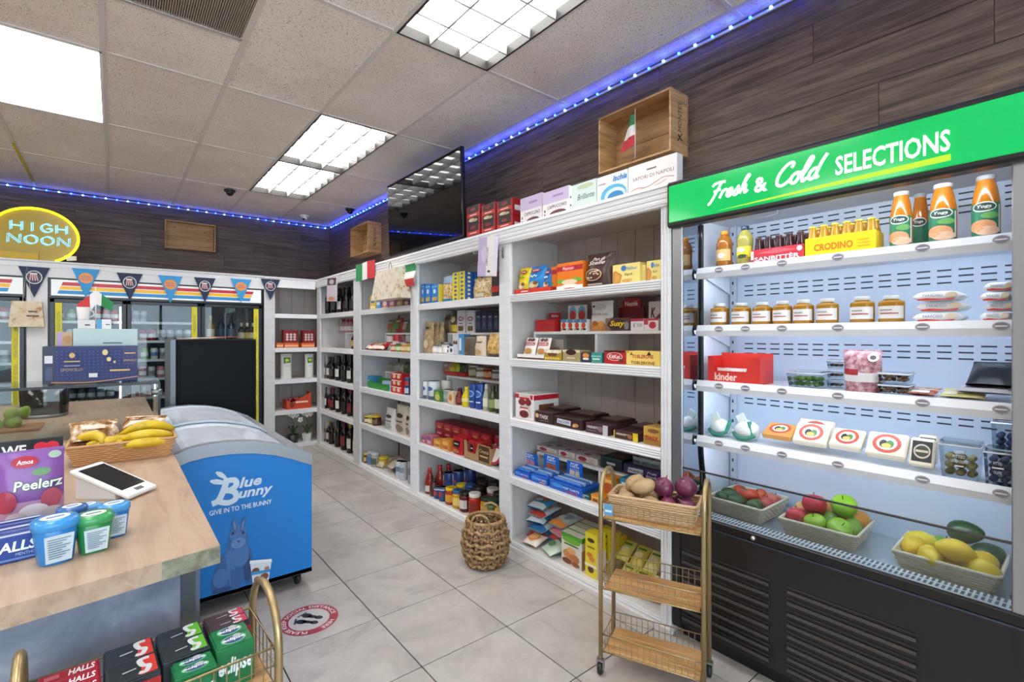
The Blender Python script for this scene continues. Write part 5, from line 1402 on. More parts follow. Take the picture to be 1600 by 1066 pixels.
for k in range(2): CAN(2, 'C', 630 + k * 5.5, 635 + k * 5.5, 590, '2c4a80', 'blue and red spray can', [('r', 0, 1, .55, .8, 'c83a3a'), ('r', 0, 1, .1, .4, 'c8d0dc')], .02 + .04 * k)
for k in range(5): JAR(2, 'D', 566 + k * 6.4 - (k > 2) * 14, 572 + k * 6.4 - (k > 2) * 14, 650 - (k > 2) * 2, ('5a2a1c', 'b08a2a', '4a2c20', '8a3024', '6a2a20')[k], ('d8b824', 'd8c43a', 'd8b824', 'c83a2a', 'd8b824')[k], ('e0d0a0', 'e8dcb0', '6a5a3a', 'd8c0a0', 'c8b890')[k], ('brown spread jar with yellow lid', 'honey jar with pale yellow lid', 'dark jam jar with yellow lid', 'red lidded jam jar behind', 'amber jar with yellow lid behind')[k], .015 if k < 3 else .08)
for k, (a, c, v) in enumerate(((599, 614, 638), (615, 632, 633), (632, 640.5, 637))):
    BAG(2, 'D', a, c, v, ('d4d2cc', 'c8bda8', 'd0c8b8')[k], ('white flour bag with a window', 'beige mushroom bag in the middle', 'beige mushroom bag against the post')[k], [('e', .5, .65, .3, .08, '4a4038'), ('e', .5, .2, .35, .13, ('a8b0a8', '8a7a60', '8a7a60')[k]), ('r', .2, .8, .42, .47, '6a6258')], .03, .07)
for k in range(4): JAR(2, 'E', 563.5 + k * 6.8 - (k == 3) * 9, 570 + k * 6.8 - (k == 3) * 9, 708 - (k % 2) * 2, ('6a3420', '8a8f96', 'a8a090', '7a4030')[k], ('d8b824', 'b8bcc0', 'b8bcc0', '3a3a3a')[k], ('d8b060', '5a86b8', '4a5a5a', 'c8a888')[k], ('jar with yellow lid at the left end', 'steel lidded blue label jar', 'steel lidded dark label jar', 'black lidded jar behind')[k], .012 + (k == 3) * .08)
JAR(2, 'E', 582, 589, 716, 'c8a83a', 'e0c41c', 'e6dcb0', 'small mustard jar with bright yellow lid', .01)
for k, (u, c) in enumerate(((592, 'c8b898'), (600, 'a8917a'), (608, 'd0c4ae'), (614, '6a4a48'))): PILE(2, 'E', u, 0, .10, .15, .05, c, ('cream bean bag lying', 'brown bean bag lying', 'pale bean bag on top', 'dark red bean bag lying')[k] + ' in the pile', [('e', .5, .5, .3, .2, 'd8d0c0')], .01 + .04 * (k == 2), 1.1, 0, .05 + .05 * (k % 2), .3 - .15 * k, 'bean_bag')
for k, (a, c, v) in enumerate(((616, 622, 721), (622.5, 628, 722), (626.5, 634, 723), (634.5, 640.5, 721))): CAN(2, 'E', a, c, v, ('d0d2d4', 'c0c4c8', 'dcdad4', 'a8acb0')[k], ('white can with blue print', 'grey can', 'white can with a yellow lid', 'steel can by the post')[k], [('r', 0, 1, .4, .7, ('6a86a8', '8a8f94', 'd8cfa8', '787c80')[k])], .03, lid=('c8c8c8', 'b0b0b0', 'e0c81c', 'b0b0b0')[k])
JAR(2, 'E', 627, 635, 744, 'd8c01c', 'e6d020', 'e8dc80', 'short bright yellow pot at the front', .01)

# ---- wine bay
WINE = [('18120f', '1c1a1a', '2c2624', 'dark wine bottle with a black label'), ('1a100e', '2a1014', 'd8d4cc', 'dark wine bottle with a white label'), ('1c0f10', '7a1620', '8a2c2c', 'wine bottle with a red capsule and label'), ('14120e', '141414', '4a4038', 'dark wine bottle with a brown label')]
def wines(s, u0, u1, n, vt, idx, sb=.03, h=.0, extra=None):
    st = (u1 - u0) / n
    for k in range(n):
        i = idx[k % len(idx)]
        bd, cp, lb, nm = WINE[i] if i < 4 else extra[i - 4]
        a = u0 + st * k
        BOT(1, s, a, a + st * .93, vt + (k % 3) * 1.2, bd, cp, lb, nm, 'wine', sb + (k % 2) * .012)
EX = [('8a7a1c', '2a2a20', 'd8cc90', 'yellow limoncello bottle'), ('1a1412', 'b89a4a', 'd8d0c0', 'dark bottle with a gold capsule')]
wines('A', 505, 554, 10, 450, [0, 0, 3, 0, 1, 2, 0], .03)
wines('A', 509, 552, 6, 446, [0, 3], .14)
wines('C', 503, 554, 11, 556, [1, 1, 3, 0, 1, 3, 0], .03)
wines('C', 507, 553, 6, 554, [0, 3], .14)
wines('D', 504, 554, 11, 605, [1, 2, 2, 0, 1, 3, 0], .03)
wines('D', 508, 553, 6, 604, [0, 3], .14)
wines('E', 502, 554, 11, 658, [1, 5, 0, 4, 0, 4, 2], .03, extra=EX)
wines('E', 507, 553, 6, 656, [0, 3], .14)
for k in range(5): BOT(1, 'B', 523 + k * 6, 528.6 + k * 6, 499, 'b88a8e', 'a8202c', 'e2d8d8', 'small pink aperitif bottle on the riser', 'sauce', .21, 'r', name='aperitif_bottle')
BOT(1, 'B', 545, 553, 517, '1a1814', 'c8a64a', 'b8923a', 'black and gold sparkling wine bottle', 'wine', .03)
# ---- corner shelves: goods face the room
def CORN(kind, u0, u1, vt, s, c, desc, deco, d=.1, sb=.05, **k):
    yf = YC + .02 + sb
    a, b_ = x_at(u0, yf), x_at(u1, yf)
    h = z_y((u0 + u1) / 2, vt, yf) - SH[s]
    f = carton if kind == 'box' else pouch
    o = f(k.pop('name', 'snack_box'), b_ - a, d, max(h, .04), c, deco, ((a + b_) / 2, yf + d / 2, SH[s] + .0006), 0, **k)
    return tag(o, desc, 'box' if kind == 'box' else 'bag', 'goods on the corner shelves', where(0, s))
RW = [('e', .25 + .25 * (k % 3), .25 + .2 * (k // 3), .1, .09, 'd8ccc4') for k in range(9)]
for k, (u0, u1) in enumerate(((432, 443), (444, 467), (471, 492))):
    CORN('box', u0, u1, 536, 'B', 'd8662c', ('orange base box at the left', 'orange base box in the middle', 'orange base box at the right')[k] + ' under red sweets', [('r', .05, .95, .2, .6, 'f0b088')], .14, .02)
for k, (u0, u1) in enumerate(((443, 466), (473, 492))):
    yf = YC + .09
    a, b_ = x_at(u0, yf), x_at(u1, yf)
    z0 = z_y((u0 + u1) / 2, 536, YC + .04) - SH['B']
    o = carton('sweet_carton', b_ - a, .09, .16, '8a1420', RW, ((a + b_) / 2, yf + .045, SH['B'] + .0012 + z0), 0, tilt=None)
    tag(o, ('red carton with white sweets, left of the pair', 'red carton with white sweets, right of the pair')[k], 'box', 'goods on the corner shelves', where(0, 'B'))
for k, (u0, u1) in enumerate(((440, 458), (478, 492))):
    CORN('bag', u0, u1, 554, 'C', 'dfe0da', ('white rice bag with green label on the left', 'white rice bag with green label on the right')[k], [('p', [(.2, .62), (.8, .66), (.8, .86), (.2, .86)], '3f8a3c'), ('e', .5, .76, .2, .06, 'd8d24a'), ('r', .25, .75, .5, .54, 'c8c8c0')], .1, .06, name='rice_bag')
yf = YC + .05
a, b_ = x_at(448, yf), x_at(486, yf)
o = empty('jam_display', ((a + b_) / 2, yf + .09, SH['D'] + .0006))
tag(o, 'open orange display box of dark jars on the corner shelf', 'box')
W2 = (b_ - a) / 2
OB = mat('c8431f', .5)
p = MB().prism([(-W2, 0), (W2, 0), (W2, .2), (W2 * .6, .17), (-W2 * .6, .08), (-W2, .12)], -.09, -.087, OB).build('front', o)
prt(p, 2 * W2, .2, [('r', 0.37, 0.87, 0.37, 0.47, 'ecd8c8'), ('e', .22, .25, .1, .18, '8a2a1a')], lambda x, z, e: (x, -.09 - e, z))
MB().box(-W2, W2, -.087, .09, 0, .003, OB).box(-W2, -W2 + .003, -.087, .09, .003, .12, OB).box(W2 - .003, W2, -.087, .09, .003, .2, OB).build('sides', o)
for k in range(6):
    j = jar('jar', .032, .13, '3a1a18', ('b8202a', '3a6a3a')[k % 2], 'd8ccc0', (-W2 + .05 + k * (2 * W2 - .1) / 5, -.04 + (k % 2) * .07, .004)); j.parent = o
# orchids
def orchid(u, pot, desc, n, yy):
    x = x_at(u, yy)
    o = empty('orchid', (x, yy, .001 + SH['E']))
    tag(o, desc, 'plant', 'potted orchids')
    MB().lathe([(.05, 0), (.065, .1), (.06, .1), (.055, .09), (0, .09)], mat(pot, .4), 6 if pot == 'd8d8d6' else 16, smooth=pot != 'd8d8d6').build('pot', o)
    for k in range(6):
        a = k * 1.05 + .3
        dx, dy = math.cos(a), math.sin(a)
        pts = [Vector((dx * r_, dy * r_, .09 + z_)) for r_, z_ in ((0, 0), (.03, .07), (.06, .11), (.085, .1))]
        vs = []
        for i, p_ in enumerate(pts):
            wd = (.008, .018, .015, .001)[i]
            vs += [(p_.x - dy * wd, p_.y + dx * wd, p_.z), (p_.x + dy * wd, p_.y - dx * wd, p_.z)]
        MB().add(vs, [(0, 1, 3, 2), (2, 3, 5, 4), (4, 5, 7, 6)], mat('3d5c33', .4), True).build('leaf', o)
    st = smoothpath([(0, 0, .09), (.01, .0, .2), (-.015, -.01, .3), (-.05, -.02, .35)], 5)
    MB().tube(st, .0035, mat('5a6a3a', .5), 5).build('stem', o)
    for k in range(n):
        c = Vector((-.055 + .045 * k, -.025 - .006 * (k % 2), .37 - .03 * k * (1 if k % 2 else .4)))
        fl = MB()
        for q_ in range(5):
            a = q_ * 2 * PI / 5 + PI / 2
            fl.ball(.02, .004, .014, mat('f0ece8', .6), (0, 0, 0), 8, 5, T=Matrix.Translation(c) @ Matrix.Rotation(a, 4, 'Y') @ Matrix.Translation((.018, 0, 0)))
        fl.ball(.007, .007, .007, mat('d8c05a', .6), tuple(c + Vector((0, -.006, 0))), 6, 4)
        fl.build('flower', o)
orchid(458, '2a2826', 'white orchid in a dark pot on the corner bottom shelf', 4, YC + .09)
orchid(480, 'd8d8d6', 'white orchid in a white faceted pot by the corner', 3, YC + .08)

# ---- boxes standing on top of the shelving
ZT = 2.1166
def TOPB(u0, u1, vt, c, desc, deco, sb=.06, d=.05, z0=ZT):
    xf = XS + sb
    a, b_ = y_at(u0, xf), y_at(u1, xf)
    h = z_x((u0 + u1) / 2, vt, xf) - z0
    o = carton('cake_box', a - b_ - .002, d, h, c, deco, (xf + d / 2, (a + b_) / 2, z0), RZW)
    return tag(o, desc, 'box', 'boxes on top of the shelving', ' on top of the shelving')
CAP = [('r', 0, 1, .55, 1, 'c4b6d4'), ('r', 0.4, 0.8, 0.74, 0.82, 'a08ab8'), ('t', 'CAPPUCCINO', .56, .4, .72, .12, '4a3a38', 0, .01), ('e', .6, .12, .32, .14, '6a3c40'), ('e', .1, .3, .025, .05, '3a2420'), ('e', .1, .15, .025, .05, '3a2420')]
TOPB(813, 847, 306, 'e6e2e4', 'lilac and white cappuccino cake box on the left', CAP, .07)
TOPB(847.5, 889, 296, 'e6e2e4', 'lilac and white cappuccino cake box on the right', CAP, .05)
TOPB(889.5, 932, 285, 'cfe0da', 'mint green cake box', [('e', .6, .85, .3, .09, 'b8c8a8'), ('t', 'Brillante', .62, .5, .62, .2, '4a5a5c', .3), ('r', 0, .12, 0, 1, 'dfe8e8'), ('e', .06, .3, .03, .05, '5a7a9a'), ('e', .06, .6, .03, .05, '5a7a9a')], .06)
TOPB(932.5, 981, 271, 'e3edf2', 'white and sea blue cake box', [('e', .55, .25, .42, .36, '5ab0d8'), ('e', .6, .2, .34, .28, 'cfe6f0'), ('e', .62, .16, .26, .2, '3a8ac0'), ('e', .7, .08, .2, .1, '8a7a5a'), ('t', 'Ischia', .76, .8, .44, .2, '2a86c8', .3, .02), ('r', .05, .3, .7, .74, 'd0a8a8')], .05)
TOPB(981.5, 1058, 250, 'eae7e6', 'tall white cake box with brown lettering', [('t', 'SAPORI DI NAPOLI', .52, .52, .84, .12, '8a6258', 0, .0), ('r', 0.4, 0.6, 0.72, 0.76, '6a4a44'), ('l', [(.02, .12), (.2, .2), (.4, .16), (.6, .26), (.75, .34), (.95, .28)], .012, 'c08a78'), ('l', [(.02, .06), (.3, .14), (.5, .1), (.8, .24)], .012, 'c89a88')], .04)
RB = [('r', .12, .88, .0, 1, '2a2222'), ('r', .05, .95, .36, .58, 'c8382c'), ('r', 0.25, 0.75, 0.445, 0.495, 'f0dcd4'), ('e', .5, .78, .2, .1, '8a2028'), ('e', .4, .2, .22, .1, 'd0c0a0'), ('e', .65, .16, .18, .08, 'b8a480')]
for k, (a, c, v) in enumerate(((729, 750, 321), (752, 774, 318), (776, 801, 312))):
    xf = XS + .1
    y0, y1 = y_at(a, xf), y_at(c, xf)
    hz = z_x((a + c) / 2, v, xf)
    hh = (hz - ZT) / 2
    for r in range(2):
        o = carton('bag_carton', y0 - y1 - .002, .09, hh - .001, '9a1820', RB, (xf + .045, (y0 + y1) / 2, ZT + r * hh), RZW, side=[('r', .2, .8, .3, .6, 'd8d0d0')])
        tag(o, ('red and black bag carton, lower row,', 'red and black bag carton, upper row,')[r], 'box', 'red and black cartons on the shelving', ' beside the television')

# ---- hooks, hanging samples, little paper flags on the shelving front
def hook(y, desc):
    o = empty('display_hook', (XS - .0, y, 1.95))
    tag(o, desc, 'hook')
    MB().box(-.008, -.0005, -.012, .012, -.03, .04, STEEL, .002).build('plate', o)
    MB().tube([(-.008, 0, .02), (-.03, .01, .022), (-.06, .26, .022)], .004, STEEL, 6).tube([(-.06, .26, .022), (-.062, .262, .035)], .004, STEEL, 6).build('arm', o)
hook(y_at(787, XS), 'chrome display hook on the post beside the nearest bay')
hook(y_at(645, XS), 'chrome display hook on the post beside the third bay')
xh = XS - .075
def hang(u0, u1, v0, v1, desc, c, deco, thick=.03, tilt=.0, xh=xh):
    a, b_ = y_at(u0, xh), y_at(u1, xh)
    zb, zt = z_x((u0 + u1) / 2, v1, xh), z_x((u0 + u1) / 2, v0, xh)
    o = carton('hanging_box', a - b_, thick, zt - zb, c, deco, (xh + .0, (a + b_) / 2, zb), RZW, tilt=(0, tilt, RZW))
    MB().tube([(0, 0, zt - zb), (.0, 0, zt - zb + .02)], .0015, mat('8a8a8a', .4), 4).build('loop', o)
    return tag(o, desc, 'box')
hang(749, 773, 371, 432, 'long lilac and white cake box hanging from the hook', 'd8d0dc', [('r', .0, .55, 0, 1, 'c0b0d2'), ('r', .55, 1, 0, 1, 'e8e4e2'), ('e', .75, .12, .1, .03, '5a3434'), ('e', .4, .55, .2, .2, 'd0c4dc')], .035, .08)
lt = MB(); vs, fs = glyphs('CAPPUCCINO', 0, .02)
ob = [o for o in bpy.data.objects if o.name == 'hanging_box'][0]
lt.add([(.028 - y_ * .02, -.0186, .07 + x_ * .12) for x_, y_ in vs], fs, mat('4a3638', .5)); lt.build('lettering', ob)
hang(511, 526, 434, 471, 'small card with a dark picture hanging over the wine', 'd8c8d2', [('r', .05, .95, .68, .98, '3a2a2c'), ('e', .5, .82, .25, .1, 'c8b8b0'), ('e', .5, .12, .3, .08, 'e0905a')], .012, .06, XS - .023)
# panettone in printed paper hanging from the hook
a, b_ = y_at(589, xh), y_at(633, xh); zb, zt = z_x(611, 468, xh), z_x(611, 422, xh)
o = empty('wrapped_cake', (xh, (a + b_) / 2, zb), RZW)
tag(o, 'cream printed wrapped cake hanging in front of the third bay', 'cake')
Wb = (a - b_) / 2; Hb = zt - zb; Wt = Wb * .72
PAP = m_mottle('printed_cream_paper', 'b08a48', 'd9cdb4', 'e4dccb', 22, .5, (.3, .42, .6))
vs = [(sx * Wb, sy * .06, 0) for sx, sy in ((-1, -1), (1, -1), (1, 1), (-1, 1))] + [(sx * Wt, sy * .045, Hb) for sx, sy in ((-1, -1), (1, -1), (1, 1), (-1, 1))]
MB().add(vs, [(3, 2, 1, 0), (4, 5, 6, 7), (0, 1, 5, 4), (1, 2, 6, 5), (2, 3, 7, 6), (3, 0, 4, 7)], PAP).build('wrapping', o)
MB().tube(smoothpath([(-.03, 0, Hb), (-.02, 0, Hb + .05), (0, 0, Hb + .07), (.02, 0, Hb + .05), (.03, 0, Hb)], 4), .003, mat('4a4038', .7), 5).build('handle', o)
def paper_flag(u0, u1, v0, v1, desc, hor=True, xx=XS - .03):
    y0, y1 = y_at(u0, xx), y_at(u1, xx)
    zt, zb = z_x((u0 + u1) / 2, v0, xx), z_x((u0 + u1) / 2, v1, xx)
    o = empty('paper_flag', (xx, (y0 + y1) / 2, zb), RZW)
    tag(o, desc, 'flag')
    W2, H2 = (y0 - y1), zt - zb
    for q_, (c, nm) in enumerate((('2f8a52', 'green_stripe'), ('e8e6e2', 'white_stripe'), ('c8383e', 'red_stripe'))):
        m_ = MB(); vs = []
        n = 5
        for i in range(n + 1):
            t = (q_ + i / n) / 3
            yy = .008 * math.sin(t * 7)
            if hor: vs += [(-W2 / 2 + W2 * t, yy, 0), (-W2 / 2 + W2 * t, yy, H2)]
            else: vs += [(-W2 / 2 + .01 * math.sin(t * 5), yy, H2 * (1 - t)), (W2 / 2 + .01 * math.sin(t * 5), yy, H2 * (1 - t))]
        m_.add(vs, [(2 * i, 2 * i + 1, 2 * i + 3, 2 * i + 2) for i in range(n)], mat(c, .7), True)
        m_.build(nm, o)
paper_flag(556, 585, 410, 437, 'green white and red paper flag taped over the shelving crown')
paper_flag(632, 648, 413, 447, 'small drooping tricolour flag beside the hanging cake', False, XS - .05)
# =================================================================== goods in the open cooler
CW = ' in the open cooler'
def fslot(i, u0, u1, vt, sb=.03, d=.08, zs=None):
    xf = SX + .02 + sb
    a = min(y_at(u0, xf), FY1 - .062); c = max(y_at(u1, xf), FY0 + .062)
    zs = (FSH[i] if zs is None else zs) + .0006
    h = max(z_x((u0 + u1) / 2, vt, xf) - zs, .02)
    return a - c - .002, h, (xf + d / 2, (a + c) / 2, zs), xf
def fbot(i, u0, u1, vt, body, cap, label, desc, shape, sb=.03, deco=(), name='drink_bottle', **k):
    w_, h, loc, xf = fslot(i, u0, u1, vt, sb)
    o = bottle(name, w_ / 2, h, body, cap, label, (xf + w_ / 2, loc[1], loc[2]), RZW, shape, deco, **k)
    return tag(o, desc, 'bottle', 'bottles in the open cooler', CW)
fbot(0, 1114, 1138, 360, m_liquid('a8641a', .9), 'e08a1c', 'e0b070', 'amber iced tea bottle with orange cap', 'pet', .03, [('e', .5, .34, .2, .07, 'f0e4d0')], lz=(.2, .5))
fbot(0, 1146, 1171, 352, m_liquid('b4a850', .8), '24304c', 'e6dc30', 'lemon drink bottle with dark blue cap', 'pet', .03, [('e', .5, .24, .3, .05, '3a4a24'), ('e', .45, .4, .22, .06, 'd8d8c8')], lz=(.22, .48))
def sixpack(u0, u1, v0, v1, c, tx, tc, bt, cap, desc, nb):
    w_, h, loc, xf = fslot(0, u0, u1, v1, .02)
    o = empty('bottle_pack', loc[:1] + loc[1:], RZW)
    tag(o, desc, 'pack', 'aperitif packs', CW)
    d = .10
    o.location = (xf + d / 2, loc[1], loc[2])
    sl = MB().box(-w_ / 2, w_ / 2, -d / 2, d / 2, .0, h, mat(c, .4), .002).build('sleeve', o)
    prt(sl, w_, h, tx, flatmap(d))
    zt = z_x((u0 + u1) / 2, v0, xf) - loc[2]
    for r in range(2):
        for k in range(nb):
            b_ = MB().lathe([(.018, h * .0 + h), (.014, h + (zt - h) * .4), (.0115, h + (zt - h) * .75), (.0115, zt * .97)], mat(bt, .1), 10, cx=-w_ / 2 + w_ * (k + .5) / nb, cy=-d / 4 + r * d / 2).build('bottle', o)
            MB().lathe([(.0135, zt * .95), (.0145, zt * .96), (.0125, zt * 1.0)], mat(cap, .3), 10, cx=-w_ / 2 + w_ * (k + .5) / nb, cy=-d / 4 + r * d / 2).build('cap', b_)
sixpack(1173, 1256, 366, 386, 'c92f3c', [('p', [(.1, .7), (.5, .95), (.9, .72), (.5, .6)], 'd8606a'), ('t', 'SANBITTÈR', .5, .35, .86, .36, 'f6eaea', 0, .03), ('r', 0, .06, .3, .9, 'e8d8d8'), ('e', .93, .75, .05, .18, 'e8d8d8')], '', '3a1c20', '5a3a40', 'red cardboard pack of aperitif bottles', 5)
sixpack(1257, 1369, 346, 366, 'f2d216', [('t', 'CRODINO', .42, .48, .56, .36, 'd86a14', 0, .035), ('r', .76, .92, .6, .66, 'd8a01c'), ('r', .76, .92, .45, .5, 'd8a01c'), ('r', .76, .92, .3, .35, 'd8a01c')], '', 'b8862a', 'e0d43a', 'yellow cardboard pack of aperitif bottles', 6)
JD = [('e', .5, .5, .36, .08, 'f0ece4'), ('e', .5, .5, .32, .06, '24483c'), ('t', 'Yoga', .5, .5, .4, .06, 'f4f0e8', .2, .02), ('e', .45, .2, .4, .1, 'e0a070'), ('e', .6, .13, .35, .07, 'ecc0a0'), ('e', .66, .36, .25, .05, '6aa85a'), ('r', .9, .95, .1, .52, 'dfe8e0')]
ORJ = m_liquid('c9781a', .97)
fbot(0, 1386, 1423, 298, ORJ, 'c9c9c6', '2f7d5c', 'tall orange juice bottle with green label, leftmost', 'juice', .03, JD, lz=(.05, .56), name='juice_bottle')
fbot(0, 1421, 1450, 301, ORJ, '9a9a98', '2f7d5c', 'tall orange juice bottle half hidden behind another', 'juice', .16, JD[:3], lz=(.05, .5), name='juice_bottle')
fbot(0, 1447, 1493, 285, ORJ, 'd0d0ce', '2f7d5c', 'tall orange juice bottle with green label, second in front', 'juice', .03, JD, lz=(.05, .56), name='juice_bottle')
fbot(0, 1514, 1562, 272, ORJ, 'a8a8a4', '2f7d5c', 'tall orange juice bottle with green label, rightmost', 'juice', .03, JD, lz=(.05, .56), name='juice_bottle')
LIQ = m_liquid('b07a14', .93)
for k, (a, c, v) in enumerate(((1104, 1131, 474), (1137, 1166, 473), (1170, 1200, 472), (1202, 1232, 470), (1234, 1266, 468), (1270, 1305, 466), (1323, 1362, 463), (1367, 1410, 461))):
    for r in range(2):
        w_, h, loc, xf = fslot(1, a, c, v, .02 + r * .12)
        if r and k in (0, 7): pass
        if r: w_ *= .95
        o = jar('peach_jar', w_ / 2, h, LIQ, 'dcdcd8', 'eae6e0' if r == 0 else None, (xf + w_ / 2, loc[1], loc[2]), RZW, [('r', .2, .8, .34, .38, 'b03a30'), ('r', .2, .6, .46, .5, '8a8a86')] if r == 0 else (), .14, 18, .5)
        tag(o, ('squat jar of golden syrup fruit, front row', 'squat jar of golden syrup fruit, rear row')[r], 'jar', 'golden jars in the open cooler', CW)
def settle(start, cx, cy, wx, wy, rz, z0, lift=.03):
    # let the pieces of one basket push each other apart and stay inside its walls
    L = PROD[start:]
    ca, sa = math.cos(rz), math.sin(rz)
    P = []
    for o, r in L:
        dx, dy = o.location.x - cx, o.location.y - cy
        P.append([dx * ca + dy * sa, -dx * sa + dy * ca, o.location.z - z0])
    for it in range(160):
        for i in range(len(P)):
            for j in range(i):
                d = Vector(P[i]) - Vector(P[j]); m = L[i][1] + L[j][1]
                if 1e-6 < d.length < m:
                    s = d.normalized() * (m - d.length) * .5
                    for k in range(3): P[i][k] += s[k]; P[j][k] -= s[k]
            r = L[i][1]
            P[i][2] -= .0007
            P[i][0] = max(-wx + r, min(wx - r, P[i][0])); P[i][1] = max(-wy + r, min(wy - r, P[i][1])); P[i][2] = max(r + lift, P[i][2])
    for (o, r), p in zip(L, P): o.location = (cx + p[0] * ca - p[1] * sa, cy + p[0] * sa + p[1] * ca, z0 + p[2])
def milkpack(u0, u1, v, n, side, k0):
    w_, h, loc, xf = fslot(1, u0, u1, v, .02)
    hh = h / n
    for k in range(n):
        o = empty('cake_packet', (loc[0] + .0 + (.01 if k % 2 else 0), loc[1] - (.008 if k % 2 else 0), loc[2] + k * hh), RZW)
        m_ = MB(); nx = 12
        prof = []
        for i in range(nx + 1):
            t = i / nx; e_ = 1 - abs(2 * t - 1) ** 6
            prof.append((-w_ / 2 + w_ * t, max(e_, .12)))
        vs = []
        for x, s_ in prof:
            for (yy, zz) in ((-.045, .1), (-.052, .5), (-.04, .97), (.04, .97), (.05, .5), (.045, .1)): vs.append((x, yy * (.8 + .2 * s_), hh * (.5 + (zz - .5) * s_)))
        fs = [(i * 6 + j, (i + 1) * 6 + j, (i + 1) * 6 + (j + 1) % 6, i * 6 + (j + 1) % 6) for i in range(nx) for j in range(6)]
        m_.add(vs, fs, mat('e9ecee', .3), True).add(vs[:6], [tuple(range(6))], mat('e9ecee', .3)).add(vs[-6:], [tuple(range(6))], mat('e9ecee', .3))
        m_.build('wrapper', o)
        prt(o, w_, hh, [('p', [(.12, .14), (.8, .14), (.86, .3), (.6, .24), (.3, .36), (.12, .28)], 'd8402c'), ('t', 'PARADISO', .42, .62, .38, .26, '4a6a98', 0, .0), ('e', .78, .62, .12, .24, 'e4d6b8')], lambda x, z, e: (x, -.053 - e, z), name='printed_front')
        tag(o, ('bottom', 'middle', 'top', 'topmost')[k] + ' white and red sponge cake packet of the %s stack' % side, 'packet', 'sponge cake packets', CW)
milkpack(1425, 1507, 455, 3, 'left', 0)
milkpack(1530, 1594, 440, 4, 'right', 3)
# third shelf
w_, h, loc, xf = fslot(2, 1106, 1188, 553, .02)
d = .13
o = empty('chocolate_tray', (xf + d / 2, loc[1], loc[2]), RZW)
tag(o, 'open red cardboard tray of chilled chocolate snacks', 'tray', None, CW)
RT = mat('d6342a', .45)
W2 = w_ / 2
pf = MB().prism([(-W2, 0), (W2, 0), (W2, h * .9), (W2 * .6, h * .9), (W2 * .5, h * .4), (-W2 * .75, h * .4), (-W2 * .8, h * .9), (-W2, h * .9)], -d / 2, -d / 2 + .002, RT).build('front', o)
prt(pf, w_, h, [('t', 'kinder', .36, .2, .44, .26, 'f2d8cc', 0, .03)], lambda x, z, e: (x, -d / 2 - e, z))
MB().box(-W2, W2, -d / 2 + .002, d / 2, 0, .002, RT).build('base', o)
MB().box(-W2, W2, d / 2 - .002, d / 2, .002, h, RT).build('back', o)
for s in (-1, 1): MB().box(s * W2, s * (W2 - .002), -d / 2 + .002, d / 2 - .002, .002, h * .9, RT).build('side', o)
for k in range(5):
    p = pouch('bar', .07, .02, .04, 'e8e4de', [('r', .1, .9, .3, .6, '6a8a4a' if k == 3 else 'c8523a')], (-W2 + .05 + k * .033, -.03 + .02 * (k % 2), h * .18), .2 * k - .4); p.parent = o
def tub(i, u0, u1, v, fill, desc, n=1, sb=.02, lid=True, stack=0., label=None, name='clear_tub', d=None, z0=None):
    w_, h, loc, xf = fslot(i, u0, u1, v, sb, .08, z0)
    d = d or w_ * .8
    o = empty(name, (xf + d / 2, loc[1], loc[2] + stack), RZW)
    G = m_glass('clear_plastic', 'e6ecee', .08, .9)
    W2, D2 = w_ / 2, d / 2
    vs = [(sx * W2 * .86, sy * D2 * .86, 0) for sx, sy in ((-1, -1), (1, -1), (1, 1), (-1, 1))] + [(sx * W2, sy * D2, h * .86) for sx, sy in ((-1, -1), (1, -1), (1, 1), (-1, 1))]
    MB().add(vs, [(3, 2, 1, 0), (0, 1, 5, 4), (1, 2, 6, 5), (2, 3, 7, 6), (3, 0, 4, 7)], G).build('bowl', o)
    MB().tube([(W2, -D2, h * .87), (W2, D2, h * .87), (-W2, D2, h * .87), (-W2, -D2, h * .87)], .003, mat('d4dade', .2), 5, True).build('rim', o)
    MB().box(-W2, W2, -D2, D2, h * .88, h, G, .004).build('lid', o)
    f = MB()
    r_ = random.Random(int(u0))
    rr = fill[1]
    nx = max(2, int(w_ * .8 / (2 * rr))); ny = max(2, int(d * .8 / (2 * rr))); nz = max(1, int(h * .75 / (2 * rr)))
    for a in range(nx):
        for b_ in range(ny):
            for c in range(nz):
                if 0 < a < nx - 1 and 0 < b_ < ny - 1 and c < nz - 1: continue
                k = rr * r_.uniform(.85, 1.1)
                f.ball(k, k, k * .9, mat(r_.choice(fill[0]), .4), (-W2 * .78 + (a + .5) * W2 * 1.56 / nx, -D2 * .78 + (b_ + .5) * D2 * 1.56 / ny, .006 + rr + c * 2 * rr * .95), 7, 5)
    stuff(f.build('contents', o))
    if label: prt(o, w_, h, label, lambda x, z, e: (x * .93, -D2 * (.88 + .1 * z / h) - .004 - e, z), name='label')
    tag(o, desc, 'tub', 'clear plastic tubs', CW)
tub(2, 1228, 1284, 580, (['7a9a4a', '5c8a3c', '8aa85a', '4a6a34'], .011), 'clear tub of green olives on the third shelf')
for k in range(3): tub(2, 1291, 1318, 593, (['8a6a48', '6a4c34', 'a8865c'], .007), ('bottom', 'middle', 'top')[k] + ' tub of chopped nuts stacked behind the salami', sb=.14, stack=k * .04)
w_, h, loc, xf = fslot(2, 1311, 1374, 548, .02)
o = pouch('salami_bag', w_, .07, h, 'c8a8ac', [('r', .05, .95, .28, .5, 'e6e2e2'), ('r', .0, .45, .44, .58, 'a82c38'), ('e', .82, .86, .14, .1, 'eceaea'), ('e', .82, .86, .08, .05, '6a6468')], loc, RZW, m=m_mottle('sliced_salami', '8a4a52', 'b88288', 'd4b4b6', 45, .25), tilt=(.12, 0, RZW))
o.location.x += .02
tag(o, 'clear bag of sliced pink salami with white label', 'bag', None, CW)
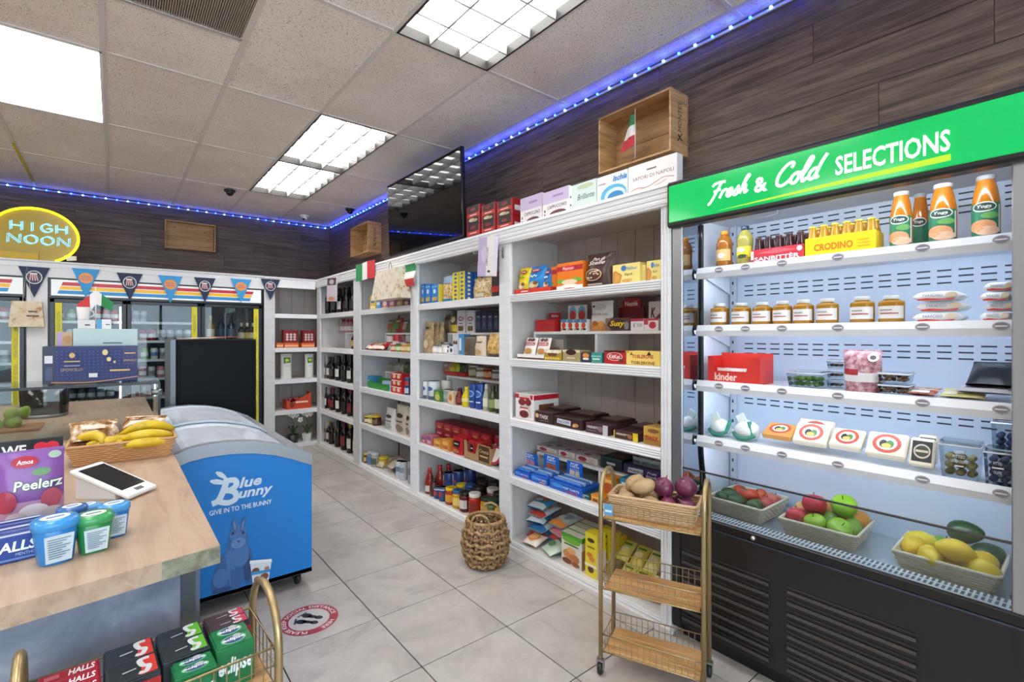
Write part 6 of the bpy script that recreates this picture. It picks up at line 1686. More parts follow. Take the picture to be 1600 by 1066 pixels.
for k in range(2): tub(2, 1371, 1420, 601 - 0, (['8a5a3a', '6a4430', 'b08a64', '3a2a22'], .007), ('lower', 'upper')[k] + ' flat tub of mixed nuts on the third shelf', sb=.02, stack=k * .042, d=.09)
def flatpack(i, u0, u1, v, h, d, c, desc, deco, sb=.02, z0=0., rz=0., m=None, rx=1.45):
    w_, hh, loc, xf = fslot(i, u0, u1, v, sb)
    o = pouch('flat_pack', w_, h, d, c, deco, (xf + .0, loc[1], loc[2] + z0 + h * .5), RZW, flat=True, m=m)
    o.rotation_euler = (-rx, 0, RZW + rz)
    tag(o, desc, 'packet', 'flat packets in the open cooler', CW)
BAC = m_mottle('bacon', '8a3a2c', 'c8785a', 'e4c4b0', 35, .25)
flatpack(2, 1412, 1462, 600, .02, .12, 'c87a5a', 'flat pack of orange smoked ham', [('r', .2, .8, .05, .2, 'e6e0d8')], m=BAC)
flatpack(2, 1466, 1540, 600, .018, .14, 'd8cc8a', 'flat yellow cheese slice pack', [('r', .1, .4, .1, .3, 'e6e2c8')], .02, 0, .05)
flatpack(2, 1490, 1590, 600, .015, .16, 'b8b4b2', 'grey and pale sliced meat pack under the black one', [('r', .1, .8, .3, .5, '8a7a80')], .03, .022, -.05)
w_, h, loc, xf = fslot(2, 1508, 1596, 583, .08)
o = pouch('black_pack', w_, .05, .17, '14161a', [('r', 0.25, 0.75, 0.595, 0.645, '8a8e94'), ('r', 0.3, 0.7, 0.485, 0.515, '6a6e74')], (loc[0] - .05, loc[1], loc[2] + .05), RZW, flat=True)
o.rotation_euler = (-1.15, 0, RZW)
tag(o, 'matte black sliced ham pack lying at the right end', 'packet', None, CW)
# fourth shelf: mozzarella, cheeses, tubs
def mozz(u, vt, r, desc, k):
    xf = SX + .05 + r
    y = y_at(u, xf)
    o = empty('mozzarella_bag', (xf, y, FSH[3] + .0006), RZW)
    MB().ball(r, r * .85, r * .82, mat('e9ece9', .25), (0, 0, r * .8), 16, 10, lambda p: p * (1 + .05 * math.sin(5 * p.x + 3 * p.z))).build('cheese', o)
    MB().tube(smoothpath([(-r * .9, -r * .5, .03), (-r * .4, -r * .88, .015), (r * .3, -r * .9, .015), (r * .85, -r * .55, .03)], 5), .009, mat('2a7a68', .3), 6).build('green_band', o)
    MB().box(-.004, .004, -r * .5, .0, 0, .07, mat('3a9a84', .3), .001, T=Matrix.Translation((r * .7, -.01, r * .4)) @ Matrix.Rotation(.3 - k * .6, 4, 'Y')).box(-.02, .02, -.003, .003, 0, .035, mat('dfe8e4', .2), .001, T=Matrix.Translation((-r * .2, -.02, r * 1.5)) @ Matrix.Rotation(-.5, 4, 'Y')).build('bag_neck', o)
    tag(o, desc, 'cheese', 'mozzarella balls', CW)
mozz(1127, 645, .05, 'white mozzarella ball in a bag by the mirror wall', 0)
mozz(1168, 645, .056, 'larger white mozzarella ball in a bag', 1)
def cheese(u0, u1, v, desc, kind, sb=.02, tilt=.55, z0=0., rz=0., c='e2dac4', hgt=.03):
    w_, h, loc, xf = fslot(3, u0, u1, v, sb)
    d = .1
    o = MB().box(-w_ / 2, w_ / 2, -hgt, 0, 0, d, mat(c, .3), .006).build('cheese_block', None, (xf + .02, loc[1], loc[2] + z0 + (hgt * math.sin(tilt) if tilt > 0 else 0)), RZW)
    o.rotation_euler = (-tilt, 0, RZW + rz)
    mp = lambda x, z, e: (x, -hgt - e, z)
    if kind == 'red': de = [('e', .5, .52, .36, .4, 'c8523c'), ('e', .5, .52, .26, .28, 'e4dccc'), ('e', .42, .5, .1, .16, '2e2e2c'), ('e', .58, .5, .1, .16, '5a8a4a'), ('e', .5, .42, .12, .1, 'e0c060')]
    else: de = [('r', .1, .9, .15, .88, '262b30'), ('e', .5, .52, .34, .26, 'c8c0a8'), ('e', .5, .52, .28, .2, '3a4038'), ('r', .25, .75, .48, .56, 'c8c0a8')]
    prt(o, w_, d, de, mp, name='label')
    tag(o, desc, 'cheese', 'packed cheeses', CW)
cheese(1187, 1234, 0, 'orange cheese block with red seal lying flat', 'red', .02, 1.2, c='d89a4c')
cheese(1243, 1300, 0, 'white cheese block with red seal at the back', 'red', .14, .5)
cheese(1236, 1290, 0, 'white cheese block with red seal in front', 'red', .03, .75)
cheese(1292, 1344, 0, 'white cheese block with pink-red seal', 'red', .03, .95)
cheese(1350, 1415, 0, 'rightmost white cheese block with red seal', 'red', .02, .7)
cheese(1432, 1464, 0, 'square cheese with black label at the back', 'blk', .12, .35)
cheese(1419, 1460, 0, 'square cheese with black label in front', 'blk', .02, .4)
OLT = lambda: [('t', 'GREEK', .5, .72, .26, .08, 'f0f2f2'), ('t', 'PITTED', .5, .6, .32, .08, 'f0f2f2'), ('t', 'GREEN OLIVES', .5, .48, .44, .08, 'f0f2f2'), ('r', .38, .62, .34, .37, 'f0f2f2')]
tub(3, 1466, 1533, 690, (['a89a5c', '8a7a44', 'b8aa70'], .013), 'clear tub of pitted green olives', sb=.01, label=OLT(), d=.07)
tub(3, 1536, 1592, 702, (['3a4468', '4a5680', '2c3450'], .011), 'clear tub of dark pitted olives in front', sb=.01, label=[('t', 'PITTED', .5, .6, .32, .08, 'f0f2f2'), ('r', 0.28, 0.72, 0.46, 0.5, 'f0f2f2'), ('t', 'OLIVES', .5, .36, .3, .08, 'f0f2f2')], d=.07)
tub(3, 1548, 1594, 682, (['34406c', '46548a', '2a3458'], .011), 'upper blue-black olive tub stacked behind', sb=.12, stack=.06, d=.1)
tub(3, 1548, 1594, 715, (['34406c', '46548a', '2a3458'], .011), 'lower blue-black olive tub behind', sb=.12, d=.1)

# ---- wicker baskets and fruit
def wicker(name, w, d, h, loc, rz, c, desc, cat='basket', group='wicker baskets', where_='', flare=1.14, rows=7, bare=False):
    o = empty(name, loc, rz)
    m1 = mat(c, .6)
    W2, D2 = w / 2 / flare, d / 2 / flare
    def ring(t, off=0.):
        k = 1 + (flare - 1) * t
        pts = []
        n = 56
        per = 2 * (w + d)
        for i in range(n):
            s_ = i / n * per
            if s_ < w: p = (-w / 2 + s_, -d / 2)
            elif s_ < w + d: p = (w / 2, -d / 2 + (s_ - w))
            elif s_ < 2 * w + d: p = (w / 2 - (s_ - w - d), d / 2)
            else: p = (-w / 2, d / 2 - (s_ - 2 * w - d))
            q_ = off * (1 if i % 2 else -1)
            ln = math.hypot(p[0], p[1]) or 1
            pts.append((p[0] * k / flare + p[0] / ln * q_, p[1] * k / flare + p[1] / ln * q_, .006 + (h - .006) * t))
        return pts
    wv = MB()
    for r in range(rows):
        t = (r + .4) / rows
        wv.tube(ring(t, .0022 * (1 if r % 2 else -1)), h / rows * .48, m1, 4, True)
    wv.build('weave', o)
    st = MB()
    lo, hi = ring(0), ring(1)
    for i in range(0, 56, 2): st.tube([lo[i], hi[i]], .002, m1, 4)
    st.build('stakes', o)
    MB().tube(ring(1), .006, m1, 6, True).build('rim', o)
    MB().box(-W2, W2, -D2, D2, 0, .007, m1, .002).build('base', o)
    tag(o, desc, cat, group, where_)
    return o
PROD = []
def fruit(kind, loc, r, c, desc, rot=(0, 0, 0), c2=None):
    r *= 1.1
    m_ = m_mottle('skin_' + kind + c, c, c, c2 or c, 7, .32) if c2 else mat(c, .32)
    if kind in ('lemon',):
        fn = lambda p: Vector((p.x, p.y, p.z * (1.28 + .22 * abs(p.z) ** 8)))
    elif kind == 'avocado':
        fn = lambda p: Vector((p.x * (1 - .22 * p.z), p.y * (1 - .22 * p.z), p.z * 1.3))
    elif kind in ('apple', 'peach', 'tomato', 'mango', 'onion', 'pear'):
        def fn(p):
            k = 1 - .28 * max(0, abs(p.z) - .72) / .28
            if kind == 'apple': return Vector((p.x * (1.0 + .06 * p.z), p.y * (1 + .06 * p.z), p.z * k * .92))
            if kind == 'tomato': return Vector((p.x, p.y, p.z * k * .85))
            if kind == 'mango': return Vector((p.x * 1.0, p.y * .85, p.z * 1.35))
            if kind == 'pear': return Vector((p.x * (1 - .3 * p.z), p.y * (1 - .3 * p.z), p.z * 1.15))
            if kind == 'onion': return Vector((p.x, p.y, p.z * .9 + (.25 if p.z > .985 else 0)))
            return Vector((p.x, p.y, p.z * k))
    else:   # potato
        fn = lambda p: Vector((p.x * (1 + .08 * math.sin(4 * p.z + 1)), p.y * (.85 + .06 * math.sin(5 * p.x)), p.z * 1.35))
    o = MB().ball(r, r, r, m_, (0, 0, 0), 16, 12, fn).build(kind, None, loc)
    o.rotation_euler = rot
    if kind in ('apple', 'peach', 'pear'):
        MB().tube([(0, 0, r * .62), (.002, .002, r * 1.05)], .0018, mat('5a4026', .7), 5).build('stem', o)
    if kind == 'tomato':
        s_ = MB()
        for k in range(5): s_.tube([(0, 0, r * .66), (math.cos(k * 1.26) * r * .45, math.sin(k * 1.26) * r * .45, r * .7)], [.003, .001], mat('4a7a34', .6), 4)
        s_.build('calyx', o)
    PROD.append((o, r * (1.06 if kind in ('potato', 'mango', 'lemon', 'avocado') else .98)))
    if kind == 'onion': MB().tube([(0, 0, r * .9), (.004, 0, r * 1.35)], [.005, .001], mat('8a5a4a', .7), 5).build('tip', o)
    tag(o, desc, {'potato': 'potato', 'onion': 'onion'}.get(kind, 'fruit' if kind not in ('tomato',) else 'tomato'), 'produce in the baskets')
    return o
DZ = .5756
BW = 'e2d6bf'
wicker('wicker_basket', .25, .27, .075, (2.285, 1.075, DZ), RZW, BW, 'pale wicker basket of avocados and tomatoes' + CW, flare=1.2)
F = lambda bx, by, dx, dy, dz: (bx + dy, by - dx, DZ + dz)     # dx to the right, dy away from the shopper
N0 = len(PROD); B1 = (2.285, 1.075)
for k, (dx, dy, dz) in enumerate(((-.07, .0, .045), (-.01, -.06, .055), (.06, -.05, .045), (-.05, -.07, .045))): fruit('avocado', F(*B1, dx, dy, dz), .031, '35502f', 'dark green avocado in the left wicker basket', (1.4, .3 * k, .8 * k), '4a6a3a')
for k, (dx, dy, dz) in enumerate(((-.05, .07, .055), (.02, .03, .085), (.055, .01, .075), (.0, .085, .06))): fruit('tomato', F(*B1, dx, dy, dz), .033, 'c8432a', 'red tomato in the left wicker basket', (.6, .2 * k, k), 'd8643a')
for k, (dx, dy, dz) in enumerate(((.075, .06, .06), (.09, -.01, .05))): fruit('peach', F(*B1, dx, dy, dz), .033, 'b84a48', 'pink peach in the left wicker basket', (.3, .2, k), 'd88a6a')
settle(N0, B1[0], B1[1], .12, .13, RZW, DZ)
N0 = len(PROD); B2 = (2.265, .745)
wicker('wicker_basket', .27, .25, .072, (B2[0], B2[1], DZ), RZW + .05, BW, 'pale wicker basket of apples and peaches' + CW, flare=1.2)
for k, (dx, dy, dz, r, kd, c, c2, nm) in enumerate(((-.075, .04, .085, .042, 'peach', 'd8824a', 'e8b06a', 'orange-yellow peach'), (-.015, .01, .105, .042, 'apple', 'b8283a', 'd8545a', 'glossy red apple'), (-.085, -.055, .055, .038, 'apple', 'c03a44', 'e08a7a', 'pink-red apple at the left front'), (.075, .0, .1, .043, 'apple', '7fae2c', '9ac84a', 'large bright green apple'), (.0, -.085, .05, .038, 'apple', '8ab43a', 'a8cc5a', 'pale green apple at the front'), (.085, -.085, .055, .04, 'apple', '84b030', 'a0c850', 'green apple at the right front'), (.03, -.03, .05, .036, 'pear', '5c7a34', '7a9a4a', 'dark green pear'), (.105, -.03, .05, .034, 'pear', '7a9a3c', '94b450', 'green pear at the right'), (.03, .09, .08, .04, 'mango', 'd8902a', 'e8a83c', 'orange mango at the back'), (.115, .05, .06, .038, 'mango', 'd8862a', 'e8a03a', 'orange mango at the right'))):
    fruit(kd, F(*B2, dx, dy, dz), r, c, nm + ' in the middle wicker basket', (.3 * (k % 3), .4 * (k % 2) + (1.2 if kd == 'mango' else 0), k), c2)
settle(N0, B2[0], B2[1], .13, .12, RZW, DZ)
N0 = len(PROD); B3 = (2.255, .36)
wicker('wicker_basket', .27, .25, .07, (B3[0], B3[1], DZ), RZW + .03, BW, 'pale wicker basket of lemons and avocados' + CW, flare=1.2)
for k, (dx, dy, dz) in enumerate(((-.08, .035, .075), (-.09, -.05, .055), (.01, -.01, .08), (.06, -.08, .07), (.1, -.02, .075), (-.03, -.075, .045), (.105, -.1, .05))): fruit('lemon', F(*B3, dx, dy, dz), .033, 'e0b81c', 'yellow lemon in the right wicker basket', (1.4, .3 * k, .9 * k + .4), 'ecd23a')
for k, (dx, dy, dz) in enumerate(((-.04, .085, .07), (.03, .06, .055))): fruit('peach', F(*B3, dx, dy, dz), .031, '6a9a2c', 'green lime in the right wicker basket', (.3, .4, k), '8ab43c')
for k, (dx, dy, dz) in enumerate(((.085, .07, .08), (.12, .05, .06))): fruit('avocado', F(*B3, dx, dy, dz), .036, '2c4a24', 'dark green avocado in the right wicker basket', (1.4, .3 * k, .8 * k), '45662e')
settle(N0, B3[0], B3[1], .13, .12, RZW, DZ)
# =================================================================== counter with glass display
ZK = .857
OAK = wood('oak_laminate', 'a98a70', 'c6aa90', 'd3baa2', (9, 1.0, 9), .42, 2.4, (.25, .5, .75))
ct = empty('shop_counter', (-.4, 2.8, 0))
tag(ct, 'L-shaped shop counter with pale wood top and grey stone-look front', 'counter')
def kb(mb, name): return mb.build(name, ct, (.4, -2.8, 0))
pl = [(.213, 1.464), (.213, 5.45), (-1.35, 5.45), (-1.35, 1.219)]
def slab(poly, z0, z1, m):
    n = len(poly)
    vs = [(p[0], p[1], z0) for p in poly] + [(p[0], p[1], z1) for p in poly]
    return MB().add(vs, [tuple(range(n))[::-1], tuple(range(n, 2 * n))] + [(i, (i + 1) % n, (i + 1) % n + n, i + n) for i in range(n)], m)
top_o = kb(slab(pl, ZK - .046, ZK, OAK), 'worktop')
dr = Vector((.389, .061)).normalized(); nr = Vector((dr.y, -dr.x))
def along(t, off=0): return (.213 - dr.x * t + nr.x * off, 1.464 - dr.y * t + nr.y * off)
kb(slab([along(-.001, .0012), along(.125, .0012), along(.125, 0), along(-.001, 0)], ZK - .045, ZK - .002, m_mottle('worn_edge_band', '6f6d5c', '8a8974', 'a09d88', 30, .5)), 'edge_band')
kb(slab([(.213, 1.466), (.2142, 1.466), (.2142, 5.45), (.213, 5.45)], ZK - .045, ZK - .002, mat('8a8676', .5)), 'edge_band')
pb = [along(.045, -.10), along(1.5, -.10)]
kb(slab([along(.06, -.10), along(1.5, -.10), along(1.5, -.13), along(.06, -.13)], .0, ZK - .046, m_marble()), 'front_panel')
kb(slab([along(.03, -.092), along(.062, -.092), along(.062, -.13), along(.03, -.13)], .0, ZK - .046, mat('62676c', .35, .5)), 'corner_post')
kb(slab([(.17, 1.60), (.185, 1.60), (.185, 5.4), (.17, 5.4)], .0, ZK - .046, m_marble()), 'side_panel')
GD = m_glass('display_glass', 'eef3f2', .02, .9); EDG = mat('0d1112', .3)
gc = empty('glass_display', (.0, 3.45, ZK))
tag(gc, 'frameless glass display case standing on the counter', 'display case')
GH = 1.13 - ZK
MB().box(-1.33, .205, 0, .008, 0.0005, GH, GD).build('front_pane', gc)
MB().box(-1.33, .205, -.004, .5, GH, GH + .008, GD).box(-1.33, .205, -.008, -.0035, GH - .004, GH + .010, EDG).build('top_pane', gc)
MB().box(.197, .205, .01, .5, .0005, GH, GD).build('side_pane', gc)
MB().box(.196, .207, -.002, .010, .0005, GH, EDG).build('edge_strip', gc)
MB().lathe([(0, 0), (.016, 0), (.016, .05), (0, .05)], mat('8a8f93', .3, .9), 14, T=Matrix.Translation((.165, -.008, GH - .05)) @ Matrix.Rotation(PI / 2, 4, 'Y')).build('hinge', gc)

# things behind and on the glass
yy = 3.62
xa, xb = x_at(66, yy), x_at(215, yy)
gb = carton('gift_box', xb - xa, .16, z_y(140, 541, yy) - 1.1392, '0e1c5e', [('r', 0, .12, 0, 1, '141c3c'), ('r', .02, .1, .55, .75, 'd8d8dc'), ('r', .03, .1, .1, .45, '3a4668'), ('r', .12, .55, .0, .08, '2a2c54'), ('r', .83, 1, .45, 1, '2a2a5c')]
            + [('e', .15 + .046 * (k % 18) , .14 + .09 * (k // 18), .012, .02, '1c3488') for k in range(162)] + [('e', .3, .76, .03, .07, 'c8a05a'), ('r', 0.22, 0.38, 0.583, 0.617, 'b89a5a'), ('r', .22, .38, .47, .5, '8a86a0'), ('t', 'LIMONCELLO', .3, .38, .22, .07, 'b89a6a'), ('e', .64, .83, .03, .08, 'e0c48a'), ('e', .68, .64, .024, .06, 'e0c48a'), ('e', .74, .56, .014, .035, 'c8a86a'), ('r', 0.69, 0.91, 0.307, 0.353, 'd8b06a'), ('t', 'LIMONCELLO', .91, .6, .14, .05, 'd8b06a'), ('r', 0.85, 0.97, 0.785, 0.815, 'd8b06a'), ('r', .47, .56, .16, .27, 'd8d8d8'), ('l', [(.1, .06), (.5, .03), (1, .14)], .012, 'd08a5a')],
            ((xa + xb) / 2, yy + .08, 1.1392), .0)
tag(gb, 'royal blue gift box with gold lettering on the glass display', 'box')
y2 = 3.82
xa, xb = x_at(114, y2), x_at(215, y2)
tb = carton('teal_carton', xb - xa, .08, z_y(165, 514, y2) - 1.1392, 'bcd2cc', [('r', 0.45, 0.75, 0.705, 0.735, '5a7a7c')], ((xa + xb) / 2, y2 + .04, 1.1392), 0)
tag(tb, 'pale teal cake carton standing behind the blue gift box', 'box')
xa, xb = x_at(88, y2 + .02), x_at(113, y2 + .02)
o = carton('tan_carton', xb - xa, .06, z_y(100, 519, y2) - 1.1392, 'c9a27a', [('r', 0, .35, 0, 1, 'b79ac0'), ('e', .7, .85, .3, .08, 'b8844a')], ((xa + xb) / 2, y2 + .05, 1.1392), 0)
tag(o, 'tan and lilac carton behind the left end of the gift box', 'box')
zt_ = z_y(165, 514, y2) + .0006
def mini(u0, u1, v, c, desc, deco):
    a, b_ = x_at(u0, y2), x_at(u1, y2)
    o = carton('small_box', b_ - a, .05, z_y((u0 + u1) / 2, v, y2) - zt_, c, deco, ((a + b_) / 2, y2 + .035, zt_), 0)
    tag(o, desc, 'box', 'small boxes on the teal carton')
mini(121, 149, 500, 'dedad6', 'small white box with dark print on the teal carton', [('r', .4, .7, .35, .5, '3a3434')])
mini(151, 174, 499, '4a9ccc', 'small blue and white box on the teal carton', [('r', .35, 1, 0, 1, 'e8e6e4'), ('r', .6, .9, .4, .5, '4a4444')])
o = empty('white_mug', (x_at(130, y2), y2 + .035, z_y(135, 500, y2) + .001))
tag(o, 'white paper cup on a small box by the flag', 'cup')
MB().lathe([(.026, 0), (.032, .075), (.029, .075), (.024, .004), (0, .004)], mat('e6e2de', .5), 16).build('cup', o)
MB().tube([(.028 + .02 * math.sin(t), 0, .038 - .02 * math.cos(t)) for t in [k * PI / 8 for k in range(9)]], .003, mat('e6e2de', .5), 5).build('handle', o)
o = empty('table_flag', (x_at(149, y2), y2 + .06, zt_), 0)
tag(o, 'small tricolour flag on a white staff above the gift box', 'flag', 'small tricolour flags')
o.location.y += .015
MB().lathe([(.03, 0), (.03, .006), (0, .01)], mat('d8d4d0', .4), 14).build('foot', o)
MB().tube([(0, 0, .005), (0, 0, .255)], .003, mat('e8e6e2', .4), 6).build('staff', o)
for q_, (c, nm) in enumerate((('c8343a', 'red_stripe'), ('e8e4e0', 'white_stripe'), ('2f8a4c', 'green_stripe'))):
    vs = []
    for i in range(5):
        t = (q_ + i / 4) / 3
        x = -.085 + .17 * t
        zc = .235 - .09 * abs(x) / .085 * (1 if x < 0 else .8)
        vs += [(x, .006 * math.sin(t * 8), zc), (x * .9, .006 * math.sin(t * 8) - .004, zc - .085 - .03 * math.cos(t * 3))]
    MB().add(vs, [(2 * i, 2 * i + 1, 2 * i + 3, 2 * i + 2) for i in range(4)], mat(c, .7), True).build(nm, o)
# hanging wrapped cake by the neon sign
yq = 6.37
xa, xb = x_at(14, yq), x_at(70, yq); zb, zt2 = z_y(42, 511, yq), z_y(42, 471, yq)
o = empty('wrapped_cake', ((xa + xb) / 2, yq, zb))
tag(o, 'cream printed wrapped cake hanging before the left drinks cooler', 'cake')
Wb, Hb = (xb - xa) / 2, zt2 - zb
vs = [(sx * Wb, sy * .04, 0) for sx, sy in ((-1, -1), (1, -1), (1, 1), (-1, 1))] + [(sx * Wb * .84, sy * .03, Hb) for sx, sy in ((-1, -1), (1, -1), (1, 1), (-1, 1))]
wp = MB().add(vs, [(3, 2, 1, 0), (4, 5, 6, 7), (0, 1, 5, 4), (1, 2, 6, 5), (2, 3, 7, 6), (3, 0, 4, 7)], m_mottle('printed_tan_paper', 'b8783a', 'd8c3a0', 'e2d2b6', 18, .5, (.3, .42, .6))).build('wrapping', o)
prt(o, 2 * Wb, Hb, [('r', .5, .85, .4, .46, '5a4a3a')], lambda x, z, e: (x, -.041 - e, z), name='printed_line')
prt(o, 2 * Wb, Hb, [('r', 0.545, 0.795, 0.57, 0.63, '5a4a3a')], lambda x, z, e: (x, -.041 - e, z), name='lettering')
MB().tube([(-.03, 0, Hb), (0, .0, 2.07 - zb), (.03, 0, Hb)], .002, mat('d8d4cc', .6), 4).build('ribbon', o)
canrow(105, 180, 5, RACK[4], [DRK], 'on lowest rack, left cooler door')
for k, (u0, u1, c) in enumerate(((184, 203, 'b8343a'), (204, 219, 'dcd4d0'), (220, 236, 'c89a98'))):
    a, b_ = x_at(u0, 6.56), x_at(u1, 6.56)
    o = carton('drink_carton', b_ - a - .006, .08, .13, c, [('r', .1, .5, .5, .9, 'e6dcd8'), ('r', .5, .9, .1, .5, 'a8323a')], ((a + b_) / 2, 6.58, RACK[4] + .0006), 0)
    tag(o, ('red and white drink carton', 'pale drink carton', 'pinkish drink carton')[k] + ' on the lowest cooler rack', 'box')
# pot and fruit seen through the glass
px, py = x_at(70, 4.55), 4.55
o = empty('ice_bucket', (px, py, ZK + .0006))
tag(o, 'dark smoked bucket inside the glass display', 'bucket')
MB().lathe([(.10, 0), (.12, .02), (.125, .19), (.12, .19), (.11, .02), (0, .02)], mat('2a2420', .15), 22).build('body', o)
MB().lathe([(.102, 0), (.112, 0), (.124, .022), (.12, .022)], mat('a8a8a4', .3, .8), 22).build('foot_ring', o)
bd = MB().box(-.18, .14, -.12, .12, 0, .016, mat('a8744a', .5), .003).build('cutting_board', None, (x_at(14, 4.0), 4.0, ZK + .0006))
tag(bd, 'wooden board with fruit at the left of the display', 'board')
for k, (dx, dy, c, nm) in enumerate(((-.05, -.05, '9ab43a', 'yellow-green'), (.02, .0, 'a8b848', 'pale green'), (.0, .06, '8aa63a', 'green'), (-.1, -.03, 'a83a34', 'red'))):
    f_ = fruit('apple' if k == 3 else 'pear', (x_at(14, 4.0) + dx, 4.0 + dy, ZK + .0166 + .034), .03, c, nm + ' piece of fruit on the display board', (0, 0, k))
for k in range(2):
    o = fruit('pear', (x_at(14, 4.0) + .01 + .05 * k, 4.0 + .02 * k, ZK + .10), .028, ('a8ba4a', '94ac40')[k], ('topmost left pear', 'topmost right pear')[k] + ' piled on the display board', (.4, .3, k))

# ---- basket of bananas and pastries
BK = (.035, 2.80)
wicker('wicker_basket', .37, .25, .085, (BK[0], BK[1], ZK + .0006), -.02, 'c99c6c', 'tan wicker basket of bananas and wrapped pastries on the counter', flare=1.16, rows=9)
def banana(p, L, bend, rz, tilt, c, desc):
    pts = []; rs = []
    for i in range(11):
        t = i / 10
        pts.append((-L / 2 + L * t, 0, bend * (1 - (2 * t - 1) ** 2)))
        rs.append(.0215 * (math.sin(PI * (.08 + .86 * t)) ** .55))
    rs[0] = .006; rs[1] = .010
    o = MB().tube(pts, rs, m_mottle('banana_skin', 'b89a1e', 'd9b824', 'e2c63a', 12, .4), 8).build('banana', None, p)
    o.rotation_euler = (tilt, 0, rz)
    MB().tube([(-L / 2 - .018, 0, -.004), (-L / 2 + .002, 0, 0)], .0055, mat('8a8a2e', .6), 6).build('stem', o)
    MB().ball(.005, .005, .005, mat('3a2c1a', .7), (L / 2, 0, 0), 6, 4).build('tip', o)
    tag(o, desc, 'banana', 'bananas in the basket')
banana((.11, 2.74, ZK + .085), .20, .035, .05, .9, '', 'ripe banana lying along the right front of the basket')
banana((.12, 2.79, ZK + .105), .20, .04, .06, .6, '', 'upper banana behind the front one at the right')
banana((.11, 2.70, ZK + .066), .19, .03, .04, 1.2, '', 'lowest banana at the right front of the basket')
banana((-.09, 2.76, ZK + .09), .17, .04, 2.2, 1.0, '', 'banana slanting over the left end of the basket')
banana((-.03, 2.73, ZK + .075), .15, .03, 2.5, 1.2, '', 'short banana in the middle left of the basket')
banana((.0, 2.755, ZK + .078), .15, .03, .5, 1.1, '', 'small banana at the centre of the bunch')
PST = m_mottle('wrapped_pastry', '6a4526', 'a87a48', 'dccbb4', 28, .18)
for k, (x, y, rz, nm) in enumerate(((-.06, 2.86, .1, 'clear wrapped pastry at the back left of the basket'), (.09, 2.89, -.3, 'clear wrapped pastry at the back right of the basket'))):
    o = pouch('wrapped_pastry', .17, .06, .13, 'a8845c', [('r', .3, .7, .3, .5, 'd8ccba')], (x, y - .05, ZK + .085), rz, m=PST, flat=True)
    o.rotation_euler = (-1.0, 0, rz)
    tag(o, nm, 'pastry', 'wrapped pastries')

# ---- card terminal
o = empty('card_terminal', (-.005, 2.155, ZK + .0006), -.70)
tag(o, 'white tilted card payment terminal on the counter', 'terminal')
PW = mat('e4e4e2', .35)
vs = [(-.085, -.045, 0), (.05, -.045, 0), (.05, .045, 0), (-.085, .045, 0), (-.085, -.045, .078), (.05, -.045, .018), (.05, .045, .018), (-.085, .045, .078)]
MB().add(vs, [(3, 2, 1, 0), (4, 5, 6, 7), (0, 1, 5, 4), (1, 2, 6, 5), (2, 3, 7, 6), (3, 0, 4, 7)], PW).build('base', o)
Tp = Matrix.Translation((0, 0, .046)) @ Matrix.Rotation(.40, 4, 'Y')
MB().box(-.105, .115, -.062, .062, 0, .016, PW, .005, T=Tp).build('top_plate', o)
MB().box(-.085, .075, -.05, .05, .016, .0172, mat('15181a', .08), .0005, T=Tp).build('screen', o)
MB().box(.085, .1, -.014, .018, .016, .0168, mat('2a3a34', .3), T=Tp).build('reader_mark', o)
MB().box(-.106, -.1035, -.03, .03, .004, .009, mat('2a2a2a', .4), T=Tp).build('card_slot', o)
# ---- gum tubs, lozenge box, sweets bag, tips sign
def gumtub(u, v, hpx, wpx, c, c2, desc, rz=0):
    wpx *= .72; hpx *= .82
    x, y = on_h(u, v, ZK)
    d = .543 * 765 / (v - 525)
    h, r = hpx / 765 * d, wpx / 765 * d / 2
    o = MB().lathe([(r * .74, 0), (r * .78, h * .03), (r * .98, h * .76), (r * .96, h * .78)], mat(c, .22), 28, sq=2.5).build('gum_tub', None, (x, y + r * .6, ZK + .0006), rz)
    MB().lathe([(r * 1.0, h * .78), (r * 1.06, h * .8), (r * 1.06, h * .93), (r * .98, h * .985), (r * .5, h), (0, h)], mat(c2, .2), 28, sq=2.5).build('lid', o)
    mp = lambda xx, zz, e: ((xx * (.76 + .22 * zz / h)), -r * (.78 + .245 * zz / h) - e, zz)
    prt(o, r * 1.5, h, [('r', 0.02, .98, .06, .68, 'c4d4dc')] + [('r', .12, .88 - .14 * (k % 3), .58 - k * .052, .6 - k * .052, '5d7482') for k in range(9)], mp, name='label')
    prt(o, r * 1.6, r * 1.6, [('e', .5, .5, .42, .36, 'e4ecf0'), ('r', .25, .75, .42, .58, c)], lambda xx, zz, e: (xx, zz - r * .8, h + e), name='lid_label')
    tag(o, desc, 'tub', 'chewing gum tubs')
gumtub(85, 882, 84, 76, '2f7fc4', '3f93d4', 'blue chewing gum tub nearest the counter edge', .25)
gumtub(146, 864, 70, 66, '2f8a4c', '3f9a5c', 'green chewing gum tub between two blue ones', .2)
gumtub(178, 840, 62, 54, '2f74c0', '4a9ad8', 'blue chewing gum tub behind the green one', .2)
gumtub(112, 838, 54, 50, '24508c', '3a6aa8', 'dark blue gum tub behind the front tubs', .2)
gumtub(136, 830, 48, 44, '3a86c8', '6aa8d8', 'light blue gum tub farthest back', .2)
o = carton('lozenge_box', .14, .16, .062, '1f3f8e', [('t', 'HALLS', .62, .6, .62, .4, 'eef2f8', .15, .03), ('t', 'MENTHOL', .8, .28, .28, .12, 'a8bce0'), ('r', .1, .95, .08, .16, '6a86c0')], (-.215, 1.74, ZK + .0006), .12, side=[('r', 0, 1, 0, 1, '2a78b8'), ('r', .2, .8, .3, .6, '8ac0e0')], top=[('r', 0, 1, .02 + .2 * k, .10 + .2 * k, ('b8c4dc', '3a5aa0')[k % 2]) for k in range(5)])
tag(o, 'open dark blue lozenge box at the left frame edge', 'box')
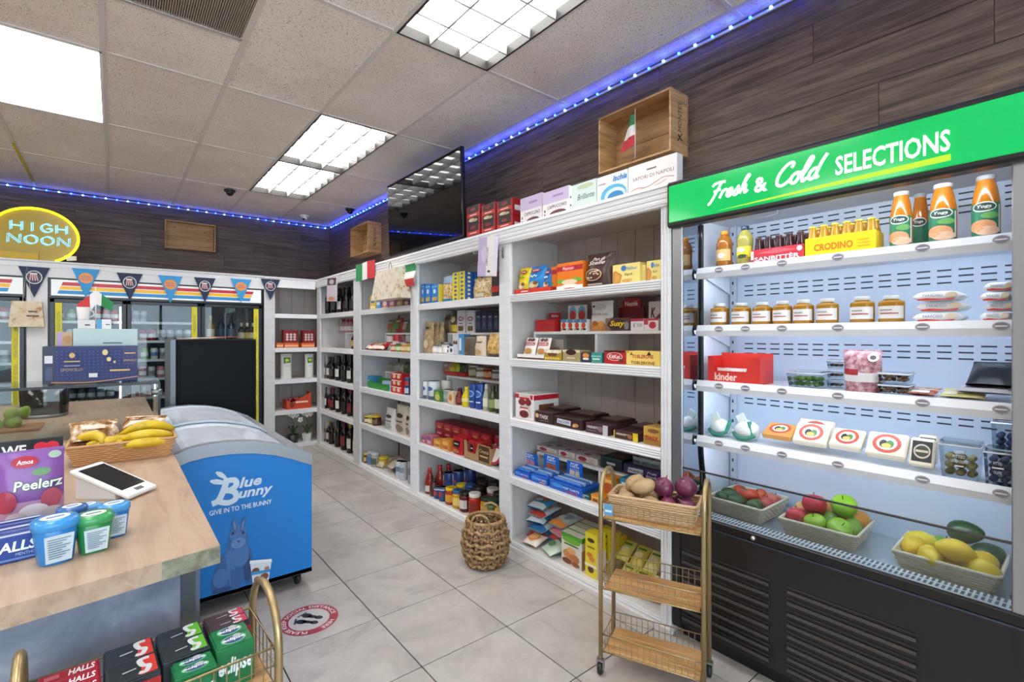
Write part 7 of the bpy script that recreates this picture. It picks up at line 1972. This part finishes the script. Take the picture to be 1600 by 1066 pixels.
o = MB().box(-.06, .06, -.04, .04, 0, .02, mat('1c1c20', .2), .005).build('black_case', None, (-.15, 1.90, ZK + .0006), .3)
tag(o, 'flat black gadget lying behind the lozenge box', 'gadget')
o = pouch('sweets_bag', .15, .06, .208, '8a56a0', [('r', 0, 1, 0, .34, 'b890b0'), ('e', .42, .87, .2, .08, 'b0203a'), ('t', 'Amos', .42, .87, .24, .06, 'f4ecec', .15, .02), ('e', .86, .93, .1, .05, 'a8b8a8'), ('e', .66, .72, .14, .05, '5a8a4c'), ('t', 'Peelerz', .62, .56, .74, .15, '3c6a58', .12, .06), ('t', 'Peelerz', .62, .56, .72, .13, 'e8eee0', .12, .02), ('e', .8, .34, .16, .14, 'b8586a'), ('e', .15, .36, .16, .15, 'a83a50'), ('e', .55, .2, .22, .1, 'e6dce0'), ('e', .8, .14, .18, .09, 'e0d2da'), ('e', .3, .12, .16, .09, 'd8c4d0')], (-.188, 1.985, ZK + .0006), .1)
tag(o, 'purple sweets bag standing on the counter at the left', 'bag')
o = carton('tips_sign', .16, .006, .2, '161516', [('t', 'WE', .26, .83, .36, .17, 'f0eeee', 0, .03), ('t', 'AND APPRECIATE', .34, .65, .56, .055, 'e8e6e6', 0, .01), ('t', 'TIPS!', .62, .47, .6, .16, 'f0eeee', 0, .03), ('e', .66, .86, .11, .075, 'd8243c'), ('e', .83, .86, .11, .075, 'd8243c'), ('p', [(.56, .83), (.745, .71), (.93, .83), (.83, .87), (.66, .87)], 'd8243c')], (-.215, 2.27, ZK + .0006), .05)
tag(o, 'black tip jar sign with a red heart and white lettering', 'sign')
o = empty('monitor', (-.42, 2.6, ZK + .0006), .9)
tag(o, 'dark till monitor at the far left edge', 'monitor')
MB().box(-.12, .12, -.008, .008, .09, .24, BLK2, .004).build('screen_case', o)
MB().box(-.02, .02, .008, .02, .012, .16, BLK2).lathe([(.08, 0), (.08, .012), (0, .014)], BLK2, 18).build('stand', o)

# =================================================================== ice cream freezer
X0, X1, Y0, Y1, ZB = .222, .862, 2.842, 4.56, .083
fz = empty('ice_cream_freezer', ((X0 + X1) / 2, (Y0 + Y1) / 2, 0))
tag(fz, 'blue chest ice cream freezer with curved sliding glass lids', 'freezer')
def zb_(mb, name, parent=None):
    if parent: return mb.build(name, parent)
    return mb.build(name, fz, (-(X0 + X1) / 2, -(Y0 + Y1) / 2, 0))
CP = [(0, .825), (.1, .848), (.22, .858), (.38, .858), (.54, .846), (.7, .82), (.84, .784), (1, .735)]
prof = [(X0 + (X1 - X0) * t, z) for t, z in CP]
NAVY = mat('f0f2f2', .4)
def wall_end(y0, y1, m):
    poly = [(X0, ZB), (X1, ZB)] + [(x, z - .06) for x, z in reversed(prof)]
    return MB().prism(poly, y0, y1, m)
FBL = mat('0a78c8', .42)
pan = zb_(wall_end(Y0, Y0 + .03, FBL), 'front_panel')
zb_(wall_end(Y1 - .03, Y1, mat('d8dadc', .4)), 'rear_panel')
zb_(MB().box(X1 - .03, X1, Y0 + .03, Y1 - .03, ZB, prof[-1][1] - .06, FBL), 'aisle_panel')
zb_(MB().box(X0, X0 + .03, Y0 + .03, Y1 - .03, ZB, prof[0][1] - .06, mat('d8dadc', .4)), 'counter_panel')
zb_(MB().box(X0 + .03, X1 - .03, Y0 + .03, Y1 - .03, .3, .32, mat('e2e6ea', .5)).box(X0, X1, Y0, Y1, ZB - .003, ZB + .02, mat('33363a', .5)), 'inner_floor')
RIM = mat('9aa0a6', .32, .35)
def band(y0, y1, dz0, dz1, m, pr=None):
    pr = pr or prof
    n = len(pr)
    vs = []
    for y in (y0, y1):
        vs += [(x, y, z + dz1) for x, z in pr] + [(x, y, z + dz0) for x, z in pr]
    fs = []
    for i in range(n - 1):
        fs += [(i, i + 1, n + i + 1, n + i), (2 * n + i, 3 * n + i, 3 * n + i + 1, 2 * n + i + 1), (i, 2 * n + i, 2 * n + i + 1, i + 1), (n + i, n + i + 1, 3 * n + i + 1, 3 * n + i)]
    fs += [(0, n, 3 * n, 2 * n), (n - 1, 3 * n - 1, 4 * n - 1, 2 * n - 1)]
    return MB().add(vs, fs, m, False)
zb_(band(Y0 - .006, Y0 + .05, -.06, .004, RIM), 'end_rim')
zb_(band(Y1 - .05, Y1 + .006, -.06, .004, RIM), 'end_rim')
zb_(MB().box(X1 - .05, X1 + .004, Y0 + .05, Y1 - .05, prof[-1][1] - .06, prof[-1][1] + .004, RIM, .004), 'side_rim')
zb_(MB().box(X0 - .002, X0 + .04, Y0 + .05, Y1 - .05, prof[0][1] - .06, prof[0][1] + .004, RIM, .004), 'side_rim')
LG = m_frost()
ym = (Y0 + Y1) / 2
inner = [p for p in prof if X0 + .03 < p[0] < X1 - .03]
inner = [(X0 + .04, .833)] + inner + [(X1 - .05, .745)]
for (ya, yb, dz) in ((Y0 + .05, ym + .03, -.022), (ym - .03, Y1 - .05, -.006)):
    l_ = zb_(band(ya + .02, yb - .02, dz, dz + .005, LG, inner), 'glass_lid')
    l2 = MB()
    for y in (ya, yb - .022):
        b2 = band(y, y + .022, dz - .004, dz + .01, mat('b8c0c8', .3, .4), inner)
        l2.add(b2.v, b2.f, mat('b8c0c8', .3, .4))
    l2.build('lid_frame', l_)
rnd = random.Random(5)
for k in range(8):
    for j in range(3):
        c = rnd.choice(['e8ecf0', 'dce6f0', 'eeeae6', 'd8e2ee', 'e6e0e4'])
        yk = Y0 + .14 + k * .2
        o = carton('ice_cream_carton', .15, .16, .26 + .06 * rnd.random(), c, [('r', .1, .9, .4, .8, '5a8ac0')], (X0 + .13 + j * .18, yk, .3206), 0, top=[('r', .1, .9, .2, .8, rnd.choice(['b8cce2', 'dcc8c8', 'e2dccc', 'ccd8e4']))])
        tag(o, 'pale ice cream carton under the freezer glass, column %s, row %s' % (('one', 'two', 'three')[j], ('one', 'two', 'three', 'four', 'five', 'six', 'seven', 'eight')[k]), 'carton', 'ice cream cartons in the freezer')
for (x, y) in ((X1 - .06, Y0 + .07), (X0 + .08, Y0 + .07), (X1 - .06, Y1 - .07), (X0 + .08, Y1 - .07)):
    c = MB().lathe([(0, -.012), (.03, -.012), (.034, -.006), (.034, .006), (.03, .012), (0, .012)], mat('1c1c1e', .5), 16, T=Matrix.Translation((x, y, .0345)) @ Matrix.Rotation(PI / 2, 4, 'Y'))
    c.box(x - .02, x + .02, y - .02, y + .02, .06, .08, mat('8a8c8e', .3, .8)).box(x - .018, x - .014, y - .012, y + .012, .03, .062, mat('1c1c1e', .5)).box(x + .014, x + .018, y - .012, y + .012, .03, .062, mat('1c1c1e', .5))
    zb_(c, 'caster')
# printed front: logo, slogan, rabbit photograph, ice cream cup
FW, FH = X1 - X0, .72
def Zq(zx, zy):
    u, v = 250 + zx / 2.96, 600 + zy / 2.96
    return ((x_at(u, Y0) - X0) / FW, (z_y(u, v, Y0) - ZB) / FH)
def zl(pts, hw, c): return ('l', [Zq(*p) for p in pts], hw, c)
def zp(pts, c): return ('p', [Zq(*p) for p in pts], c)
def ze(cx, cy, rx, ry, c):
    a, b_ = Zq(cx, cy); a2, _ = Zq(cx + rx, cy); _, b3 = Zq(cx, cy - ry)
    return ('e', a, b_, abs(a2 - a), abs(b3 - b_), c)
def zt(s, x0, x1, yb_, yt_, c, sh=0., bo=0.):
    xm = (x0 + x1) / 2
    a, b_ = Zq(x0, yb_)[0], Zq(x1, yb_)[0]
    q0, q1 = Zq(xm, yb_)[1], Zq(xm, yt_)[1]
    return ('t', s, (a + b_) / 2, (q0 + q1) / 2, b_ - a, q1 - q0, c, sh, bo)
LW = 'cfdfee'; BBl = '33619a'; BB2 = '4474ae'; BB3 = '27497c'
de = [zl([(310, 440), (295, 490), (270, 540), (240, 556)], .020, LW), zl([(300, 450), (345, 445), (352, 470), (322, 492), (305, 494)], .019, LW), zl([(305, 492), (345, 500), (350, 530), (315, 550), (270, 545)], .019, LW),
      zp([(308, 452), (296, 440), (270, 428), (256, 412), (262, 405), (284, 408), (302, 422), (314, 442)], LW), zp([(304, 464), (280, 466), (250, 464), (230, 454), (234, 445), (262, 440), (290, 446), (306, 454)], LW),
      zt('lue', 366, 470, 474, 426, LW, .25, .03), zt('unny', 364, 522, 530, 484, LW, .25, .03), zt('GIVE IN TO THE BUNNY', 228, 516, 582, 560, 'dfeaf4', 0, .01),
      zp([(240, 965), (234, 925), (250, 870), (272, 815), (300, 775), (322, 742), (405, 738), (424, 770), (428, 830), (420, 880), (420, 920), (400, 928), (385, 905), (365, 945), (330, 952), (318, 940), (290, 958)], BBl),
      zp([(300, 790), (330, 760), (345, 850), (340, 930), (322, 930), (310, 860)], BB2), zp([(375, 770), (415, 770), (422, 850), (412, 915), (392, 905)], BB3),
      ze(280, 900, 36, 45, BB2), ze(372, 790, 40, 55, BB2), zp([(325, 860), (360, 860), (365, 945), (330, 950)], BBl),
      ze(362, 722, 49, 40, BBl), ze(360, 690, 38, 42, BB2), ze(362, 735, 34, 24, '5b86bb'), zp([(330, 640), (338, 622), (346, 622), (358, 655), (352, 690), (334, 690)], BBl), zp([(372, 640), (388, 612), (396, 612), (390, 650), (382, 690), (366, 680)], BBl), zp([(336, 645), (343, 630), (352, 660), (346, 680)], '6a88b0'), zp([(378, 645), (390, 622), (386, 655), (376, 675)], '6a88b0'),
      ze(336, 690, 6, 7, '16233c'), ze(384, 686, 6, 7, '16233c'), zp([(352, 722), (372, 722), (362, 734)], '27497c'), ze(285, 952, 45, 9, BB3),
      zp([(414, 822), (515, 812), (499, 912), (428, 922)], 'd8e2ea'), zp([(412, 830), (414, 815), (514, 806), (516, 820)], 'eef2f6'), ze(440, 862, 18, 14, '7a3a2a'), ze(480, 888, 20, 16, '8a4632'), ze(445, 900, 14, 12, '9a5540'), ze(492, 850, 12, 10, 'b87a5a'), zp([(420, 868), (508, 852), (506, 866), (422, 882)], '3a92cc')]
prt(pan, FW, FH, de, lambda x, z, e: ((X0 + X1) / 2 + x, Y0 - e, ZB + z), False, 'printed_graphic', .28)

# =================================================================== black upright cabinet behind the freezer
o = empty('black_cabinet', (.665, 4.66, 0))
tag(o, 'plain black upright fridge cabinet behind the freezer', 'fridge')
MB().box(-.285, .285, .0, .5, .05, 1.372, dull('0f1014', .5), .006).build('body', o)
MB().box(-.325, -.2855, .0, .5, .05, 1.372, mat('6a7076', .35, .5), .003).build('side_strip', o)
MB().box(-.27, .27, .02, .48, .0, .05, BLK2).build('feet', o)
MB().box(-.26, .26, -.004, .0005, .1, 1.33, dull('090b10', .4), .002).build('face_panel', o)
for k, (u, c, nm) in enumerate(((300, 'c8a888', 'tan leaflet'), (325, 'dcd8d4', 'white leaflet'), (352, 'c85a4a', 'red and white leaflet'))):
    x = x_at(u, 4.8)
    p = MB().box(-.1, .1, -.08, .08, 0, .006, mat(c, .6), .001).box(-.08, .02, -.06, .03, .006, .0066, mat('e8e4e0', .6)).build('leaflet', None, (x, 4.85, 1.3726 + .0066 * 0), .3 * k)
    p.location.z = 1.3726 + .007 * k
    tag(p, nm + ' lying on top of the black cabinet', 'paper', 'leaflets on the cabinet')

# =================================================================== gold wire carts
GOLD = mat('b09a70', .36, .75); CWOOD = wood('cart_board', '9a6a3c', 'c9985f', 'd9b07c', (1.6, 12, 12), .45, 2.2, (.28, .5, .72))
def cart(loc, rz, w, d, tiers, H, desc, low=False):
    o = empty('wire_cart', loc, rz)
    tag(o, desc, 'cart', 'gold wire carts')
    for s in (-1, 1):
        x = s * w / 2
        arc = [(x, -d / 2, .06), (x, -d / 2, H - d / 2)] + [(x, -d / 2 * math.cos(t), H - d / 2 + d / 2 * math.sin(t)) for t in [k * PI / 10 for k in range(1, 10)]] + [(x, d / 2, H - d / 2), (x, d / 2, .06)]
        MB().tube(arc, .009, GOLD, 10).build('hoop', o)
        for y in (-d / 2, d / 2):
            c = MB().lathe([(0, -.009), (.022, -.009), (.0265, -.005), (.0265, .005), (.022, .009), (0, .009)], mat('1a1a1a', .4), 14, T=Matrix.Translation((x, y, .027)) @ Matrix.Rotation(PI / 2, 4, 'Y'))
            c.box(x - .015, x - .011, y - .01, y + .01, .025, .06, STEEL).box(x + .011, x + .015, y - .01, y + .01, .025, .06, STEEL).box(x - .015, x + .015, y - .012, y + .012, .056, .064, STEEL)
            c.build('caster', o)
    W2, D2 = w / 2 - .008, d / 2 - .002
    for (z, hh, tilt) in tiers:
        t = MB()
        for q in (0, .5, 1):
            zz = z + hh * q
            t.tube([(-W2, -D2, zz), (W2, -D2, zz), (W2, D2, zz), (-W2, D2, zz)], .0028 if q != .5 else .0016, GOLD, 5, True)
        n = int(w / .024)
        for k in range(n + 1):
            x = -W2 + 2 * W2 * k / n
            for y in (-D2, D2): t.tube([(x, y, z - .002), (x, y, z + hh)], .0015, GOLD, 4)
        m = max(3, int(d / .03))
        for k in range(m + 1):
            y = -D2 + 2 * D2 * k / m
            for x in (-W2, W2): t.tube([(x, y, z - .002), (x, y, z + hh)], .0015, GOLD, 4)
        t.build('wire_rail', o)
        for k in range(3):
            a = -D2 + .006 + (2 * D2 - .012) * k / 3
            MB().box(-W2 + .006, W2 - .006, a + .0006, a + (2 * D2 - .012) / 3 - .0006, z - .004, z + .010, CWOOD, .0015).build('board', o)
    return o
RZ1 = math.radians(-66.7)
c1 = (1.73, 1.195, 0)
cart(c1, RZ1, .40, .19, ((.095, .07, 0), (.355, .07, 0), (.645, .07, 0)), .83, 'gold wire cart with three wooden tiers before the open cooler')
def on1(dx, dy, z):
    ca, sa = math.cos(RZ1), math.sin(RZ1)
    return (c1[0] + dx * ca - dy * sa, c1[1] + dx * sa + dy * ca, z)
wicker('wicker_basket', .345, .15, .085, on1(0, 0, .6556), RZ1, 'c9a880', 'pale wicker basket of potatoes and red onions on the cart', flare=1.1, rows=9)
N0 = len(PROD)
for k, (dx, dy, dz, r) in enumerate(((-.10, -.02, .075, .03), (-.045, -.03, .085, .034), (-.07, .035, .095, .034), (-.125, .03, .08, .028), (-.02, .03, .08, .032), (-.01, -.03, .075, .028))):
    fruit('potato', on1(dx, dy, .6556 + dz), r, 'b3946a', 'brown potato in the cart basket', (1.3, .3 * k, .7 * k), 'c4a67c')
for k, (dx, dy, dz, r) in enumerate(((.05, .0, .115, .038), (.12, -.01, .105, .04), (.03, -.035, .07, .032), (.09, -.04, .07, .034), (.1, .04, .075, .034), (.045, .04, .075, .03))):
    fruit('onion', on1(dx, dy, .6556 + dz), r, '5a1f3c', 'purple red onion in the cart basket', (.3, .2 * k, k), '7d3350')
settle(N0, c1[0], c1[1], .165, .07, RZ1, .6556)
o = carton('price_card', .035, .002, .045, '5a9ac0', [('r', .1, .9, .3, .5, 'd8e6ee')], on1(-.165, -.103, .665), RZ1)
tag(o, 'small blue card clipped to the left of the cart', 'card')
c2 = (.075, 1.315, 0); RZ2 = .05
cart(c2, RZ2, .43, .22, ((.09, .07, 0), (.33, .07, 0), (.60, .085, 0)), .788, 'gold wire cart of chewing gum boxes before the counter')
def on2(dx, dy, z):
    ca, sa = math.cos(RZ2), math.sin(RZ2)
    return (c2[0] + dx * ca - dy * sa, c2[1] + dx * sa + dy * ca, z)
ZC2 = .6106
def gum(dx, dy, w, d, h, c, desc, face, kind):
    o = carton('gum_box', w, d, h, c, face, on2(dx, dy, ZC2), RZ2)
    mp = lambda x, z, e: (x, z - d / 2, h + .004 + e)
    n = 4 if kind == 'halls' else 2
    for k in range(n):
        y0 = -d / 2 + d * k / n
        p = MB().box(-w / 2 + .003, w / 2 - .003, y0 + .001, y0 + d / n - .001, h, h + .004, mat(c, .25), .001).build('pack', o)
        if kind == 'five': td = [('p', [(.62, .05), (.98, .05), (.98, .95), (.74, .95)], face[0][-1]), ('l', [(.86, .85), (.66, .82), (.7, .5), (.82, .4), (.74, .15), (.6, .18)], .07, 'c9ccce'), ('l', [(.28, .4), (.56, .45)], .025, 'b8bcc0')]
        elif kind == 'halls': td = [('t', 'HALLS', .72, .5, .46, .6, 'e8e4e4', .2, .03), ('r', .1, .35, .3, .7, 'b85a62')]
        else: td = [('e', .5, .5, .36, .42, '7fc4a0'), ('e', .5, .5, .3, .36, '1f3a78'), ('t', 'eclipse', .5, .5, .62, .36, 'eef2f0', .15, .03), ('e', .62, .72, .12, .2, 'a8b0b4')]
        prt(p, w - .006, d / n, td, (lambda yy: lambda x, z, e: (x, yy + z, h + .004 + e))(y0), name='printed_top')
    tag(o, desc, 'box', 'chewing gum boxes on the cart')
F5 = lambda c: [('r', .55, 1, .1, .9, c), ('t', '5', .7, .5, .16, .7, 'd8d8d8', 0, .02)]
gum(-.145, .012, .10, .15, .082, 'a01f2e', 'red lozenge stick box on the cart', [('t', 'HALLS', .5, .5, .7, .4, 'ece8e8', .2, .03)], 'halls')
gum(-.045, .02, .088, .15, .088, '2a3138', 'dark gum box with red and green flashes on the cart', F5('c8342c'), 'five')
gum(.048, .03, .088, .13, .088, '2c343a', 'dark gum box with green flashes on the cart', F5('5aa82c'), 'five')
gum(.143, .058, .088, .075, .088, '3a2c34', 'dark gum box with pink flashes on the cart', F5('b8284a'), 'five')
gum(.03 + .025, -.072, .076, .058, .082, '12703f', 'left green mint box at the front of the cart', [('t', 'eclipse', .5, .5, .9, .5, 'eef2f0', .15, .03)], 'ecl')
gum(.135, -.03, .076, .085, .092, '12703f', 'right green mint box at the front of the cart', [('t', 'eclipse', .5, .5, .9, .5, 'eef2f0', .15, .03)], 'ecl')
o = MB().box(-.05, .05, -.0006, .0006, 0, .05, mat('a8b8cc', .4)).build('price_label', None, on2(-.07, -.112, .66), RZ2)
tag(o, 'pale blue price label on the front of the gum cart', 'label')

# =================================================================== seagrass basket and floor stickers
o = empty('seagrass_basket', (1.775, 2.44, 0.0006))
tag(o, 'round woven seagrass basket with two handles on the floor', 'basket')
SG = m_mottle('seagrass', '5c4228', '84643f', 'a88762', 60, .75); SG2 = m_mottle('seagrass_light', '80623c', 'a38257', 'ba9a6e', 60, .7)
def rad(t): return .108 + .032 * math.sin(PI * min(t * 1.15, 1)) + .004 * t
HB = .285
for r in range(8):
    t = (r + .5) / 8.6
    pts = []
    for k in range(48):
        a = 2 * PI * k / 48
        ph = 1 if r % 2 else 0
        pts.append((rad(t) * math.cos(a) + .006 * math.cos(a) * math.sin(12 * a + PI * ph), rad(t) * math.sin(a) + .006 * math.sin(a) * math.sin(12 * a + PI * ph), .012 + t * HB + .008 * math.cos(12 * a + PI * ph)))
    MB().tube(pts, .0105, SG if r % 2 else SG2, 6, True).build('woven_row', o)
st = MB()
for k in range(24):
    a = 2 * PI * k / 24
    p = []
    for i in range(9):
        t = i / 8.6
        q_ = a + .07 * math.sin(PI * i + k * PI)
        p.append((rad(t) * .99 * math.cos(q_), rad(t) * .99 * math.sin(q_), .008 + t * HB))
    st.tube(p, .0085, SG, 5)
st.build('stakes', o)
MB().tube([(rad(.95) * math.cos(2 * PI * k / 36), rad(.95) * math.sin(2 * PI * k / 36), HB * .97) for k in range(36)], .011, SG2, 8, True).build('rim', o)
MB().lathe([(.105, .003), (.11, .012), (0, .012)], SG, 24).build('base', o)
for a0 in (.65, .65 + PI):
    R_ = rad(.95)
    ca, sa = math.cos(a0), math.sin(a0)
    pts = [(R_ * ca - sa * q_ * .055, R_ * sa + ca * q_ * .055, HB * .85 + hz) for q_, hz in ((-1, -.01), (-1, .04), (-.75, .075), (0, .092), (.75, .075), (1, .04), (1, -.01))]
    MB().tube(smoothpath(pts, 5), .0075, SG2, 7).build('handle', o)
def sticker(x, y, r, rz, desc):
    o = empty('floor_sticker', (x, y, .0004), rz)
    tag(o, desc, 'sticker', 'round floor stickers')
    n = 48
    def disc(r0, r1, z, c):
        vs = [(q * math.cos(2 * PI * i / n), q * math.sin(2 * PI * i / n), z) for q in (r0, r1) for i in range(n)]
        return MB().add(vs, [(i, (i + 1) % n, n + (i + 1) % n, n + i) for i in range(n)], mat(c, .4))
    disc(r * .70, r, .0003, '9f2a36').build('red_ring', o)
    disc(0.0001, r * .70, .0003, 'c2bdb9').build('white_centre', o)
    for s, a0, a1 in (('PLEASE KEEP SOCIAL DISTANCE', 3.6, -.95), ('HERE', -1.45, -2.1)):
        vs, fs = glyphs(s, 0, .01)
        tx = MB().add([((r * (.77 + .16 * b_)) * math.cos(a0 + (a1 - a0) * a), (r * (.77 + .16 * b_)) * math.sin(a0 + (a1 - a0) * a), .0007) for a, b_ in vs], fs, mat('e8e2e0', .5))
        tx.build('lettering', o)
    fp = MB()
    for s in (-1, 1):
        for (cx, cy, rx, ry) in ((s * .16, -.28, .11, .16), (s * .17, -.02, .09, .2), (s * .2, .2, .14, .2)):
            fp.add([(r * (cx + rx * math.cos(q_ * PI / 8)), r * (cy + ry * math.sin(q_ * PI / 8)), .0006 + .0001 * (s + 1)) for q_ in range(16)], [tuple(range(16))], mat('23282e', .5))
        for k in range(5): fp.add([(r * (s * (.08 + .07 * k) + .035 * math.cos(q_ * PI / 4)), r * (.47 - .03 * k + .05 * math.sin(q_ * PI / 4)), .0006) for q_ in range(8)], [tuple(range(8))], mat('23282e', .5))
    fp.build('footprints', o)
sticker(.748, 2.507, .135, .75, 'red and white social distance floor sticker near the freezer')
sticker(.93, 4.07, .135, .75, 'red floor sticker half hidden behind the freezer')

# =================================================================== labels: look-alikes are told apart by their order in view
ORD = ['first', 'second', 'third', 'fourth', 'fifth', 'sixth', 'seventh', 'eighth', 'ninth', 'tenth', 'eleventh', 'twelfth', 'thirteenth', 'fourteenth', 'fifteenth', 'sixteenth']
bpy.context.view_layer.update()
from collections import defaultdict
G_ = defaultdict(list)
for o, desc, wh in LAB: G_[desc + wh].append((o, desc, wh))
def ucoord(o):
    p = o.matrix_world.translation
    d = p.x * F0 + p.y * F1
    return (p.x * R0 + p.y * R1) / max(d, .05)
for key, L in G_.items():
    if len(L) == 1: L[0][0]['label'] = key
    else:
        L.sort(key=lambda q: ucoord(q[0]))
        for i, (o, desc, wh) in enumerate(L): o['label'] = desc + ', ' + ORD[min(i, 15)] + ' from left' + wh
